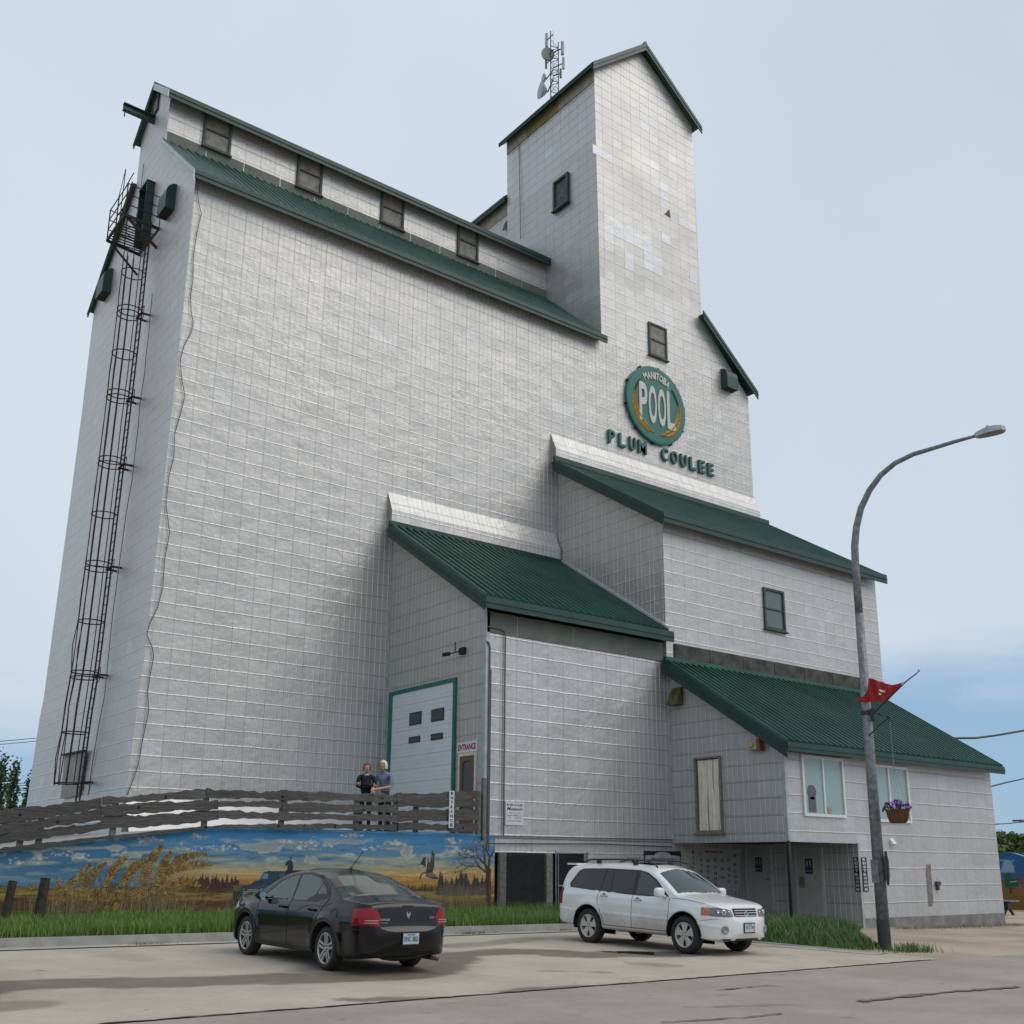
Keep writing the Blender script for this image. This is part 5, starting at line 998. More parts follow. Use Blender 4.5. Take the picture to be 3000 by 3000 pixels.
SED = dict(name='black_sedan', xr=-2.50, xf=2.36, W=1.80, tumble=.46, crown=.07, flare=.03, axles=(-1.3825, 1.3825), rw=.325, ra=.40, track=1.57, tw=.215, rim=.232, style='double', smt=8,
    xfs=1.75, nf=2.6, xrs=-2.0, nr=3.2,
    top=[(-2.50, .60), (-2.492, .655), (-2.43, .685), (-2.415, .9), (-2.40, .985), (-2.36, 1.04), (-2.28, 1.065), (-1.95, 1.10), (-1.72, 1.13), (-1.35, 1.29), (-1.0, 1.41), (-.7, 1.465), (-.3, 1.495), (.1, 1.49), (.45, 1.44), (.8, 1.30), (1.2, 1.10), (1.32, 1.045), (1.7, .98), (2.05, .90), (2.22, .82), (2.31, .70), (2.36, .58)],
    low=[(-2.50, .50), (-2.42, .27), (-2.2, .23), (-1.9, .20), (1.8, .19), (2.2, .22), (2.33, .35), (2.36, .5)],
    belt=[(-2.5, .96), (-2.0, 1.0), (-1.2, .995), (0, .965), (1.2, .93), (2.0, .84), (2.36, .7)], width=[(-2.5, .86), (-1.6, .905), (-.9, .90), (0, .89), (1.2, .90), (1.8, .88), (2.36, .84)],
    sec=([0, .05, .18, .45, .68, .8, .92, 1.0], [.95, .975, .985, 1.0, 1.005, .995, .97, .935]),
    side=[('window_trim', [(1.02, .965), (.55, 1.27), (.18, 1.385), (-.3, 1.42), (-.8, 1.375), (-1.06, 1.27), (-1.25, 1.14), (-1.3, 1.06), (-1.0, .985), (0, .975)], 0),
          ('side_window.a', [(.92, .99), (.5, 1.25), (.15, 1.355), (-.02, 1.375), (-.09, .99)], 0), ('side_window.b', [(-.15, .99), (-.11, 1.38), (-.35, 1.39), (-.72, 1.355), (-.9, 1.29), (-.82, 1.1), (-.6, 1.0)], 0), ('side_window.c', [(-.93, 1.27), (-1.08, 1.2), (-1.19, 1.12), (-.87, 1.11)], 0)],
    masks=[('tail_lamp', 1, 2, [(.56, .71), (.54, .84), (.60, .93), (.7, .965), (.95, .93), (.95, .71)], lambda q: x4(q) & (q[:, 0] < -2.12)), ('tail_lamp', 1, 2, [(-.56, .71), (-.54, .84), (-.60, .93), (-.7, .965), (-.95, .93), (-.95, .71)], lambda q: x4(q) & (q[:, 0] < -2.12)),
           ('rear_window', 0, 1, [(-1.68, -.64), (-1.74, -.4), (-1.77, 0), (-1.74, .4), (-1.68, .64), (-.98, .50), (-.93, 0), (-.98, -.50)], lambda q: q[:, 2] > 1.09), ('windscreen', 0, 1, [(1.22, -.68), (1.28, 0), (1.22, .68), (.52, .53), (.48, 0), (.52, -.53)], lambda q: q[:, 2] > .98),
           ('head_lamp', 0, 2, [(2.3, .62), (1.75, .78), (1.9, .87), (2.32, .80)], lambda q: np.abs(q[:, 1]) > .45)],
    lines=[('door_seam', [(1.0, .96), (1.0, .75), (.95, .45), (.9, .27)], .005, M_DARK), ('door_seam', [(-.10, 1.0), (-.10, .6), (-.10, .27)], .005, M_DARK), ('door_seam', [(-.45, 1.425), (-.9, 1.36), (-1.2, 1.22), (-1.33, 1.06), (-1.24, .95), (-1.13, .8), (-1.05, .68)], .005, M_DARK),
           ('door_seam', [(.9, .285), (-.9, .285)], .006, M_DARK), ('side_crease', [(-1.45, .985), (-1.2, .93), (-.8, .94), (-.6, .90), (-.42, .83), (0, .82)], .005, M_TRIM), ('boot_seam', [(-2.47, .655), (-1.9, .655)], .0045, M_DARK), ('arch_lip', [(-1.3825+.405*math.cos(t), .325+.405*math.sin(t)) for t in np.linspace(-.1, math.pi+.1, 24)], .012, M_TRIM), ('arch_lip', [(1.3825+.405*math.cos(t), .325+.405*math.sin(t)) for t in np.linspace(-.1, math.pi+.1, 24)], .012, M_TRIM)],
    pairs=('side_window', 'window_trim', 'tail_lamp', 'head_lamp', 'tail_lamp_strip'), parent={'window_trim': 1, 'tail_lamp_strip': 1}, off={'tail_lamp': .004, 'tail_lamp_strip': .006, 'head_lamp': .003}, extra=sedan_extra,
    mats=dict(body=carpaint('black_metallic_paint', (.003, .0035, .005), .18, (.1, .40, .30, (.09, .08, .065), .25, .45)), window_trim=M_TRIM, side_window=carglass('sedan_glass', (.06, .078, .075)), rear_window=carglass('sedan_rear_glass', (.075, .092, .085)), windscreen=carglass('sedan_windscreen', (.05, .06, .06)),
              tail_lamp=NT('red_lamp_lens').set((.24, .003, .006), .12, 0., Coat_Weight=.2, Specular_IOR_Level=.35), head_lamp=simple('headlamp_lens', (.5, .5, .5), .1), rim=M_SILVER))
def gnd_plane(x): return ground(x, -14.3)
CARZ = math.radians(90)
sedan = make_car(SED, (-1.30, -14.22, ground(-1.30, -14.22)+.012), CARZ, 'black four-door saloon parked nose-in, seen from behind')
sedan.rotation_euler = (math.radians(.6), math.radians(-1.1), CARZ+math.radians(2.5)); sedan.scale = (.955, .93, .985)
# --- white suv facing out
def suv_extra(root, body, B, sx, S):
    for sd_ in (-1, 1):
        y = float(B.hw(.86, 1.06)); mb = MB(); k0_ = len(mb.v); mb.blob((0, 0, 0), (1, 1, 1), 5, 18, 12, 0, .0); mb.v[k0_:] = [(.80+.07*math.copysign(abs(a_)**.6, a_), sd_*(y+.15)+.125*math.copysign(abs(b_)**.55, b_), 1.14+.095*math.copysign(abs(c_)**.6, c_)) for a_, b_, c_ in mb.v[k0_:]]; mb.bar((.84, sd_*(y-.03), 1.05), (.82, sd_*(y+.08), 1.08), .06, .04); mb.build('door_mirror', S['mats']['body'], root, smooth=True, local=True)
        for hx, hz in ((.10, .965), (-.88, 1.005)):
            y = float(B.hw(hx, hz)); mb = MB(); mb.tube([(hx-.11, sd_*(y+.0), hz), (hx-.08, sd_*(y+.035), hz), (hx+.08, sd_*(y+.035), hz), (hx+.11, sd_*(y), hz)], .014, 8); mb.lathe([(0, .002), (.05, .002), (.055, 0)], (hx, sd_*(y+.002), hz), (0, sd_, 0), 12); mb.build('door_handle', M_CHROME, root, local=True)
        mb = MB(); yr_ = .56; mb.tube([(.38, sd_*yr_, 1.62), (.30, sd_*yr_, 1.70), (.0, sd_*yr_, 1.755), (-.8, sd_*yr_, 1.765), (-1.6, sd_*yr_, 1.745), (-1.85, sd_*yr_, 1.68)], .02, 8)
        for xx_ in (-.25, -1.35): mb.box((xx_-.06, sd_*yr_-.02, 1.66), (xx_+.06, sd_*yr_+.02, 1.755))
        mb.build('roof_rail', M_BLACK, root, smooth=True, local=True)
        x = sx(sd_*.62, .46, 1); mb = MB(); mb.lathe([(0, .0), (.045, 0), (.05, .01), (.075, .012), (.08, -.03)], (x-.01, sd_*.62, .50), (1, .25*sd_, 0), 20); mb.build('fog_lamp', simple('fog_lamp_%d' % sd_, (.25, .25, .24), .2), root, smooth=True, local=True)
    for sd_ in (-1, 1):
        for yy_, zz_, rr_ in ((.50, .80, .045), (.63, .82, .05), (.73, .83, .03)):
            x = sx(sd_*yy_, zz_, 1); mb = MB(); mb.lathe([(0, -.012), (rr_*.5, -.006), (rr_, .006), (rr_*1.1, -.004)], (x-.012, sd_*yy_, zz_), (1, .35*sd_, .1), 16); mb.build('lamp_reflector', M_CHROME, root, smooth=True, local=True)
    # grille: white bars over a dark opening
    for k in range(3):
        z = .765+k*.045; Q = [(sx(y, z, 1)+.008, y, z) for y in np.linspace(-.34, .34, 15)]; MB().tube(Q, .0085 if k else .007, 6).build('grille_bar', S['mats']['body'], root, smooth=True, local=True)
    x = sx(0, .80, 1)+.018; mb = MB(); mb.tube([(x, .062*math.cos(t), .79+.043*math.sin(t)) for t in np.linspace(0, 2*math.pi, 25)], .007, 6); mb.tube([(x, .026*math.cos(t), .79+.041*math.sin(t)) for t in np.linspace(0, 2*math.pi, 21)], .006, 6); mb.tube([(x, .05*math.cos(t), .808+.014*math.sin(t)) for t in np.linspace(0, 2*math.pi, 21)], .006, 6); mb.build('badge', M_CHROME, root, smooth=True, local=True)
    plate(root, sx(-.02, .53, 1)+.012, 0, .535, 1, 'JTC 199')
    for y0_, y1_ in ((-.68, -.5), (.5, .68)): 
        mb = MB(); Q = [(sx(y, .30, 1)+.002, y, .315) for y in np.linspace(y0_, y1_, 6)]; mb.tube(Q, .016, 6); mb.build('bumper_slot', M_DARK, root, local=True)
    mb = MB(); Q = [(sx(y, .30, 1)-.004, y, .315) for y in np.linspace(-.34, .34, 12)]; mb.tube(Q, .022, 6); mb.build('lower_intake', M_DARK, root, local=True)
    mb = MB(); mb.tube([(1.15, .1, 1.135), (1.0, -.2, 1.20), (.98, -.55, 1.19)], .008, 5); mb.tube([(1.15, .55, 1.125), (1.05, .2, 1.175), (1.0, .0, 1.2)], .008, 5); mb.build('wiper', M_BLACK, root, local=True)
    y = float(B.hw(1.15, .93)); mb = MB(); text(mb, 'LIMITED', (1.03, -y-.004, .88), (1, 0, 0), (0, 0, 1), .02, .15, bold=.03); mb.build('wing_lettering', M_TRIM, body, local=True)
    mb = MB(); mb.box((-2.42, -.52, 1.615), (-2.12, .52, 1.655)); mb.build('spoiler', S['mats']['body'], root, local=True)
    MB().box((-.55, -.38, 1.703), (.12, .38, 1.712)).build('sunroof', S['mats']['quarter_window'], root, local=True)
    mb = MB(); mb.box((-2.1, -.5, .3), (2.0, .5, .36)); mb.build('underbody', M_DARK, root, local=True)
fx = lambda q: q[:, 0] > 1.6
SUV = dict(name='white_suv', xr=-2.42, xf=2.27, W=1.82, tumble=.30, crown=.075, flare=.018, axles=(-1.3575, 1.3575), rw=.362, ra=.435, track=1.57, tw=.225, rim=.24, style='five', smt=8, rsm=4,
    xfs=1.7, nf=2.7, xrs=-2.1, nr=4.,
    top=[(-2.42, .62), (-2.40, .80), (-2.36, 1.1), (-2.28, 1.35), (-2.18, 1.56), (-2.08, 1.645), (-1.8, 1.67), (-1.0, 1.70), (-.3, 1.705), (.1, 1.68), (.38, 1.61), (.75, 1.40), (1.12, 1.155), (1.22, 1.12), (1.6, 1.06), (1.95, 1.0), (2.08, .96), (2.15, .91), (2.175, .85), (2.185, .755), (2.20, .725), (2.255, .69), (2.268, .60), (2.27, .5)],
    low=[(-2.42, .56), (-2.36, .40), (-2.1, .34), (-1.8, .31), (1.7, .29), (2.0, .27), (2.2, .30), (2.27, .45)],
    belt=[(-2.42, 1.08), (-1.5, 1.10), (-.5, 1.07), (.6, 1.035), (1.2, 1.03), (1.8, .96), (2.27, .84)], width=[(-2.42, .88), (-1.6, .91), (0, .905), (1.3, .91), (1.8, .90), (2.27, .86)],
    sec=([0, .06, .2, .4, .43, .47, .5, .7, .88, 1.0], [.95, .98, .99, 1.0, 1.012, 1.012, 1.0, .995, .975, .93]),
    side=[('window_trim', [(.93, 1.06), (.52, 1.385), (.25, 1.515), (.0, 1.56), (-.05, 1.56), (-.05, 1.05), (.3, 1.045)], 0), ('window_trim', [(-.05, 1.05), (-.05, 1.56), (-.95, 1.57), (-1.7, 1.545), (-1.82, 1.49), (-2.04, 1.22), (-2.0, 1.14), (-1.0, 1.085)], 0),
          ('side_window', [(.83, 1.075), (.47, 1.37), (.22, 1.49), (.04, 1.525), (-.0, 1.07)], 0), ('quarter_window.a', [(-.09, 1.07), (-.09, 1.535), (-.72, 1.54), (-.72, 1.085)], 0), ('quarter_window.b', [(-.75, 1.09), (-.75, 1.54), (-.93, 1.54), (-1.02, 1.095)], 0), ('quarter_window.c', [(-1.06, 1.1), (-.98, 1.54), (-1.68, 1.52), (-1.78, 1.475), (-1.99, 1.2), (-1.96, 1.155)], 0)],
    masks=[('windscreen', 0, 1, [(1.07, -.72), (1.15, 0), (1.07, .72), (.47, .60), (.40, 0), (.47, -.60)], lambda q: q[:, 2] > 1.1), ('rear_window', 1, 2, [(-.6, 1.12), (-.52, 1.55), (.52, 1.55), (.6, 1.12)], lambda q: q[:, 0] < -2.0),
           ('head_lamp', 1, 2, [(.40, .735), (.43, .865), (.70, .905), (.96, .90), (.96, .76), (.7, .735)], lambda q: fx(q) & (q[:, 0] > 1.80)), ('head_lamp', 1, 2, [(-.40, .735), (-.43, .865), (-.70, .905), (-.96, .90), (-.96, .76), (-.7, .735)], lambda q: fx(q) & (q[:, 0] > 1.80)),
           ('turn_signal', 1, 2, [(.83, .755), (.80, .89), (.96, .90), (.96, .75)], lambda q: fx(q) & (q[:, 0] > 1.83)), ('turn_signal', 1, 2, [(-.83, .755), (-.80, .89), (-.96, .90), (-.96, .75)], lambda q: fx(q) & (q[:, 0] > 1.83)),
           ('grille', 1, 2, [(-.36, .74), (-.38, .895), (.38, .895), (.36, .74)], lambda q: q[:, 0] > 1.95), ('tail_lamp', 1, 2, [(.72, .78), (.72, 1.12), (.96, 1.12), (.96, .78)], lambda q: q[:, 0] < -2.2), ('tail_lamp', 1, 2, [(-.72, .78), (-.72, 1.12), (-.96, 1.12), (-.96, .78)], lambda q: q[:, 0] < -2.2)],
    lines=[('door_seam', [(.96, 1.04), (.97, .8), (.96, .40)], .005, M_DARK), ('door_seam', [(-.06, 1.06), (-.06, .40)], .005, M_DARK), ('door_seam', [(-1.04, 1.09), (-1.08, .98), (-1.07, .86), (-.98, .72), (-.88, .52), (-.86, .41)], .005, M_DARK), ('door_seam', [(.96, .40), (-.86, .41)], .006, M_DARK), ('bonnet_seam', [(1.02, 1.04), (1.4, 1.03), (1.85, .975)], .004, M_DARK),
           ('arch_lip', [(-1.3575+.44*math.cos(t), .362+.44*math.sin(t)) for t in np.linspace(0, math.pi, 24)], .010, M_TRIM), ('arch_lip', [(1.3575+.44*math.cos(t), .362+.44*math.sin(t)) for t in np.linspace(0, math.pi, 24)], .010, M_TRIM), ('bumper_seam', [(1.8, .66), (2.1, .70)], .004, M_DARK)],
    pairs=('side_window', 'quarter_window', 'window_trim', 'tail_lamp', 'head_lamp', 'turn_signal'), parent={'window_trim': 1, 'turn_signal': 1}, off={'head_lamp': .004, 'turn_signal': .006, 'tail_lamp': .006}, extra=suv_extra,
    mats=dict(body=carpaint('white_paint_with_road_dust', (.70, .71, .70), .25, (.2, .86, .7, (.36, .30, .22))), window_trim=M_TRIM, side_window=carglass('suv_glass', (.04, .055, .055)), quarter_window=carglass('privacy_glass', (.015, .016, .02)), windscreen=carglass('suv_windscreen', (.03, .045, .045)), rear_window=carglass('suv_rear_glass', (.02, .02, .02)),
              head_lamp=NT('clear_headlamp').set((.13, .135, .14), .10, .6, Coat_Weight=.8), turn_signal=NT('amber_lens').set((.42, .10, .02), .1, 0., Coat_Weight=.8), grille=M_DARK, tail_lamp=MATS['red_lamp_lens'], rim=M_SILVER2))
suv = make_car(SUV, (6.46, -14.27, ground(6.46, -14.27)+.008), -CARZ, 'white muddy sport utility vehicle parked facing out beside the kerb')
suv.rotation_euler = (math.radians(-.6), math.radians(1.1), -CARZ+math.radians(3.)); suv.scale = (.975, .98, .985)
# ------------------------------------------------------------------ caged ladder and platform on the end wall
LY = 3.6
lad = thing('caged_ladder', (-.7, LY, 3.6), 'tall rusty caged ladder running up the end wall to a platform', 'ladder')
def lx(z): return XL(z)-.3
zs_ = lin(3.1, 23.6, 1.5)
for sd_ in (-1, 1): MB().tube([(lx(z), LY+sd_*.2, z) for z in zs_], .028, 6).build('rail', M_RUST, lad)
mb = MB(); z = 3.2
while z < 23.5: mb.tube([(lx(z), LY-.2, z), (lx(z), LY+.2, z)], .013, 5); z += .305
ru = mb.build('rungs', M_RUST, lad)
zh = [3.9, 5.45, 7.18, 7.36, 9.0, 10.75, 10.93, 12.6, 14.9-.55, 14.9-.37, 16.75, 16.93, 18.4, 19.9, 20.08, 21.5, 23.1]
for z in zh:
    cx_ = lx(z)-.36; Q = [(cx_-.40*math.cos(t), LY+.40*math.sin(t), z) for t in np.linspace(-2.35, 2.35, 20)]
    MB().tube([(lx(z), LY-.2, z)]+Q+[(lx(z), LY+.2, z)], .02, 5).build('cage_hoop', M_RUST, lad)
rg = random.Random(3)
for k, t in enumerate(np.linspace(-1.75, 1.75, 7)):
    zz_ = [3.85]+zh[1:]; Q = []
    for a, b in zip(zz_, zz_[1:]):
        wob = .0 if b-a < .4 else (rg.uniform(-.05, .09) if a < 8 else rg.uniform(-.015, .02)); 
        for f in (0, .5): z = a+(b-a)*f; r = .395+(wob if f else 0); Q.append((lx(z)-.36-r*math.cos(t), LY+r*math.sin(t), z))
    MB().tube(Q, .017, 5).build('cage_bar', M_RUST, lad)
for z in (3.95, 7.3, 10.85, 14.4, 16.85, 20.0):
    mb = MB()
    for sd_ in (-1, 1): mb.bar((lx(z), LY+sd_*.22, z), (XL(z)+.02, LY+sd_*.26, z), .06, .06)
    mb.bar((lx(z)-.02, LY-.3, z), (lx(z)-.02, LY+.3, z), .05, .05); mb.tube([(lx(z)-.0, LY-.2, z-.25), (lx(z)-.0, LY-.42, z-.25), (lx(z), LY-.42, z+.2), (lx(z), LY-.2, z+.2)], .014, 5); mb.build('wall_bracket', M_RUST, lad)
pl = thing('ladder_platform', (-.6, 4.4, 23.4), 'rusty steel platform with guard rails at the top of the caged ladder', 'platform')
mb = MB(); PZ = 23.45
for a, b in (((0, 3.42), (-1.25, 3.3)), ((-1.25, 3.3), (-1.25, 5.3)), ((-1.25, 5.3), (0, 5.5)), ((0, 3.42), (0, 5.5))): mb.bar((*a, PZ), (*b, PZ), .07, .1)
for i in range(9): mb.bar((-.02, 3.95+i*.17, PZ+.03), (-1.22, 3.95+i*.17, PZ+.03), .035, .03)
mb.bar((-1.2, 5.25, PZ), (0, 5.5, PZ-.85), .06, .06); mb.bar((-1.2, 3.35, PZ), (0, 3.45, PZ-.75), .08, .08)
mb.build('platform_deck', M_RUST, pl)
mb = MB()
for h in (.45, .85, 1.25):
    for a, b in (((0, 3.42), (-1.25, 3.3)), ((-1.25, 3.3), (-1.25, 5.3)), ((-1.25, 5.3), (0, 5.5))): mb.tube([(*a, PZ+h), (*b, PZ+h)], .02, 5)
for p in ((0, 3.42), (-1.25, 3.3), (-1.25, 4.3), (-1.25, 5.3), (-.6, 3.36), (0, 5.5), (-.6, 5.4)): mb.tube([(*p, PZ), (*p, PZ+1.27)], .024, 5)
mb.tube([(-1.25, 4.4, PZ+1.25), (-1.2, 4.05, 25.75), (-1.25, 3.9, PZ+.2)], .016, 5); mb.tube([(-1.25, 3.75, PZ+1.25), (-1.2, 2.95, 24.95)], .018, 5)
mb.build('guard_rail', M_RUST, pl)
mb = MB(); mb.box((-.28, 4.5, 23.6), (0, 4.56, 26.0)); mb.box((-.28, 5.36, 23.6), (0, 5.42, 26.0)); mb.box((-.3, 4.5, 25.95), (0, 5.42, 26.0)); mb.box((-.02, 4.5, 23.6), (-.005, 5.4, 26.), 1); part(mb, 'platform_door', [M_GREEND, M_DARK], 'dark green framed doorway behind the platform')
# ------------------------------------------------------------------ antenna mast behind the tower roof
MXX, MYY = 20.0, 5.45
ant = thing('antenna_mast', (MXX, MYY, 39.3), 'lattice antenna mast with dishes standing behind the tower roof', 'antenna mast')
M_MAST = simple('dark_mast_steel', (.045, .05, .055), .6, .3); M_ANT = simple('pale_grey_antenna', (.40, .41, .41), .5)
cor = [(MXX+.27*math.cos(t), MYY+.27*math.sin(t)) for t in (math.radians(200), math.radians(320), math.radians(80))]
mb = MB(); tops = [44.5, 44.0, 44.05]
for c_, tp in zip(cor, tops): mb.tube([(*c_, 39.2), (*c_, tp)], .028, 5)
z = 39.3; k = 0
while z < 43.7:
    for i in range(3): a, b = cor[i], cor[(i+1) % 3]; mb.tube([(*a, z), (*b, z+.34)] if (k+i) % 2 else [(*b, z), (*a, z+.34)], .014, 4); mb.tube([(*a, z), (*b, z)], .012, 4)
    z += .36; k += 1
mb.tube([(MXX, MYY, 43.8), (MXX, MYY, 44.75)], .01, 4); mb.build('lattice', M_MAST, ant)
def apx(x, y, X=MXX): return onx(x, y, X)
def cyl(name, px1, px2, r, mat=M_ANT, X=MXX):
    a, b = apx(*px1, X), apx(*px2, X); m_ = (a+b)/2; a = V(m_[0], m_[1], a[2]); b = V(m_[0], m_[1], b[2]); mb = MB(); mb.lathe([(0, 0), (r, 0), (r, b[2]-a[2]), (0, b[2]-a[2])], a, (0, 0, 1), 14); mb.bar((a+b)/2, V(MXX, MYY, (a[2]+b[2])/2), .04, .04, 1); return mb.build(name, [mat, M_MAST], ant)
cyl('panel_antenna', (1602, 137), (1601, 100), .085); cyl('panel_antenna', (1648, 160), (1648, 123), .085, X=20.2); cyl('panel_antenna', (1650, 202), (1651, 168), .07, X=20.2); cyl('panel_antenna', (1642, 228), (1643, 202), .06, simple('grey_radio', (.15, .15, .16), .5), X=20.2); cyl('panel_antenna', (1600, 200), (1600, 175), .06, MATS['grey_radio'])
tc_ = unit(CAM-apx(1606, 157)); 
def dish(px, r, ax, depth, mat=M_ANT, conv=False):
    p = apx(*px); mb = MB(); ax = unit(ax)
    prof = [(0, 0), (r, 0), (r, -depth*.35), (r*.5, -depth*.8), (0, -depth)] if not conv else [(0, .02), (r, 0), (r*.97, -.03), (r*.55, -depth*.6), (0, -depth)]
    mb.lathe(prof, p, ax, 28); mb.tube([p-ax*depth, V(MXX, MYY, p[2]-.05)], .035, 6, 1); return mb.build('dish', [mat, M_MAST], ant, smooth=False)
dish((1606, 157), .36, V(-.35, -.9, -.12), .3, simple('beige_radome', (.36, .36, .31), .5)); dish((1590, 230), .26, V(-.95, .35, 0), .2); dish((1583, 264), .46, V(-.95, .3, 0), .42, simple('light_grey_dish', (.33, .36, .40), .4), True)
# ------------------------------------------------------------------ signs
ROW = thing('roundel_sign', ony(1925, 1187, -.2), 'large round green sign reading Manitoba Pool with a wheat wreath', 'sign')
RC = ony(1924, 1188, -.16); RR = (ony(2014, 1215, -.16)[0]-ony(1833, 1160, -.16)[0])/2; zt_, zb2 = ony(1897, 1068, -.16)[2], ony(1952, 1308, -.16)[2]
RC = V(RC[0], 0, (zt_+zb2)/2); RR = (zt_-zb2)/2
M_SIGNG = simple('sign_green', (.012, .145, .125), .45, 0, .08, 1.); M_CREAM = simple('sign_cream_letters', (.58, .58, .52), .5, 0, .04); M_GOLD = simple('sign_gold', (.42, .25, .035), .5, 0, .2, 5.); M_LETG = simple('raised_green_letters', (.008, .115, .095), .4, 0, .1, 3.)
mb = MB(); mb.lathe([(0, .17), (RR*.965, .17), (RR*.975, .155), (RR, .155), (RR, .04), (RR*.97, .02), (0, .02)], RC, (0, -1, 0), 72); mb.build('sign_disc', M_SIGNG, ROW)
mb = MB()
for k in range(10): t = 2*math.pi*k/10+.2; q_ = V(RC[0]+(RR+.02)*math.cos(t), 0, RC[2]+(RR+.02)*math.sin(t)); mb.box(q_+V(-.045, -.13, -.045), q_+V(.045, 0, .045))
mb.build('mounting_lugs', M_DARK, ROW)
mb = MB()
for i, ch in enumerate('POOL'): text(mb, ch, (RC[0]-RR*.0+(i-1.5)*RR*.315, -.185, RC[2]+(-.03)*RR), (1, 0, 0), (0, 0, 1), RR*1.0, RR*.27, .05, bold=.022)
mb.build('pool_letters', M_CREAM, ROW)
mb = MB(); wdt = [1.25, 1.05, 1.05, .45, .95, 1.1, 1.0, 1.05]; tot = sum(wdt)+.12*7; ar_ = 1.22; acc = 0
for ch, w_ in zip('MANITOBA', wdt):
    t = math.pi/2+ar_*(.5-(acc+w_/2)/tot)*1.0; acc += w_+.12; r = RR*.76; text(mb, ch, (RC[0]+r*math.cos(t), -.185, RC[2]+r*math.sin(t)), (math.sin(t), 0, -math.cos(t)), (math.cos(t), 0, math.sin(t)), RR*.19, RR*ar_*.76*w_/tot, .04, bold=.03)
mb.build('arched_letters', M_CREAM, ROW)
for sd_ in (-1, 1):
    mb = MB(); rg = random.Random(5)
    for k in range(46):
        f = k/45; t = math.radians(-78+120*f); t = math.pi-t if sd_ < 0 else t; 
        for off in ((-.5, .5) if k > 3 else (0,)):
            w_ = RR*.115*math.sin(math.pi*min(1, f*1.15+.12))**.6; r = RR*.76+off*w_*.9; dr = rg.uniform(.2, .5)*off; tt = V(-math.sin(t), 0, math.cos(t))*(1 if sd_ > 0 else -1); rr_ = V(math.cos(t), 0, math.sin(t)); d = unit(tt+rr_*dr*1.2); n = V(0, -1, 0); s_ = np.cross(d, n)
            c_ = V(RC[0], -.175, RC[2])+rr_*r; L = RR*.075
            mb.add([c_-d*L, c_-s_*w_*.55, c_+d*L*1.1, c_+s_*w_*.55, c_+n*.06], [(0, 1, 4), (1, 2, 4), (2, 3, 4), (3, 0, 4)])
    mb.build('wheat_wreath', M_GOLD, ROW)
PCS = thing('town_letters', ony(1930, 1325, -.1), 'raised green letters spelling Plum Coulee below the round sign', 'lettering')
zP0, zP1 = ony(1777, 1303, 0)[2], ony(1773, 1266, 0)[2]; zE0, zE1 = ony(2091, 1394, 0)[2], ony(2091, 1356, 0)[2]; xa, xb = ony(1773, 1280, 0)[0], ony(2091, 1375, 0)[0]
zc_ = (zP0+zP1+zE0+zE1)/4; hL = (zP1-zP0+zE1-zE0)/2
X1, X2 = xa, ony(1893, 1310, 0)[0]; X3 = ony(1930, 1330, 0)[0]; sp1 = (X2-X1)/4; sp2 = (xb-X3)/6
for i, ch in enumerate('PLUM'): mb = MB(); text(mb, ch, (X1+sp1*(i+.5), -.07, zc_), (1, 0, 0), (0, 0, 1), hL, sp1*(.80 if ch == 'M' else .62), .10, bold=.02); mb.build('letter', M_LETG, PCS)
for i, ch in enumerate('COULEE'): mb = MB(); text(mb, ch, (X3+sp2*(i+.5), -.07, zc_-.0), (1, 0, 0), (0, 0, 1), hL, sp2*.66, .10, bold=.02); mb.build('letter', M_LETG, PCS)
def board(name, plane, c, px, label, cat, lines, bmat, tmat, t=.03, r=None, group=None, frame=None):
    a0, a1, z0, z1 = r or rect_on(plane, c, px); mb = MB()
    P = (lambda a, o, z: (c-o, a, z)) if plane == 'x' else (lambda a, o, z: (a, c-o, z))
    rt = (0, -1, 0) if plane == 'x' else (1, 0, 0); mb.box(P(a0, 0, z0), P(a1, t, z1), 0)
    o = mb.build(name, bmat if isinstance(bmat, (list, tuple)) else [bmat], None, label, cat, group)
    if lines:
        mb = MB(); W_, H_ = a1-a0, z1-z0
        for (s_, fx_, fz, h, w_, *rest) in lines:
            a = (a1-W_*fx_) if plane == 'x' else (a0+W_*fx_); text(mb, s_, P(a, t+.002, z0+H_*fz), rt, (0, 0, 1), h*H_, w_*W_, bold=rest[0] if rest else .02, shear=rest[1] if len(rest) > 1 else 0)
        ob = mb.build('lettering', tmat, o)
    return o, (a0, a1, z0, z1)
M_SW = simple('white_sign_face', (.62, .66, .70), .4, 0, .03); M_TXB = simple('black_sign_letters', (.01, .012, .02), .5); M_TXR = simple('red_sign_letters', (.35, .01, .015), .5); M_BLKS = simple('black_sign_face', (.012, .012, .014), .4); M_TXW = simple('white_sign_letters', (.55, .55, .55), .5)
board('museum_sign', 'y', D2, ((1479, 2348), (1532, 2353), (1532, 2418), (1480, 2417)), 'white museum opening hours sign on the driveway wall', 'sign',
      [('PLUM COULEE', .5, .88, .09, .86, .03), ('Museum', .52, .71, .15, .86, .02, .35), ('OPEN TUES. TO SAT.', .53, .53, .035, .7), ('From 10:00 a.m.', .5, .42, .06, .8), ('To       4:00 p.m.', .54, .31, .06, .74), ('OR BY APPOINTMENT', .5, .18, .035, .78)], M_SW, M_TXB)
board('entrance_sign', 'x', XB0, ((1342, 2176), (1399, 2170), (1400, 2201), (1342, 2206)), 'white sign with red lettering above the screen door', 'sign', [('ENTRANCE', .5, .5, .62, .9, .045)], M_SW, M_TXR)
VS = [(ch, .5, .93-.122*i, .085, .5, .05) for i, ch in enumerate('ENTRANCE')]
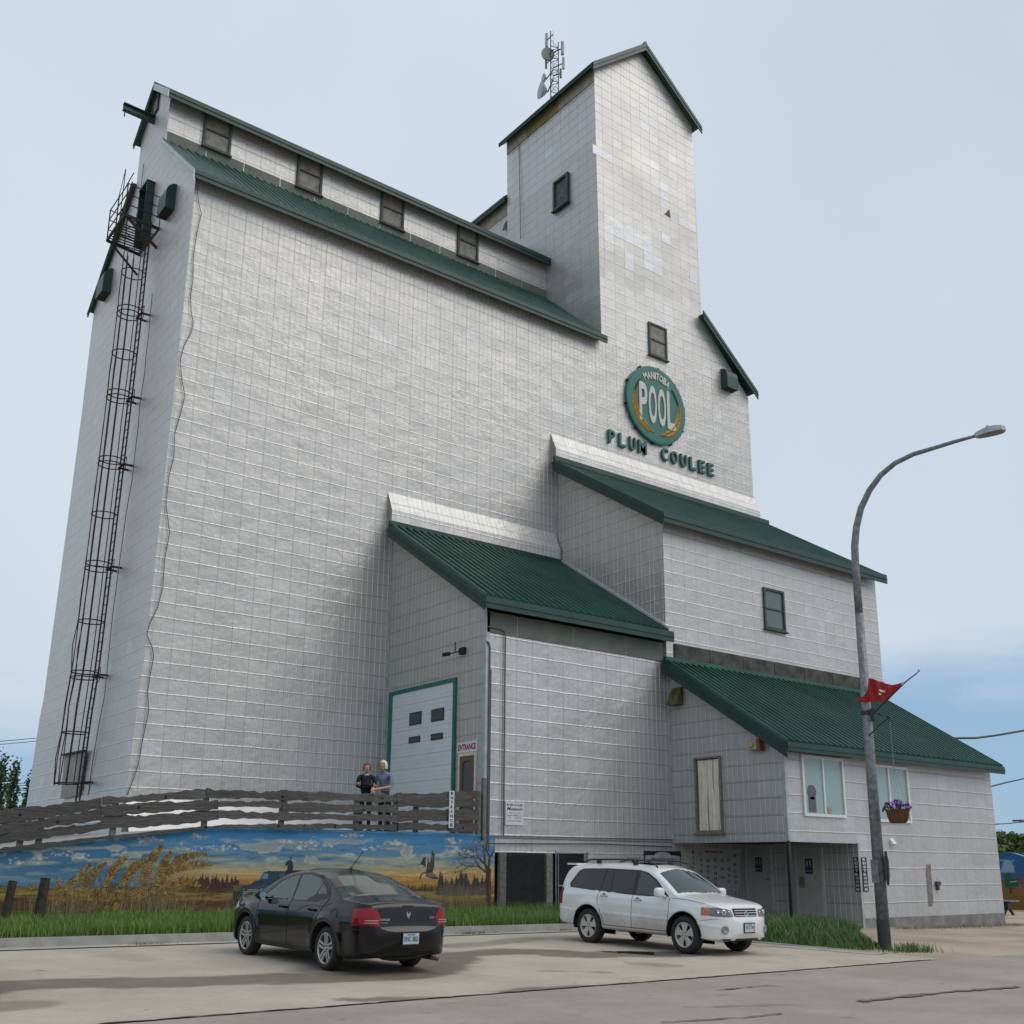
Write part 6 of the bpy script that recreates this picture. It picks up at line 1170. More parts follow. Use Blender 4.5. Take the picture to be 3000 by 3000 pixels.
board('vertical_entrance_sign', 'y', -5.9, ((1317, 2317), (1330, 2317), (1327, 2426), (1312, 2425)), 'narrow white upright entrance sign fixed to the plank fence', 'sign', VS, M_SW, M_TXB)
RS = [(ch, .5, .94-.1095*i, .078, .62, .05) for i, ch in enumerate('RESTROOMS')]
pa, pb = onx(2502, 2512, XE), onx(2520, 2612, XE)
board('restrooms_sign', 'x', XE, None, 'black upright restrooms sign inside the recess corner', 'sign', RS, M_BLKS, M_TXW, r=(onx(2516, 2512, XE)[1], onx(2501, 2512, XE)[1], onx(2512, 2612, XE)[2], pa[2]))
board('restrooms_sign', 'y', D3, None, 'black upright restrooms sign on the office front by the recess', 'sign', RS, M_BLKS, M_TXW, r=(XE+.09, XE+.09+.27, ony(2535, 2612, D3)[2], ony(2528, 2512, D3)[2]))
board('trail_sign', 'y', D2, ((1832, 2505), (1878, 2506), (1878, 2560), (1832, 2560)), 'small cream trail sign beside the gate, above the white car', 'sign', [('Main Avenue Loop Park', .5, .84, .10, .88, .03), ('walk, rest and enjoy', .5, .72, .03, .6)], simple('cream_board', (.42, .41, .36), .6), M_TXB)
o, (a0, a1, z0, z1) = board('landscape_board', 'y', D2, ((1887, 2493), (1994, 2494), (1994, 2610), (1887, 2610)), 'black framed notice board with a white panel and script heading', 'notice board', [('Shelby Street Landscapes', .5, .80, .07, .66, .01, .3), ('made possible by these donors', .5, .735, .018, .4), ('in memory of our families and friends who planted these gardens', .5, .68, .018, .78), ('with thanks to the community', .5, .63, .018, .45), ('for many hours of volunteer work over the years', .5, .57, .016, .8)], M_BLKS, M_TXB)
mb = MB(); W_ = a1-a0; H_ = z1-z0; pr = [(a0+.03, z0+.04), (a1-.03, z0+.04), (a1-.03, z1-H_*.14), (a1-.09, z1-H_*.115), (a1-W_*.28, z1-H_*.105)]+[(a0+W_*(.5+.22*math.cos(t)), z1-H_*.105+H_*.085*math.sin(t)) for t in np.linspace(0, math.pi, 9)]+[(a0+W_*.28, z1-H_*.105), (a0+.09, z1-H_*.115), (a0+.03, z1-H_*.14)]
mb.prism([(x, D2-.031, z) for x, z in pr], (0, .001, 0)); mb.build('white_panel', simple('white_panel_face', (.42, .42, .45), .5), o)
for ch in [c_ for c_ in o.children if c_.name.startswith('lettering')]: ch.location.y -= .003
nums = [(.145, .9, '1'), (.145, .775, '2'), (.145, .65, '3'), (.145, .53, '4'), (.145, .41, '5'), (.145, .29, '6'), (.28, .86, '7'), (.28, .72, '8'), (.28, .60, '9'), (.28, .46, '10'), (.28, .34, '11'), (.28, .22, '12'), (.40, .71, '13'), (.40, .57, '14'), (.40, .44, '15'), (.40, .31, '16'), (.53, .735, '15'), (.53, .55, '17'), (.53, .41, '18'), (.53, .28, '19'), (.53, .15, '20'), (.655, .71, '21'), (.655, .51, '22'), (.655, .31, '23'), (.775, .74, '24'), (.775, .51, '25'), (.775, .36, '26'), (.775, .21, '27'), (.89, .84, '28'), (.89, .62, '30'), (.89, .46, '31'), (.89, .33, '32'), (.89, .2, '33')]
board('tour_board', 'y', D2, ((2005, 2484), (2169, 2488), (2169, 2608), (2005, 2610)), 'big grey town tour board with numbered places under the overhang', 'notice board', [('Main Avenue Tour', .52, .925, .062, .32, .04), ('a walk past the places that built the town', .52, .85, .02, .3)]+[(s_, x, z, .075, .05 if len(s_) > 1 else .025, .03) for x, z, s_ in nums], simple('grey_board', (.50, .50, .48), .6, 0, .08, 4.), simple('faded_black_print', (.03, .03, .03), .7))
# ------------------------------------------------------------------ chain-link enclosure under the driveway floor
M_WIRE = simple('galvanised_wire', (.11, .12, .115), .6, .2)
enc = thing('chain_link_fence', (10.2, -5.78, .05), 'chain link panels and gate closing the dark space under the driveway', 'fence')
for x0_, x1_ in ((8.57, 8.80), (10.30, 10.53)): MB().box((x0_, -5.80, -.1), (x1_, -5.69, 1.93)).build('timber_post', simple('mossy_post_%d' % int(x0_*10), (.18, .185, .16), .9, 0, .35, 10.), enc)
def mesh_panel(x0_, x1_, z0_, z1_, y, nm):
    mb = MB(); st_ = .085; H_ = z1_-z0_; W_ = x1_-x0_; k = -H_
    while k < W_:
        for s_ in (1, -1):
            # line x = k + t (s=1) or mirrored
            t0 = max(0, -k); t1 = min(H_, W_-k)
            if t1 > t0:
                xa_, xb_ = k+t0, k+t1
                if s_ < 0: xa_, xb_ = W_-xa_, W_-xb_
                mb.tube([(x0_+xa_, y+s_*.002, z0_+t0), (x0_+xb_, y+s_*.002, z0_+t1)], .0042, 3, 0, False)
        k += st_
    return mb.build(nm, M_WIRE, enc)
mesh_panel(8.8, 10.3, 0, 1.93, -5.74, 'wire_mesh'); mesh_panel(10.68, 11.8, .05, 1.93, -5.84, 'gate_mesh'); mesh_panel(8.55, 8.8, 0, 1.93, -5.81, 'wire_mesh')
for pts in ([(10.62, -5.83, -.05), (10.62, -5.83, 2.0)], [(10.7, -5.84, .05), (10.7, -5.84, 1.95), (11.8, -5.84, 1.95), (11.8, -5.84, .05), (10.7, -5.84, .05)], [(10.7, -5.84, 1.0), (11.8, -5.84, 1.0)], [(11.87, -5.83, -.05), (11.87, -5.83, 2.0)]): MB().tube(pts, .024, 6).build('gate_tube', M_STEEL, enc)
# ------------------------------------------------------------------ street lamp with its banner, basket and traffic sign
LP_ = V(11.19, -16.36, 0); lz = ground(LP_[0], LP_[1])
AD = unit(V(.30, -.954, 0)); AN = V(-AD[1], AD[0], 0)
def onp(x, y, p, n): d = _ray(x, y); return CAM+d*((np.asarray(p)-CAM)@n)/(d@n)
lamp = thing('street_lamp', (LP_[0], LP_[1], lz), 'tall galvanised street lamp with a long curved arm at the kerb', 'street lamp')
arm = [onp(x, y, LP_, AN) for x, y in ((2503, 1560), (2507, 1500), (2522, 1445), (2551, 1397), (2595, 1352), (2645, 1323), (2700, 1303), (2770, 1288), (2830, 1277.5), (2862, 1272))]
arm = [onp(x, y, LP_, AN) for x, y in ((2504, 1600), (2509, 1545), (2522, 1490), (2547, 1437), (2580, 1392), (2622, 1357), (2675, 1331), (2735, 1313), (2800, 1293), (2862, 1276))]
bz = arm[0][2]
mb = MB(); mb.tube([(LP_[0], LP_[1], lz-.1), (LP_[0], LP_[1], lz+.62)], [.142, .137], 20); mb.build('painted_base', simple('black_pole_paint', (.03, .033, .04), .6, 0, .3, 8.), lamp, smooth=False)
s = NT('mottled_galvanised_pole'); a = s.noise(s.vec('Object'), 9., 5); s.set(s.mix(s.mr(a, .35, .65, 0, 1), (.13, .145, .155), (.24, .26, .275)), .55, .35); M_POLE = s.m
mb = MB(); mb.tube([(LP_[0], LP_[1], lz+.6), (LP_[0], LP_[1], 4.), (LP_[0], LP_[1], 7.4)], [.134, .112, .095], 20); mb.tube([(LP_[0], LP_[1], 7.38), (LP_[0], LP_[1], bz-.6)]+arm[0:], [.092, .09]+list(np.linspace(.088, .038, len(arm))), 16); mb.build('pole', M_POLE, lamp, smooth=True)
mb = MB(); mb.box((LP_[0]-.165, LP_[1]-.09, lz+1.65-.25), (LP_[0]-.12, LP_[1]+.09, lz+1.65+.25)); mb.build('access_cover', M_POLE, lamp)
e = arm[-1]; dd_ = unit(arm[-1]-arm[-2]); dd_ = unit(V(dd_[0], dd_[1], dd_[2]*.6)); sdv = unit(np.cross(dd_, (0, 0, 1))); uu_ = np.cross(sdv, dd_)
mb = MB(); prof = [(0, .06), (.06, .09), (.24, .14), (.44, .155), (.58, .12), (.64, .04)]
top_ = [e+dd_*(a-.03)+sdv*w_+uu_*(.05+.045*math.sin(math.pi*min(1, a/.64))) for a, w_ in prof]+[e+dd_*(a-.03)-sdv*w_+uu_*(.05+.045*math.sin(math.pi*min(1, a/.64))) for a, w_ in prof[::-1]]
bot_ = [e+dd_*(a-.03)+sdv*w_*1.03-uu_*.045 for a, w_ in prof]+[e+dd_*(a-.03)-sdv*w_*1.03-uu_*.045 for a, w_ in prof[::-1]]
n = len(top_); mb.add(top_+bot_, [tuple(range(n)), tuple(range(2*n-1, n-1, -1))]+[(i, n+i, n+(i+1) % n, (i+1) % n) for i in range(n)]); mb.tube([e+dd_*.25+uu_*.1, e+dd_*.25+uu_*.17], .04, 8, 0)
hd = mb.build('lamp_head', simple('light_grey_lamp', (.40, .43, .45), .45), lamp)
mb = MB(); q = [e+dd_*(a-.03)+sdv*w_*s_*.82-uu_*.052 for s_ in (1, -1) for a, w_ in (prof[1:5] if s_ > 0 else prof[1:5][::-1])]; mb.prism(q, -uu_*.01); mb.build('lamp_lens', simple('dull_lamp_lens', (.16, .14, .10), .25), hd)
# banner on its bracket
BN = unit(CAM-LP_); BN = unit(V(BN[0], BN[1], 0)); BP = LP_+BN*.0
def zf(x, y): return (2480+x/7.43, 1930+y/7.43)
def bp(x, y, o=0.): return onp(*zf(x, y), BP+BN*(.16+o), BN)
ban = thing('banner', bp(560, 1190), 'ragged red banner with a white tulip blowing from the lamp post', 'banner')
MB().tube([bp(590, 1190), bp(760, 1020), bp(1300, 490), bp(1510, 330), bp(1600, 250), bp(1540, 235)], [.028, .022, .016, .014, .012, .01], 6).build('banner_pole', M_BLACK, ban)
mb = MB(); b0 = bp(545, 1085, -.02); b1_ = bp(565, 1360, -.02); mb.bar(b0, b1_, .09, .06, 0, BN); cz = bp(430, 1165)[2]
mb.lathe([(.115, -.04), (.135, -.04), (.135, .04), (.115, .04)], (LP_[0], LP_[1], cz), (0, 0, 1), 20); mb.build('pole_clamp', M_BLACK, ban)
topc = [(480, 420), (590, 440), (760, 515), (1000, 572), (1120, 545), (1200, 515), (1290, 498)]; botc = [(120, 948), (235, 905), (350, 952), (520, 938), (700, 935), (870, 930), (1290, 502)]
lef = [(480, 420), (470, 560), (455, 690), (385, 810), (235, 880), (120, 948)]
def cr(C_, t):
    s_ = t*(len(C_)-1); i = min(int(s_), len(C_)-2); f = s_-i; return np.array(C_[i])*(1-f)+np.array(C_[i+1])*f
mb = MB(); NU, NV = 26, 16; G_ = []
for i in range(NU+1):
    u_ = i/NU; row = []
    for j in range(NV+1):
        v_ = j/NV; T_, B_ = cr(topc, u_), cr(botc, u_); Lf = cr(lef, v_); p = T_*(1-v_)+B_*v_; l0 = np.array(topc[0])*(1-v_)+np.array(botc[0])*v_; p = p+(Lf-l0)*(1-u_)**2
        o = .05*math.sin(p[0]*.012+p[1]*.006)+.03*math.sin(p[0]*.03-p[1]*.01)*(1-u_*.6); row.append(bp(p[0], p[1], .02+o))
    G_.append(row)
for i in range(NU):
    for j in range(NV): mb.quad(G_[i][j+1], G_[i+1][j+1], G_[i+1][j], G_[i][j])
fo = mb.build('banner_cloth', simple('red_cloth', (.38, .018, .022), .75, 0, .12, 2.), ban, smooth=True); sm = fo.modifiers.new('thickness', 'SOLIDIFY'); sm.thickness = .004
mb = MB()
def bo(x, y): return bp(x, y, .05+.05*math.sin(x*.012+y*.006)+.03*math.sin(x*.03-y*.01))
for P_2 in ([(705, 665), (740, 670), (855, 705), (835, 742), (760, 728), (718, 700)], [(695, 740), (775, 768), (740, 792), (702, 782)]): mb.prism([bo(*p) for p in P_2], BN*.006, 0)
for k in range(9): x, y = 700-k*16, 785+k*12.5; mb.prism([bo(x, y), bo(x+14, y+3), bo(x+6, y+12), bo(x-6, y+8)], BN*.006, 1)
mb.prism([bo(1180, 525), bo(1260, 510), bo(1230, 570), bo(1190, 585)], BN*.004, 0)
mb.build('tulip_print', [simple('cream_print', (.60, .50, .40), .8), simple('olive_print', (.16, .10, .03), .8)], ban)
# hanging basket
bc = onp(2629, 2372, BP+BN*.3, BN); bsk = thing('hanging_basket', bc-V(0, 0, .22), 'wicker basket of purple pansies hanging on a chain from the lamp post', 'flower basket')
s_px = 3082/np.dot(bc-CAM, FW); rb = 31/s_px
mb = MB(); mb.lathe([(rb*.55, -.29), (rb*.75, -.26), (rb*.93, -.12), (rb, .0), (rb*.9, .0), (rb*.6, -.2), (0, -.22)], bc, (0, 0, 1), 28); mb.lathe([(0, -.29), (rb*.56, -.29)], bc, (0, 0, 1), 28)
for k in range(28): t = 2*math.pi*k/28; mb.tube([bc+V(r*math.cos(t), r*math.sin(t), h) for r, h in ((rb*.58, -.29), (rb*.78, -.26), (rb*.955, -.12), (rb*1.02, 0))], .008, 4)
mb.build('wicker_bowl', simple('brown_wicker', (.14, .065, .022), .8, 0, .45, 26., .006, 60), bsk)
ch0 = onp(2613, 2104, BP+BN*.3, BN); ch0 = V(bc[0], bc[1], ch0[2]-.02)
mb = MB(); mb.tube([ch0, bc+V(0, 0, .95)], .008, 5)
for k in range(4): t = math.pi/4+k*math.pi/2; mb.tube([bc+V(0, 0, .95), bc+V(rb*.95*math.cos(t), rb*.95*math.sin(t), .0)], .003, 4)
mb.build('chain', M_STEEL, bsk)
mb = MB(); cl_ = V(LP_[0], LP_[1], ch0[2]); mb.tube([cl_+BN*.1+V(0, 0, -.35), (cl_+ch0)/2+V(0, 0, -.12), ch0+V(0, 0, .05)], .014, 5); mb.tube([cl_+BN*.1+V(0, 0, .25), ch0+V(0, 0, .03)], .014, 5); mb.tube([ch0+V(0, 0, .06), ch0+V(0, 0, -.05)], .014, 5); mb.build('basket_bracket', M_BLACK, bsk)
rg = random.Random(8); mats_f = [simple('violet_petals', (.14, .06, .38), .7), simple('dark_purple_petals', (.030, .010, .06), .7), simple('lilac_petals', (.34, .24, .58), .7), simple('maroon_petals', (.06, .008, .025), .7)]
mb = MB(); ml = MB()
for k in range(150):
    t = rg.uniform(0, 6.28); r = rb*1.35*math.sqrt(rg.random()); h = .16*(1-(r/rb/1.4)**2)+rg.uniform(-.06, .06); c_ = bc+V(r*math.cos(t), r*math.sin(t), h); m_ = rg.choice([0, 1, 1, 1, 2, 3, 3]); R_ = rg.uniform(.02, .034); nn_ = unit(V(rg.gauss(0, .6), rg.gauss(0, .6), .4)+BN*.9); p_ = unit(np.cross(nn_, (.3, .2, .9))); q_ = np.cross(nn_, p_)
    mb.add([c_+nn_*.008]+[c_+(p_*math.cos(a)+q_*math.sin(a))*R_*(1 if i % 2 else .75) for i, a in enumerate(np.linspace(0, 2*math.pi, 10, False))], [(0, 1+i, 1+(i+1) % 10) for i in range(10)], m_)
mb.build('flowers', mats_f, bsk)
for k in range(220):
    t = rg.uniform(0, 6.28); r = rb*1.3*math.sqrt(rg.random()); c_ = bc+V(r*math.cos(t), r*math.sin(t), rg.uniform(-.1, .12)*(1)); d = unit(V(rg.gauss(0, 1), rg.gauss(0, 1), rg.gauss(0, .7))); s_ = unit(np.cross(d, (0, 0, 1)))*.014; L = rg.uniform(.03, .06); ml.add([c_, c_+d*L*.5+s_, c_+d*L, c_+d*L*.5-s_], [(0, 1, 2, 3)])
ml.build('leaves', simple('dark_basket_leaves', (.03, .06, .02), .7, 0, .3), bsk)
# octagonal sign fixed on the far side of the pole, seen almost edge-on
SN = unit(V(.66, -.75, 0)); sp_ = V(LP_[0], LP_[1], ground(LP_[0], LP_[1])+1.72)+SN*.17; sr = unit(np.cross((0, 0, 1), SN))
mb = MB(); mb.prism([sp_+sr*(.40*math.cos(t)-(-.02))+V(0, 0, .40*math.sin(t)) for t in np.linspace(math.pi/8, 2*math.pi+math.pi/8, 8, False)], SN*.006); mb.build('traffic_sign', M_STEEL, None, 'octagonal traffic sign seen nearly edge-on behind the lamp post', 'traffic sign')
# ------------------------------------------------------------------ people on the deck
def skinbody(name, verts, edges, mat, parent, lv=2, root=0):
    me = bpy.data.meshes.new(name); me.from_pydata([v[:3] for v in verts], edges, []); ob = bpy.data.objects.new(name, me); COL.objects.link(ob)
    sk = ob.modifiers.new('skin', 'SKIN'); 
    for i, v in enumerate(verts):
        r = v[3]; me.skin_vertices[0].data[i].radius = r if isinstance(r, tuple) else (r, r)
    me.skin_vertices[0].data[root].use_root = True
    sk.use_smooth_shade = True; ss = ob.modifiers.new('sub', 'SUBSURF'); ss.levels = lv; ss.render_levels = lv
    dg = bpy.context.evaluated_depsgraph_get(); m2 = bpy.data.meshes.new_from_object(ob.evaluated_get(dg)); ob.modifiers.clear(); ob.data = m2; bpy.data.meshes.remove(me)
    for p in m2.polygons: p.use_smooth = True
    m2.materials.clear(); m2.materials.append(mat); ob.parent = parent; ob.location = tuple(-worg(parent)); return ob
def hand(name, p, d, n, mat, parent, curl=.5, s=1.):
    """palm at p pointing along d, n = back of hand normal; five separate bent fingers"""
    d, n = unit(d), unit(n); sd_ = np.cross(d, n); vs = [(*p, .024*s), (*(p+d*.05*s), .028*s)]; es = [(0, 1)]
    for k, (o, L) in enumerate([(-.026, .07), (-.009, .08), (.009, .076), (.026, .06)]):
        b = len(vs); a = p+d*.085*s+sd_*o*s; m_ = a+(d*math.cos(curl*.6)-n*math.sin(curl*.6))*L*.5*s; e = m_+(d*math.cos(curl*1.6)-n*math.sin(curl*1.6))*L*.5*s
        vs += [(*a, .0085*s), (*m_, .008*s), (*e, .0065*s)]; es += [(1, b), (b, b+1), (b+1, b+2)]
    b = len(vs); a = p+d*.03*s+sd_*-.03*s; m_ = a+(d*.6-sd_*.8)*.035*s; vs += [(*a, .011*s), (*m_, .01*s), (*(m_+(d*.95-sd_*.2)*.03*s), .008*s)]; es += [(0, b), (b, b+1), (b+1, b+2)]
    return skinbody(name, vs, es, mat, parent, 1)
M_SKIN = simple('skin', (.42, .22, .15), .55, 0, .06, 8.); M_LIP = simple('lip', (.30, .10, .08), .5); M_EYE = simple('eye_dark', (.02, .015, .012), .3)
def head(P, base, face, up, hair, glasses, s=1.):
    """base = neck top; face = facing direction"""
    face, up = unit(face), unit(up); face = unit(face-up*(face@up)); rt = np.cross(face, up); C_ = base+up*.115*s+face*.015
    def L(f, r, u): return C_+face*f*s+rt*r*s+up*u*s
    mb = MB(); n, m = 20, 16; vs = []
    for i in range(m+1):
        a = math.pi*i/m
        for k in range(n):
            b = 2*math.pi*k/n; x, y, z = math.sin(a)*math.cos(b), math.sin(a)*math.sin(b), math.cos(a); w_ = .073*(1-.22*max(0, -z)**1.3); f = .093*(1-.12*max(0, -z)); fx_ = x*f
            if z < -.25 and x > 0: fx_ += .010
            if x > .93 and -.35 < z < .1: fx_ += .016
            vs.append(L(fx_, y*w_, z*.118))
    mb.add(vs, [(i*n+k, (i+1)*n+k, (i+1)*n+(k+1) % n, i*n+(k+1) % n) for i in range(m) for k in range(n)])
    mb.tube([L(.088, 0, .018), L(.108, 0, -.02), L(.088, 0, -.035)], [.008, .014, .009], 8)
    for sd_ in (-1, 1): mb.blob(L(0, sd_*.074, -.012), (.014, .014, .03), 2, 8, 6, 0, 0)
    h = mb.build('head', M_SKIN, P, smooth=True)
    mb = MB()
    for sd_ in (-1, 1): mb.blob(L(.083, sd_*.03, .008), .0105, 1, 8, 6, 0, 0)
    mb.build('eyes', M_EYE, h, smooth=True); mb = MB(); mb.tube([L(.086, -.024, -.058), L(.096, 0, -.056), L(.086, .024, -.058)], .006, 6); mb.build('mouth', M_LIP, h, smooth=True)
    mb = MB(); vs = []; n, m = 22, 12; rg = random.Random(int(s*100)+len(hair.name)); fs = []
    for i in range(m+1):
        a = math.pi*.62*i/m
        for k in range(n): b = 2*math.pi*k/n; x, y, z = math.sin(a)*math.cos(b), math.sin(a)*math.sin(b), math.cos(a); j = 1.1+rg.uniform(-.05, .06); vs.append(L(x*.093*j-.006, y*.079*j, z*.122*j+.004))
    for i in range(m):
        for k in range(n):
            b = 2*math.pi*(k+.5)/n; a = math.pi*.62*(i+.5)/m
            if not (a > .95 and math.cos(b) > .30): fs.append((i*n+k, (i+1)*n+k, (i+1)*n+(k+1) % n, i*n+(k+1) % n))
    mb.add(vs, fs); mb.build('hair', hair, h, smooth=True)
    if glasses:
        mb = MB()
        for sd_ in (-1, 1): mb.tube([L(.100+.0*0, sd_*.031+.024*math.cos(t), .006+.016*math.sin(t)) for t in np.linspace(0, 2*math.pi, 15)], .0032, 5); mb.tube([L(.098, sd_*.055, .01), L(.02, sd_*.08, .012)], .003, 5)
        mb.tube([L(.102, -.007, .01), L(.102, .007, .01)], .003, 5); mb.build('glasses', M_BLACK, h)
    return h
def person_base(px, ztop, y): p = ony(*px, y); return V(p[0], y, deckz(p[0]))
# woman, arms folded
wp = person_base((1068, 2400), 0, -5.15); ht = ony(1068, 2241, -5.15)[2]-wp[2]; K_ = ht/1.66
wom = thing('person', wp, 'person with short grey-brown hair and glasses in a dark navy sweater, arms folded', 'person')
fw = unit(V(-.35, -1, 0)); rw = np.cross(fw, (0, 0, 1)); up = V(0, 0, 1)
def W_(f, r, u): return wp+(fw*f+rw*r)*K_+up*u*K_
M_NAVY = simple('navy_knit', (.008, .009, .022), .9, 0, .15, 20.); M_TROU = simple('black_trousers', (.012, .012, .014), .9)
vs = [(*W_(0, 0, .90), (.17, .12)), (*W_(0, 0, 1.10), (.165, .12)), (*W_(.0, 0, 1.28), (.17, .12)), (*W_(-.01, 0, 1.39), (.11, .08)), (*W_(0, 0, 1.45), (.055, .055)),
      (*W_(0, .175, 1.36), .062), (*W_(.04, .235, 1.13), .054), (*W_(.155, .06, 1.10), .044), (*W_(.165, -.12, 1.145), .036), (*W_(0, -.175, 1.36), .062), (*W_(.04, -.235, 1.13), .054), (*W_(.175, -.05, 1.15), .044), (*W_(.165, .13, 1.185), .036)]
skinbody('sweater', vs, [(0, 1), (1, 2), (2, 3), (3, 4), (3, 5), (5, 6), (6, 7), (7, 8), (3, 9), (9, 10), (10, 11), (11, 12)], M_NAVY, wom)
vs = [(*W_(0, 0, .94), (.15, .11)), (*W_(0, .09, .84), .095), (*W_(.01, .10, .48), .062), (*W_(0, .10, .09), .048), (*W_(0, -.09, .84), .095), (*W_(.01, -.10, .48), .062), (*W_(0, -.10, .09), .048)]
skinbody('trousers', vs, [(0, 1), (1, 2), (2, 3), (0, 4), (4, 5), (5, 6)], M_TROU, wom)
for s_ in (-1, 1): mb = MB(); mb.blob(W_(.05, s_*.10, .045), (.055, .13, .045), 1, 10, 8, 0, 0); mb.build('shoe', M_BLACK, wom, smooth=True)
vs = [(*W_(0, 0, 1.40), .05), (*W_(.005, 0, 1.47), .046), (*W_(.01, 0, 1.52), .044)]; skinbody('neck', vs, [(0, 1), (1, 2)], M_SKIN, wom)
mb = MB(); mb.lathe([(.06, 0), (.085, -.02), (.10, -.045)], W_(.01, 0, 1.455), unit(fw*.2+up), 18); mb.build('collar', simple('pale_collar', (.4, .36, .33), .8), wom, smooth=True)
head(wom, W_(.01, 0, 1.435), unit(fw*1.-up*.28), up, simple('grey_brown_hair', (.12, .10, .08), .9, 0, .4, 40.), True, K_*1.14)
hand('hand', W_(.165, -.135, 1.15), unit(-rw-fw*.4), fw+up*.3, M_SKIN, wom, .6, K_); hand('hand', W_(.165, .145, 1.19), unit(rw-fw*.4), fw+up*.3, M_SKIN, wom, .6, K_)
# man leaning on the top slab
mp_ = person_base((1125, 2400), 0, -5.22); ht = ony(1125, 2234, -5.2)[2]-mp_[2]; K_ = ht/1.70
man = thing('person', mp_, 'person with white hair and glasses in a blue checked shirt, leaning on the fence', 'person')
fw = unit(V(-.80, -.60, 0)); rw = np.cross(fw, up)
def W2(f, r, u): return mp_+(fw*f+rw*r)*K_+up*u*K_
s = NT('blue_check_shirt'); v = s.vec('Object'); sp = s.node('ShaderNodeSeparateXYZ'); s.t.links.new(v, sp.inputs[0]); h_ = s.math('ADD', sp.outputs[0], s.math('MULTIPLY', sp.outputs[1], -.8))
g1 = s.math('LESS_THAN', s.math('FRACT', s.math('MULTIPLY', h_, 20.)), .42); g2 = s.math('LESS_THAN', s.math('FRACT', s.math('MULTIPLY', sp.outputs[2], 20.)), .42); g3 = s.math('MULTIPLY', s.math('ADD', g1, g2), .5)
s.set(s.mix(g3, (.30, .36, .50), (.012, .02, .085)), .9); M_SHIRT = s.m
vs = [(*W2(-.02, 0, .94), (.155, .125)), (*W2(-.02, 0, 1.10), (.16, .125)), (*W2(.04, 0, 1.27), (.185, .125)), (*W2(.09, 0, 1.40), (.13, .09)), (*W2(.13, 0, 1.45), (.06, .06)),
      (*W2(.09, .20, 1.37), .072), (*W2(.14, .25, 1.14), .062), (*W2(.17, .25, 1.06), .055), (*W2(.09, -.20, 1.37), .072), (*W2(.17, -.24, 1.16), .062), (*W2(.20, -.23, 1.08), .055)]
skinbody('shirt', vs, [(0, 1), (1, 2), (2, 3), (3, 4), (3, 5), (5, 6), (6, 7), (3, 8), (8, 9), (9, 10)], M_SHIRT, man)
railp = ony(1092, 2321, -5.87)
for s_, o in ((1, .02), (-1, -.04)):
    el = W2(.16, s_*.245, 1.10); wr = railp+V(o, .04, .055); vs = [(*el, .045), (*((el+wr)/2), .041), (*wr, .028)]; skinbody('forearm', vs, [(0, 1), (1, 2)], M_SKIN, man); d_ = unit(V(-.35*s_, -1, -.5)); hand('hand', wr, d_, up*.8+V(0, -.5, 0), M_SKIN, man, 1.1, K_)
    if s_ < 0: pass
mb = MB(); mb.lathe([(.031, 0), (.034, .012), (.031, .024)], railp+V(-.04, .05, .06)+(W2(.16, -.245, 1.10)-railp)*.1, unit(W2(.16, -.245, 1.10)-railp), 12); mb.build('wristwatch', M_CHROME, man)
vs = [(*W2(-.02, 0, .92), (.15, .12)), (*W2(-.02, .09, .82), .10), (*W2(-.01, .11, .47), .068), (*W2(-.04, .11, .09), .052), (*W2(-.02, -.09, .82), .10), (*W2(0, -.11, .47), .068), (*W2(-.02, -.11, .09), .052)]
skinbody('trousers', vs, [(0, 1), (1, 2), (2, 3), (0, 4), (4, 5), (5, 6)], simple('dark_blue_trousers', (.012, .014, .025), .9), man)
for s_ in (-1, 1): mb = MB(); mb.blob(W2(.03, s_*.11, .045), (.13, .07, .045), 1, 10, 8, 0, 0); mb.build('shoe', M_BLACK, man, smooth=True)
vs = [(*W2(.10, 0, 1.40), .055), (*W2(.13, 0, 1.47), .052), (*W2(.15, 0, 1.52), .05)]; skinbody('neck', vs, [(0, 1), (1, 2)], M_SKIN, man)
mb = MB(); mb.lathe([(.062, .015), (.078, -.015), (.085, -.03)], W2(.125, 0, 1.465), unit(fw*.25+up), 16); mb.build('collar', M_SHIRT, man, smooth=True)
head(man, W2(.15, 0, 1.455), unit(V(-1, -.35, -.25)), up, simple('white_hair', (.62, .62, .60), .9, 0, .1, 40.), True, K_*1.16)
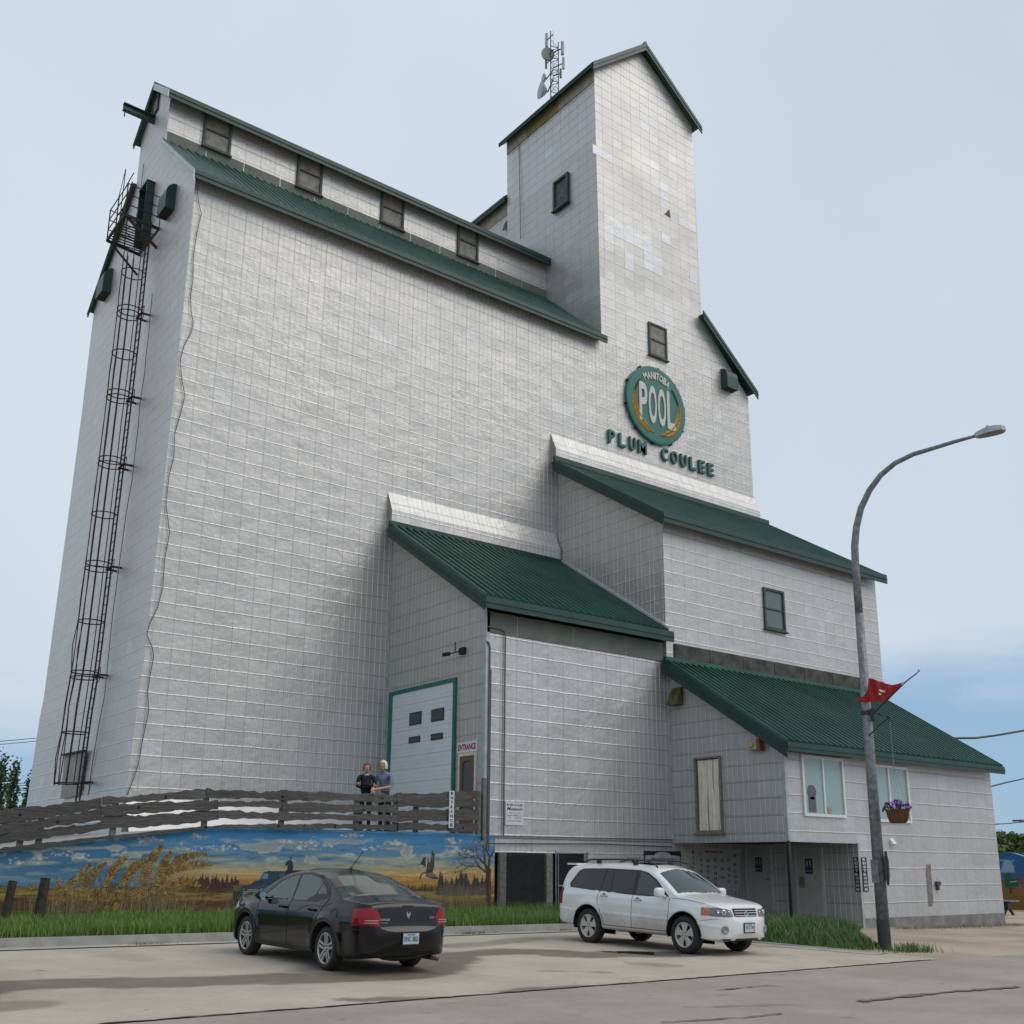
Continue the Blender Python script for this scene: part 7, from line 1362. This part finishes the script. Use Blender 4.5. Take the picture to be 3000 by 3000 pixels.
# ------------------------------------------------------------------ grass, weeds, posts
def grassmat(name, c0, c1, c2):
    s = NT(name); u = s.node('ShaderNodeUVMap'); u.uv_map = 'UVMap'; sp = s.node('ShaderNodeSeparateXYZ'); s.t.links.new(u.outputs[0], sp.inputs[0]); c = s.mix(sp.outputs[0], c0, c1); c = s.mix(s.mr(s.noise(s.vec('Object'), 1.1, 4), .4, .65, 0, .75), c, c2); c = s.mix(s.math('MULTIPLY', s.math('GREATER_THAN', sp.outputs[0], .88), .75), c, (.30, .27, .12) if 'leaves' not in name else c2); s.set(c, .65); s.b.inputs['Subsurface Weight'].default_value = 0.
    return s.m
def blades(region, n, h0, h1, wd, seed, mat, name, label, z0=.15, clump=None, lean=.4, seg=3):
    rs = np.random.RandomState(seed); pts = []
    while len(pts) < n:
        p = region(rs)
        if p is not None: pts.append(p)
    P_ = np.array([(x, y, ground(x, y)+z0) for x, y in pts]); N_ = len(P_); hh_ = rs.uniform(h0, h1, N_)
    if clump is not None: hh_ = hh_*np.array([clump(x, y) for x, y in pts])
    a = rs.uniform(0, 2*np.pi, N_); ln = rs.uniform(.05, lean, N_)*hh_; dx, dy = np.cos(a), np.sin(a); pa_ = rs.uniform(0, 2*np.pi, N_); px_, py_ = np.cos(pa_)*wd/2, np.sin(pa_)*wd/2; rnd = rs.rand(N_)
    L = []; w_ = rs.uniform(.6, 1.3, N_)
    for k in range(seg+1):
        t = k/seg; c_ = P_+np.stack([dx*ln*t**1.8, dy*ln*t**1.8, hh_*(t-.12*t*t)], 1); ww = (w_*(1-t**1.5)+.06)[:, None]; o = np.stack([px_, py_, 0*px_], 1)*ww; L += [c_-o, c_+o]
    Vv = np.stack(L, 1).reshape(-1, 3); m_ = 2*(seg+1); f = []
    for k in range(seg): f.append(np.stack([np.arange(N_)*m_+2*k, np.arange(N_)*m_+2*k+1, np.arange(N_)*m_+2*k+3, np.arange(N_)*m_+2*k+2], 1))
    F_ = np.stack(f, 1).reshape(-1, 4); me = bpy.data.meshes.new(name); me.vertices.add(len(Vv)); me.vertices.foreach_set('co', Vv.ravel()); me.loops.add(F_.size); me.loops.foreach_set('vertex_index', F_.ravel()); me.polygons.add(len(F_)); me.polygons.foreach_set('loop_start', np.arange(0, F_.size, 4)); me.polygons.foreach_set('loop_total', np.full(len(F_), 4)); 
    uvl = me.uv_layers.new(name='UVMap'); uvl.data.foreach_set('uv', np.stack([np.repeat(rnd, seg*4), np.zeros(N_*seg*4)], 1).ravel()); me.update(calc_edges=True); me.materials.append(mat); me.validate()
    ob = bpy.data.objects.new(name, me); COL.objects.link(ob); return tag(ob, label, 'grass', None, 'stuff')
M_G1 = grassmat('lush_grass', (.055, .15, .02), (.19, .33, .05), (.10, .18, .035)); M_G2 = grassmat('dry_stalks', (.20, .17, .09), (.30, .26, .15), (.14, .15, .07)); M_G3 = grassmat('rank_weeds', (.035, .10, .02), (.12, .24, .045), (.06, .12, .025))
mb = MB(); xg_ = lin(-20, 7.8, .4); yg_ = lin(-10.2, -5.75, .25)   # soil under the verge
sheet('verge', lin(-34, 7.9, .5), [0, .06, .3, .7, 1], 0, simple('verge_soil', (.06, .075, .03), .95, 0, .3, 6.), fy=lambda x, t: (curb_y(x)+.12)+(-5.7-curb_y(x)-.12)*t).location.z += .145
gn = fbm((64, 256), (6, 26), 51, 3)
def gcl(x, y): return .55+1.0*gn[int(np.clip((y+11)/6*63, 0, 63)), int(np.clip((x+14)/30*255, 0, 255))]
def reg1(rs):
    x = rs.uniform(-9, 8.0); y = rs.uniform(-10.15, -5.9); return (x, y) if y > curb_y(x)+.2 else None
blades(reg1, 52000, .16, .34, .016, 1, M_G1, 'verge_grass', 'thick green grass on the verge below the mural', clump=gcl)
def reg2(rs):
    x = rs.uniform(-9, 8.2); y = -5.9-abs(rs.normal(0, .45)); return (x, y) if gn[10, int(np.clip((x+14)/30*255, 0, 255))]+rs.uniform(-.2, .2) > .42 else None
blades(reg2, 2600, .45, .95, .011, 2, M_G2, 'dry_grass_stalks', 'pale dry grass stalks standing against the mural', lean=.3, seg=4)
def reg3(rs):
    x = rs.uniform(8.2, 13); y = rs.uniform(-9.2, -5.95); return (x, y)
blades(reg3, 9000, .22, .55, .016, 3, M_G3, 'enclosure_weeds', 'tall green weeds in front of the chain link panels', clump=gcl, z0=.02)
def reg4(rs):
    x = rs.uniform(8.4, 18.5); y = rs.uniform(-16.9, -6.5)
    if x < curb_x(y)+.5 or y < -16.5: return None
    xr_ = np.interp(y, [-16.9, -16.3, -15.2, -13.2, -10.8, -6.5], [10.4, 11.2, 12.4, 14.9, 18.3, 18.6]); return (x, y) if x < xr_-.1 else None
n5 = fbm((64, 64), (9, 9), 57, 3)
def gc4(x, y): e_ = np.interp(y, [-16.9, -16.3, -15.2, -13.2, -10.8], [10.4, 11.2, 12.4, 14.9, 18.3])-x; return (.3+1.5*n5[int(np.clip((y+17)/11*63, 0, 63)), int(np.clip((x-8)/11*63, 0, 63))]**1.3)*float(np.clip(.45+e_*.5, .4, 1))*float(np.interp(x-curb_x(y), [.2, .9, 2], [.3, .6, 1.]))
blades(reg4, 34000, .15, .55, .020, 4, M_G3, 'island_weeds', 'rank green grass and weeds on the kerbed island beside the lamp', clump=gc4, z0=.02, lean=.7)
M_G4 = grassmat('broad_weed_leaves', (.03, .085, .02), (.09, .19, .04), (.05, .11, .02))
def reg6(rs):
    p = reg4(rs) if rs.rand() < .5 else reg1(rs); return p if p is not None and rs.rand() < 1.6*n5[int(np.clip((p[1]+17)/11*63, 0, 63)), int((p[0]*4) % 63)]**2 else None
blades(reg6, 5200, .10, .34, .055, 14, M_G4, 'broadleaf_weeds', 'darker broad-leaved weeds scattered through the grass', z0=.06, lean=1.1, clump=lambda x, y: float(np.interp(x-curb_x(y), [.2, .9, 2], [.5, .8, 1.])) if x > 8.3 else .9)
blades(lambda rs: (rs.normal(11.3, .35), rs.normal(-16.9, .2)), 380, .06, .24, .018, 6, M_G3, 'pole_foot_weeds', 'low weeds tufted round the lamp post foot', z0=0)
blades(lambda rs: (rs.uniform(20, 27.5), -10.75-abs(rs.normal(0, .35))), 1800, .03, .11, .012, 7, M_G2, 'wall_foot_weeds', 'sparse dry weeds along the foot of the office wall', z0=0)
blades(lambda rs: ((lambda x: (x, curb_y(x)-.12-abs(rs.normal(0, .09))))(rs.choice([2.6, 3.0, 4.3, 4.6, -3., 7.2])+rs.normal(0, .22))), 800, .03, .12, .012, 8, M_G3, 'kerb_weeds', 'small weeds growing in the kerb joint', z0=0)
for k, (a, b, r, lb) in enumerate([((38, 2580), (12, 2705), .085, 'leaning dark timber post at the left edge of the verge'), ((134, 2572), (110, 2705), .10, 'thicker dark timber post between the wheat and the edge')]):
    yv = -7.0; p, q = ony(*a, yv), ony(*b, yv); MB().tube([q-V(0, 0, .3), q, (p+q)/2, p], [r, r*1.05, r, r*.95], 10).build('timber_post', simple('dark_old_timber_%d' % k, (.045, .035, .028), .95, 0, .5, 14., .01, 30), None, lb, 'post', 'old timber posts in the verge')
# ------------------------------------------------------------------ trees, far wall, bench, wires
def tree(loc, h, w_, seed, label, kind, mat, group, nleaf=2600, ls=.16, columnar=False):
    t = thing('tree', loc, label, kind, group); rg = random.Random(seed); rs = np.random.RandomState(seed); base_ = np.array(loc); mb = MB()
    mb.tube([base_-V(0, 0, .3), base_+V(rg.uniform(-.1, .1), 0, h*.35), base_+V(rg.uniform(-.2, .2), .1, h*.9)], [h*.02+.04, h*.014+.02, .02], 8)
    tips = []
    for k in range(34):
        f = .14+.83*k/34; a = rg.uniform(0, 6.28); r = w_*(1-abs(f-.42)*1.1)*rg.uniform(.5, 1.0) if not columnar else w_*rg.uniform(.5, 1)*(1-f*.75); o = base_+V(0, 0, h*f*.92); tip = o+V(r*math.cos(a), r*math.sin(a), h*(.10 if not columnar else .16)); tips.append(tip); mb.tube([o, (o+tip)/2+V(0, 0, -.05), tip], [.03*h/8, .018, .006], 4)
    mb.build('trunk', simple('bark_%s' % seed, (.10, .08, .06), .9), t); V0 = []; F0 = []; U0 = []
    c_ = np.array(tips)[rs.randint(0, len(tips), nleaf)]+rs.normal(0, 1, (nleaf, 3))*V(w_*.22, w_*.22, h*.045)
    d = rs.normal(0, 1, (nleaf, 3)); d /= np.linalg.norm(d, axis=1)[:, None]; e_ = np.cross(d, rs.normal(0, 1, (nleaf, 3))); e_ /= np.linalg.norm(e_, axis=1)[:, None]; L = ls*rs.uniform(.6, 1.3, nleaf)[:, None]; rr_ = rs.rand(nleaf)
    mb = MB(); Q = np.stack([c_-d*L*.5, c_+e_*L*.35, c_+d*L*.5, c_-e_*L*.35], 1).reshape(-1, 3); mb.add(Q, [(4*i, 4*i+1, 4*i+2, 4*i+3) for i in range(nleaf)], 0, [(rr_[i//4], 0) for i in range(4*nleaf)]); mb.build('crown', mat, t)
M_LF1 = grassmat('poplar_leaves', (.035, .075, .02), (.08, .13, .035), (.05, .09, .03)); M_LF2 = grassmat('far_leaves', (.05, .09, .02), (.13, .17, .04), (.075, .12, .03))
for k, (px, yt, w_, lb) in enumerate([((-12, 2430), 2243, .42, 'tall narrow poplar cut by the left edge of the view'), ((22, 2430), 2262, .42, 'dark narrow poplar beside the left edge'), ((72, 2430), 2296, .34, 'smaller narrow poplar close to the elevator corner')]):
    Yt = 22.+k*2; b = ony(px[0], px[1], Yt); b = V(b[0], Yt, ground(b[0], Yt)); zt_ = ony(px[0], yt, Yt)[2]; tree(b, zt_-b[2], w_, 30+k, lb, 'tree', M_LF1, 'poplars behind the elevator', 1500, .15, True)
for k, (px, yt, w_, lb) in enumerate([(2905, 2470, 3., 'round leafy tree hidden partly by the office corner'), (2940, 2445, 4.2, 'tallest bushy tree behind the far painted wall'), (2985, 2455, 4.2, 'bushy tree at the right edge above the painted wall'), (3040, 2462, 4., 'leafy tree just beyond the right edge')]):
    Xt = 95.+k*3; b = onx(px, 2560, Xt); b = V(b[0], b[1], -.3); zt_ = onx(px, yt, Xt)[2]; tree(b, zt_-b[2], w_*1., 50+k, lb, 'tree', M_LF2, 'trees beyond the far wall', 5200, .42)
# far painted wall
Xw = 41.2; cvX = [(onx(x, y, Xw)) for x, y in ((2925, 2498), (2960, 2497), (2978, 2502), (3000, 2509), (3060, 2530))]; zb_ = -.4
yA, yB = cvX[0][1]+6, cvX[-1][1]-2; ny_, nz_ = 150, 60
def wtop(y): return float(np.interp(-y, [-c_[1] for c_ in cvX], [c_[2] for c_ in cvX]))
mb = MB(); vs = []; cl = []; fn = fbm((nz_+1, ny_+1), (8, 16), 91, 4)
for i in range(ny_+1):
    y = yA+(yB-yA)*i/ny_; zt_ = wtop(y)
    for j in range(nz_+1):
        z = zb_+(zt_-zb_)*j/nz_; vs.append((Xw, y, z)); d = V(Xw, y, z)-CAM; zc = d@FW; u_ = 1500+FPX*(d@RT)/zc; v_ = PCY-FPX*(d@UP)/zc; f = fn[j, i]
        c_ = rgb(28, 92, 140) if v_ < 2556 else (rgb(60, 84, 122) if v_ < 2572 else (rgb(120, 72, 66) if v_ < 2590 else (rgb(112, 92, 78) if v_ < 2606 else rgb(128, 92, 38))))
        c_ = c_*(.8+.4*f)
        if 2520 < v_ < 2556 and u_ < 2972 and f > .52+(2556-v_)*.003: c_ = rgb(130, 160, 190)
        if (2943 < u_ < 2960 and 2558 < v_ < 2602) or (2955 < u_ < 2985 and 2574 < v_ < 2597): c_ = rgb(8, 88, 68)
        if 2958 < u_ < 2979 and abs(v_-2583) < 1.5: c_ = rgb(170, 180, 90)
        if abs(math.hypot((u_-2963)/3.2, (v_-2609)/7)-1) < .35: c_ = rgb(20, 20, 24)
        cl.append(c_)
n = nz_+1; mb.add(vs, [(i*n+j, i*n+j+1, (i+1)*n+j+1, (i+1)*n+j) for i in range(ny_) for j in range(nz_)])
k0 = len(mb.v)
for i in range(0, ny_, 5):
    y, y2 = yA+(yB-yA)*i/ny_, yA+(yB-yA)*(i+5)/ny_; mb.quad((Xw, y, wtop(y)), (Xw, y2, wtop(y2)), (Xw+.3, y2, wtop(y2)), (Xw+.3, y, wtop(y)), 1); mb.quad((Xw+.3, y, zb_), (Xw+.3, y, wtop(y)), (Xw+.3, y2, wtop(y2)), (Xw+.3, y2, zb_), 1)
fwl = mb.build('painted_wall', [MATS['mural_paint'], MATS['light_blue_masonry_paint']], None, 'distant painted wall with blue sky and a green tractor at the right edge', 'mural wall')
ca = fwl.data.color_attributes.new('paint', 'FLOAT_COLOR', 'POINT'); full = np.ones((len(mb.v), 4)); full[:len(cl), :3] = np.array(cl); ca.data.foreach_set('color', full.ravel())
# bench behind the corner
bp_ = ong(2962, 2682); bn = thing('bench', (bp_[0]+.3, bp_[1]+.6, ground(bp_[0], bp_[1])), 'grey topped bench with black legs behind the office corner', 'bench'); gz = ground(bp_[0], bp_[1]); tz = onp(2966, 2638, bp_, unit(V(-1, -.6, 0)))[2]
yb0, yb1 = bp_[1]-.25, bp_[1]+1.9
MB().box((bp_[0]-.35, yb0, tz-.05), (bp_[0]+.35, yb1, tz)).build('bench_top', simple('grey_bench_top', (.17, .20, .23), .6), bn)
for y in (yb0+.35, yb1-.3):
    for s_ in (-1, 1): mb = MB(); mb.bar((bp_[0]+s_*.05, y, tz-.25), (bp_[0]+s_*.4, y, gz), .09, .09); mb.box((bp_[0]-.16, y-.1, tz-.35), (bp_[0]+.16, y+.1, tz-.05)) if s_ > 0 else None; mb.build('leg', M_BLACK, bn)
# distant building corner and lamp at the right edge
bX = 150.; p = onx(2992, 2471, bX); q = onx(3040, 2600, bX); mb = MB(); mb.box((bX, p[1]-16, -.5), (bX+10, p[1], p[2])); ho = thing('distant_house', (bX+5, p[1]-8, -.5), 'distant pale house with a dark roof cut by the right edge', 'house'); mb.build('wall', simple('pale_house_wall', (.5, .5, .48), .7), ho)
mb = MB(); mb.prism([(bX-.6, p[1]+.6, p[2]), (bX-.6, p[1]-16.6, p[2]), (bX-.6, p[1]-8, p[2]+4)], (11.2, 0, 0)); mb.build('roof', simple('dark_house_roof', (.08, .08, .085), .8), ho)
lX = 70.; p = onx(2999, 2404, lX); l2 = thing('street_lamp', (lX, p[1]-.6, -.3), 'small distant street lamp at the right edge above the trees', 'street lamp'); MB().tube([(lX, p[1]-.7, -.4), (lX, p[1]-.7, p[2]-.3), (lX, p[1]-.4, p[2]), (lX, p[1]+.3, p[2])], .09, 6).build('pole', M_STEEL, l2); MB().box((lX-.15, p[1]+.2, p[2]-.06), (lX+.15, p[1]+.8, p[2]+.06)).build('lamp_head', M_BLACK, l2)
# overhead wires, each strung between points beyond the frame
def wire(a, b, sag, r, label, n=24, mat=None):
    a, b = np.asarray(a), np.asarray(b); MB().tube([a+(b-a)*t-V(0, 0, sag*4*t*(1-t)) for t in np.linspace(0, 1, n)], r, 5).build('overhead_wire', mat or M_BLKCAB, None, label, 'wire', 'overhead wires')
def rope(pts, r, label): MB().tube(pts, r, 5).build('overhead_wire', M_BLKCAB, None, label, 'wire', 'overhead wires')
rope([onx(x, y, X) for x, y, X in ((2700, 2120, 27.6), (2752, 2160, 28.5), (2790, 2163, 29.5), (2860, 2162, 31), (2920, 2154, 33), (3000, 2140, 36), (3100, 2112, 40), (3300, 2040, 46))], .045, 'thick black cable sagging from behind the office roof')
rope([onx(x, y, X) for x, y, X in ((2880, 2310, 30), (2950, 2292, 33), (3000, 2281, 36), (3300, 2215, 50))], .03, 'thinner cable crossing below the thick one at right')
rope([onx(x, y, 60.) for x, y in ((2880, 2417), (2950, 2413), (3000, 2408), (3200, 2392))], .03, 'faint thin wire just above the distant trees')
for k, (y0_, y1_, lb) in enumerate([(2172, 2163, 'upper wire of the high pair left of the elevator'), (2181, 2172, 'lower wire of the high pair left of the elevator'), (2299, 2292, 'topmost of the low wires behind the poplars'), (2305, 2299, 'second of the low wires behind the poplars'), (2311, 2307, 'third of the low wires behind the poplars'), (2318, 2315, 'fourth of the low wires behind the poplars'), (2332, 2327, 'lowest wire behind the poplars')]):
    rope([ony(x, y0_+(y1_-y0_)*(x/100.), 45.) for x in (-400, -150, 0, 100, 300)], .022, lb)

# neighbour car whose corner just enters at the left edge
nb = copy_tree(sedan); nb.location = (-7.80, -14.6, ground(-7.80, -14.6)+.012); nb['label'] = 'dark car of which only a rear corner shows at the left edge'
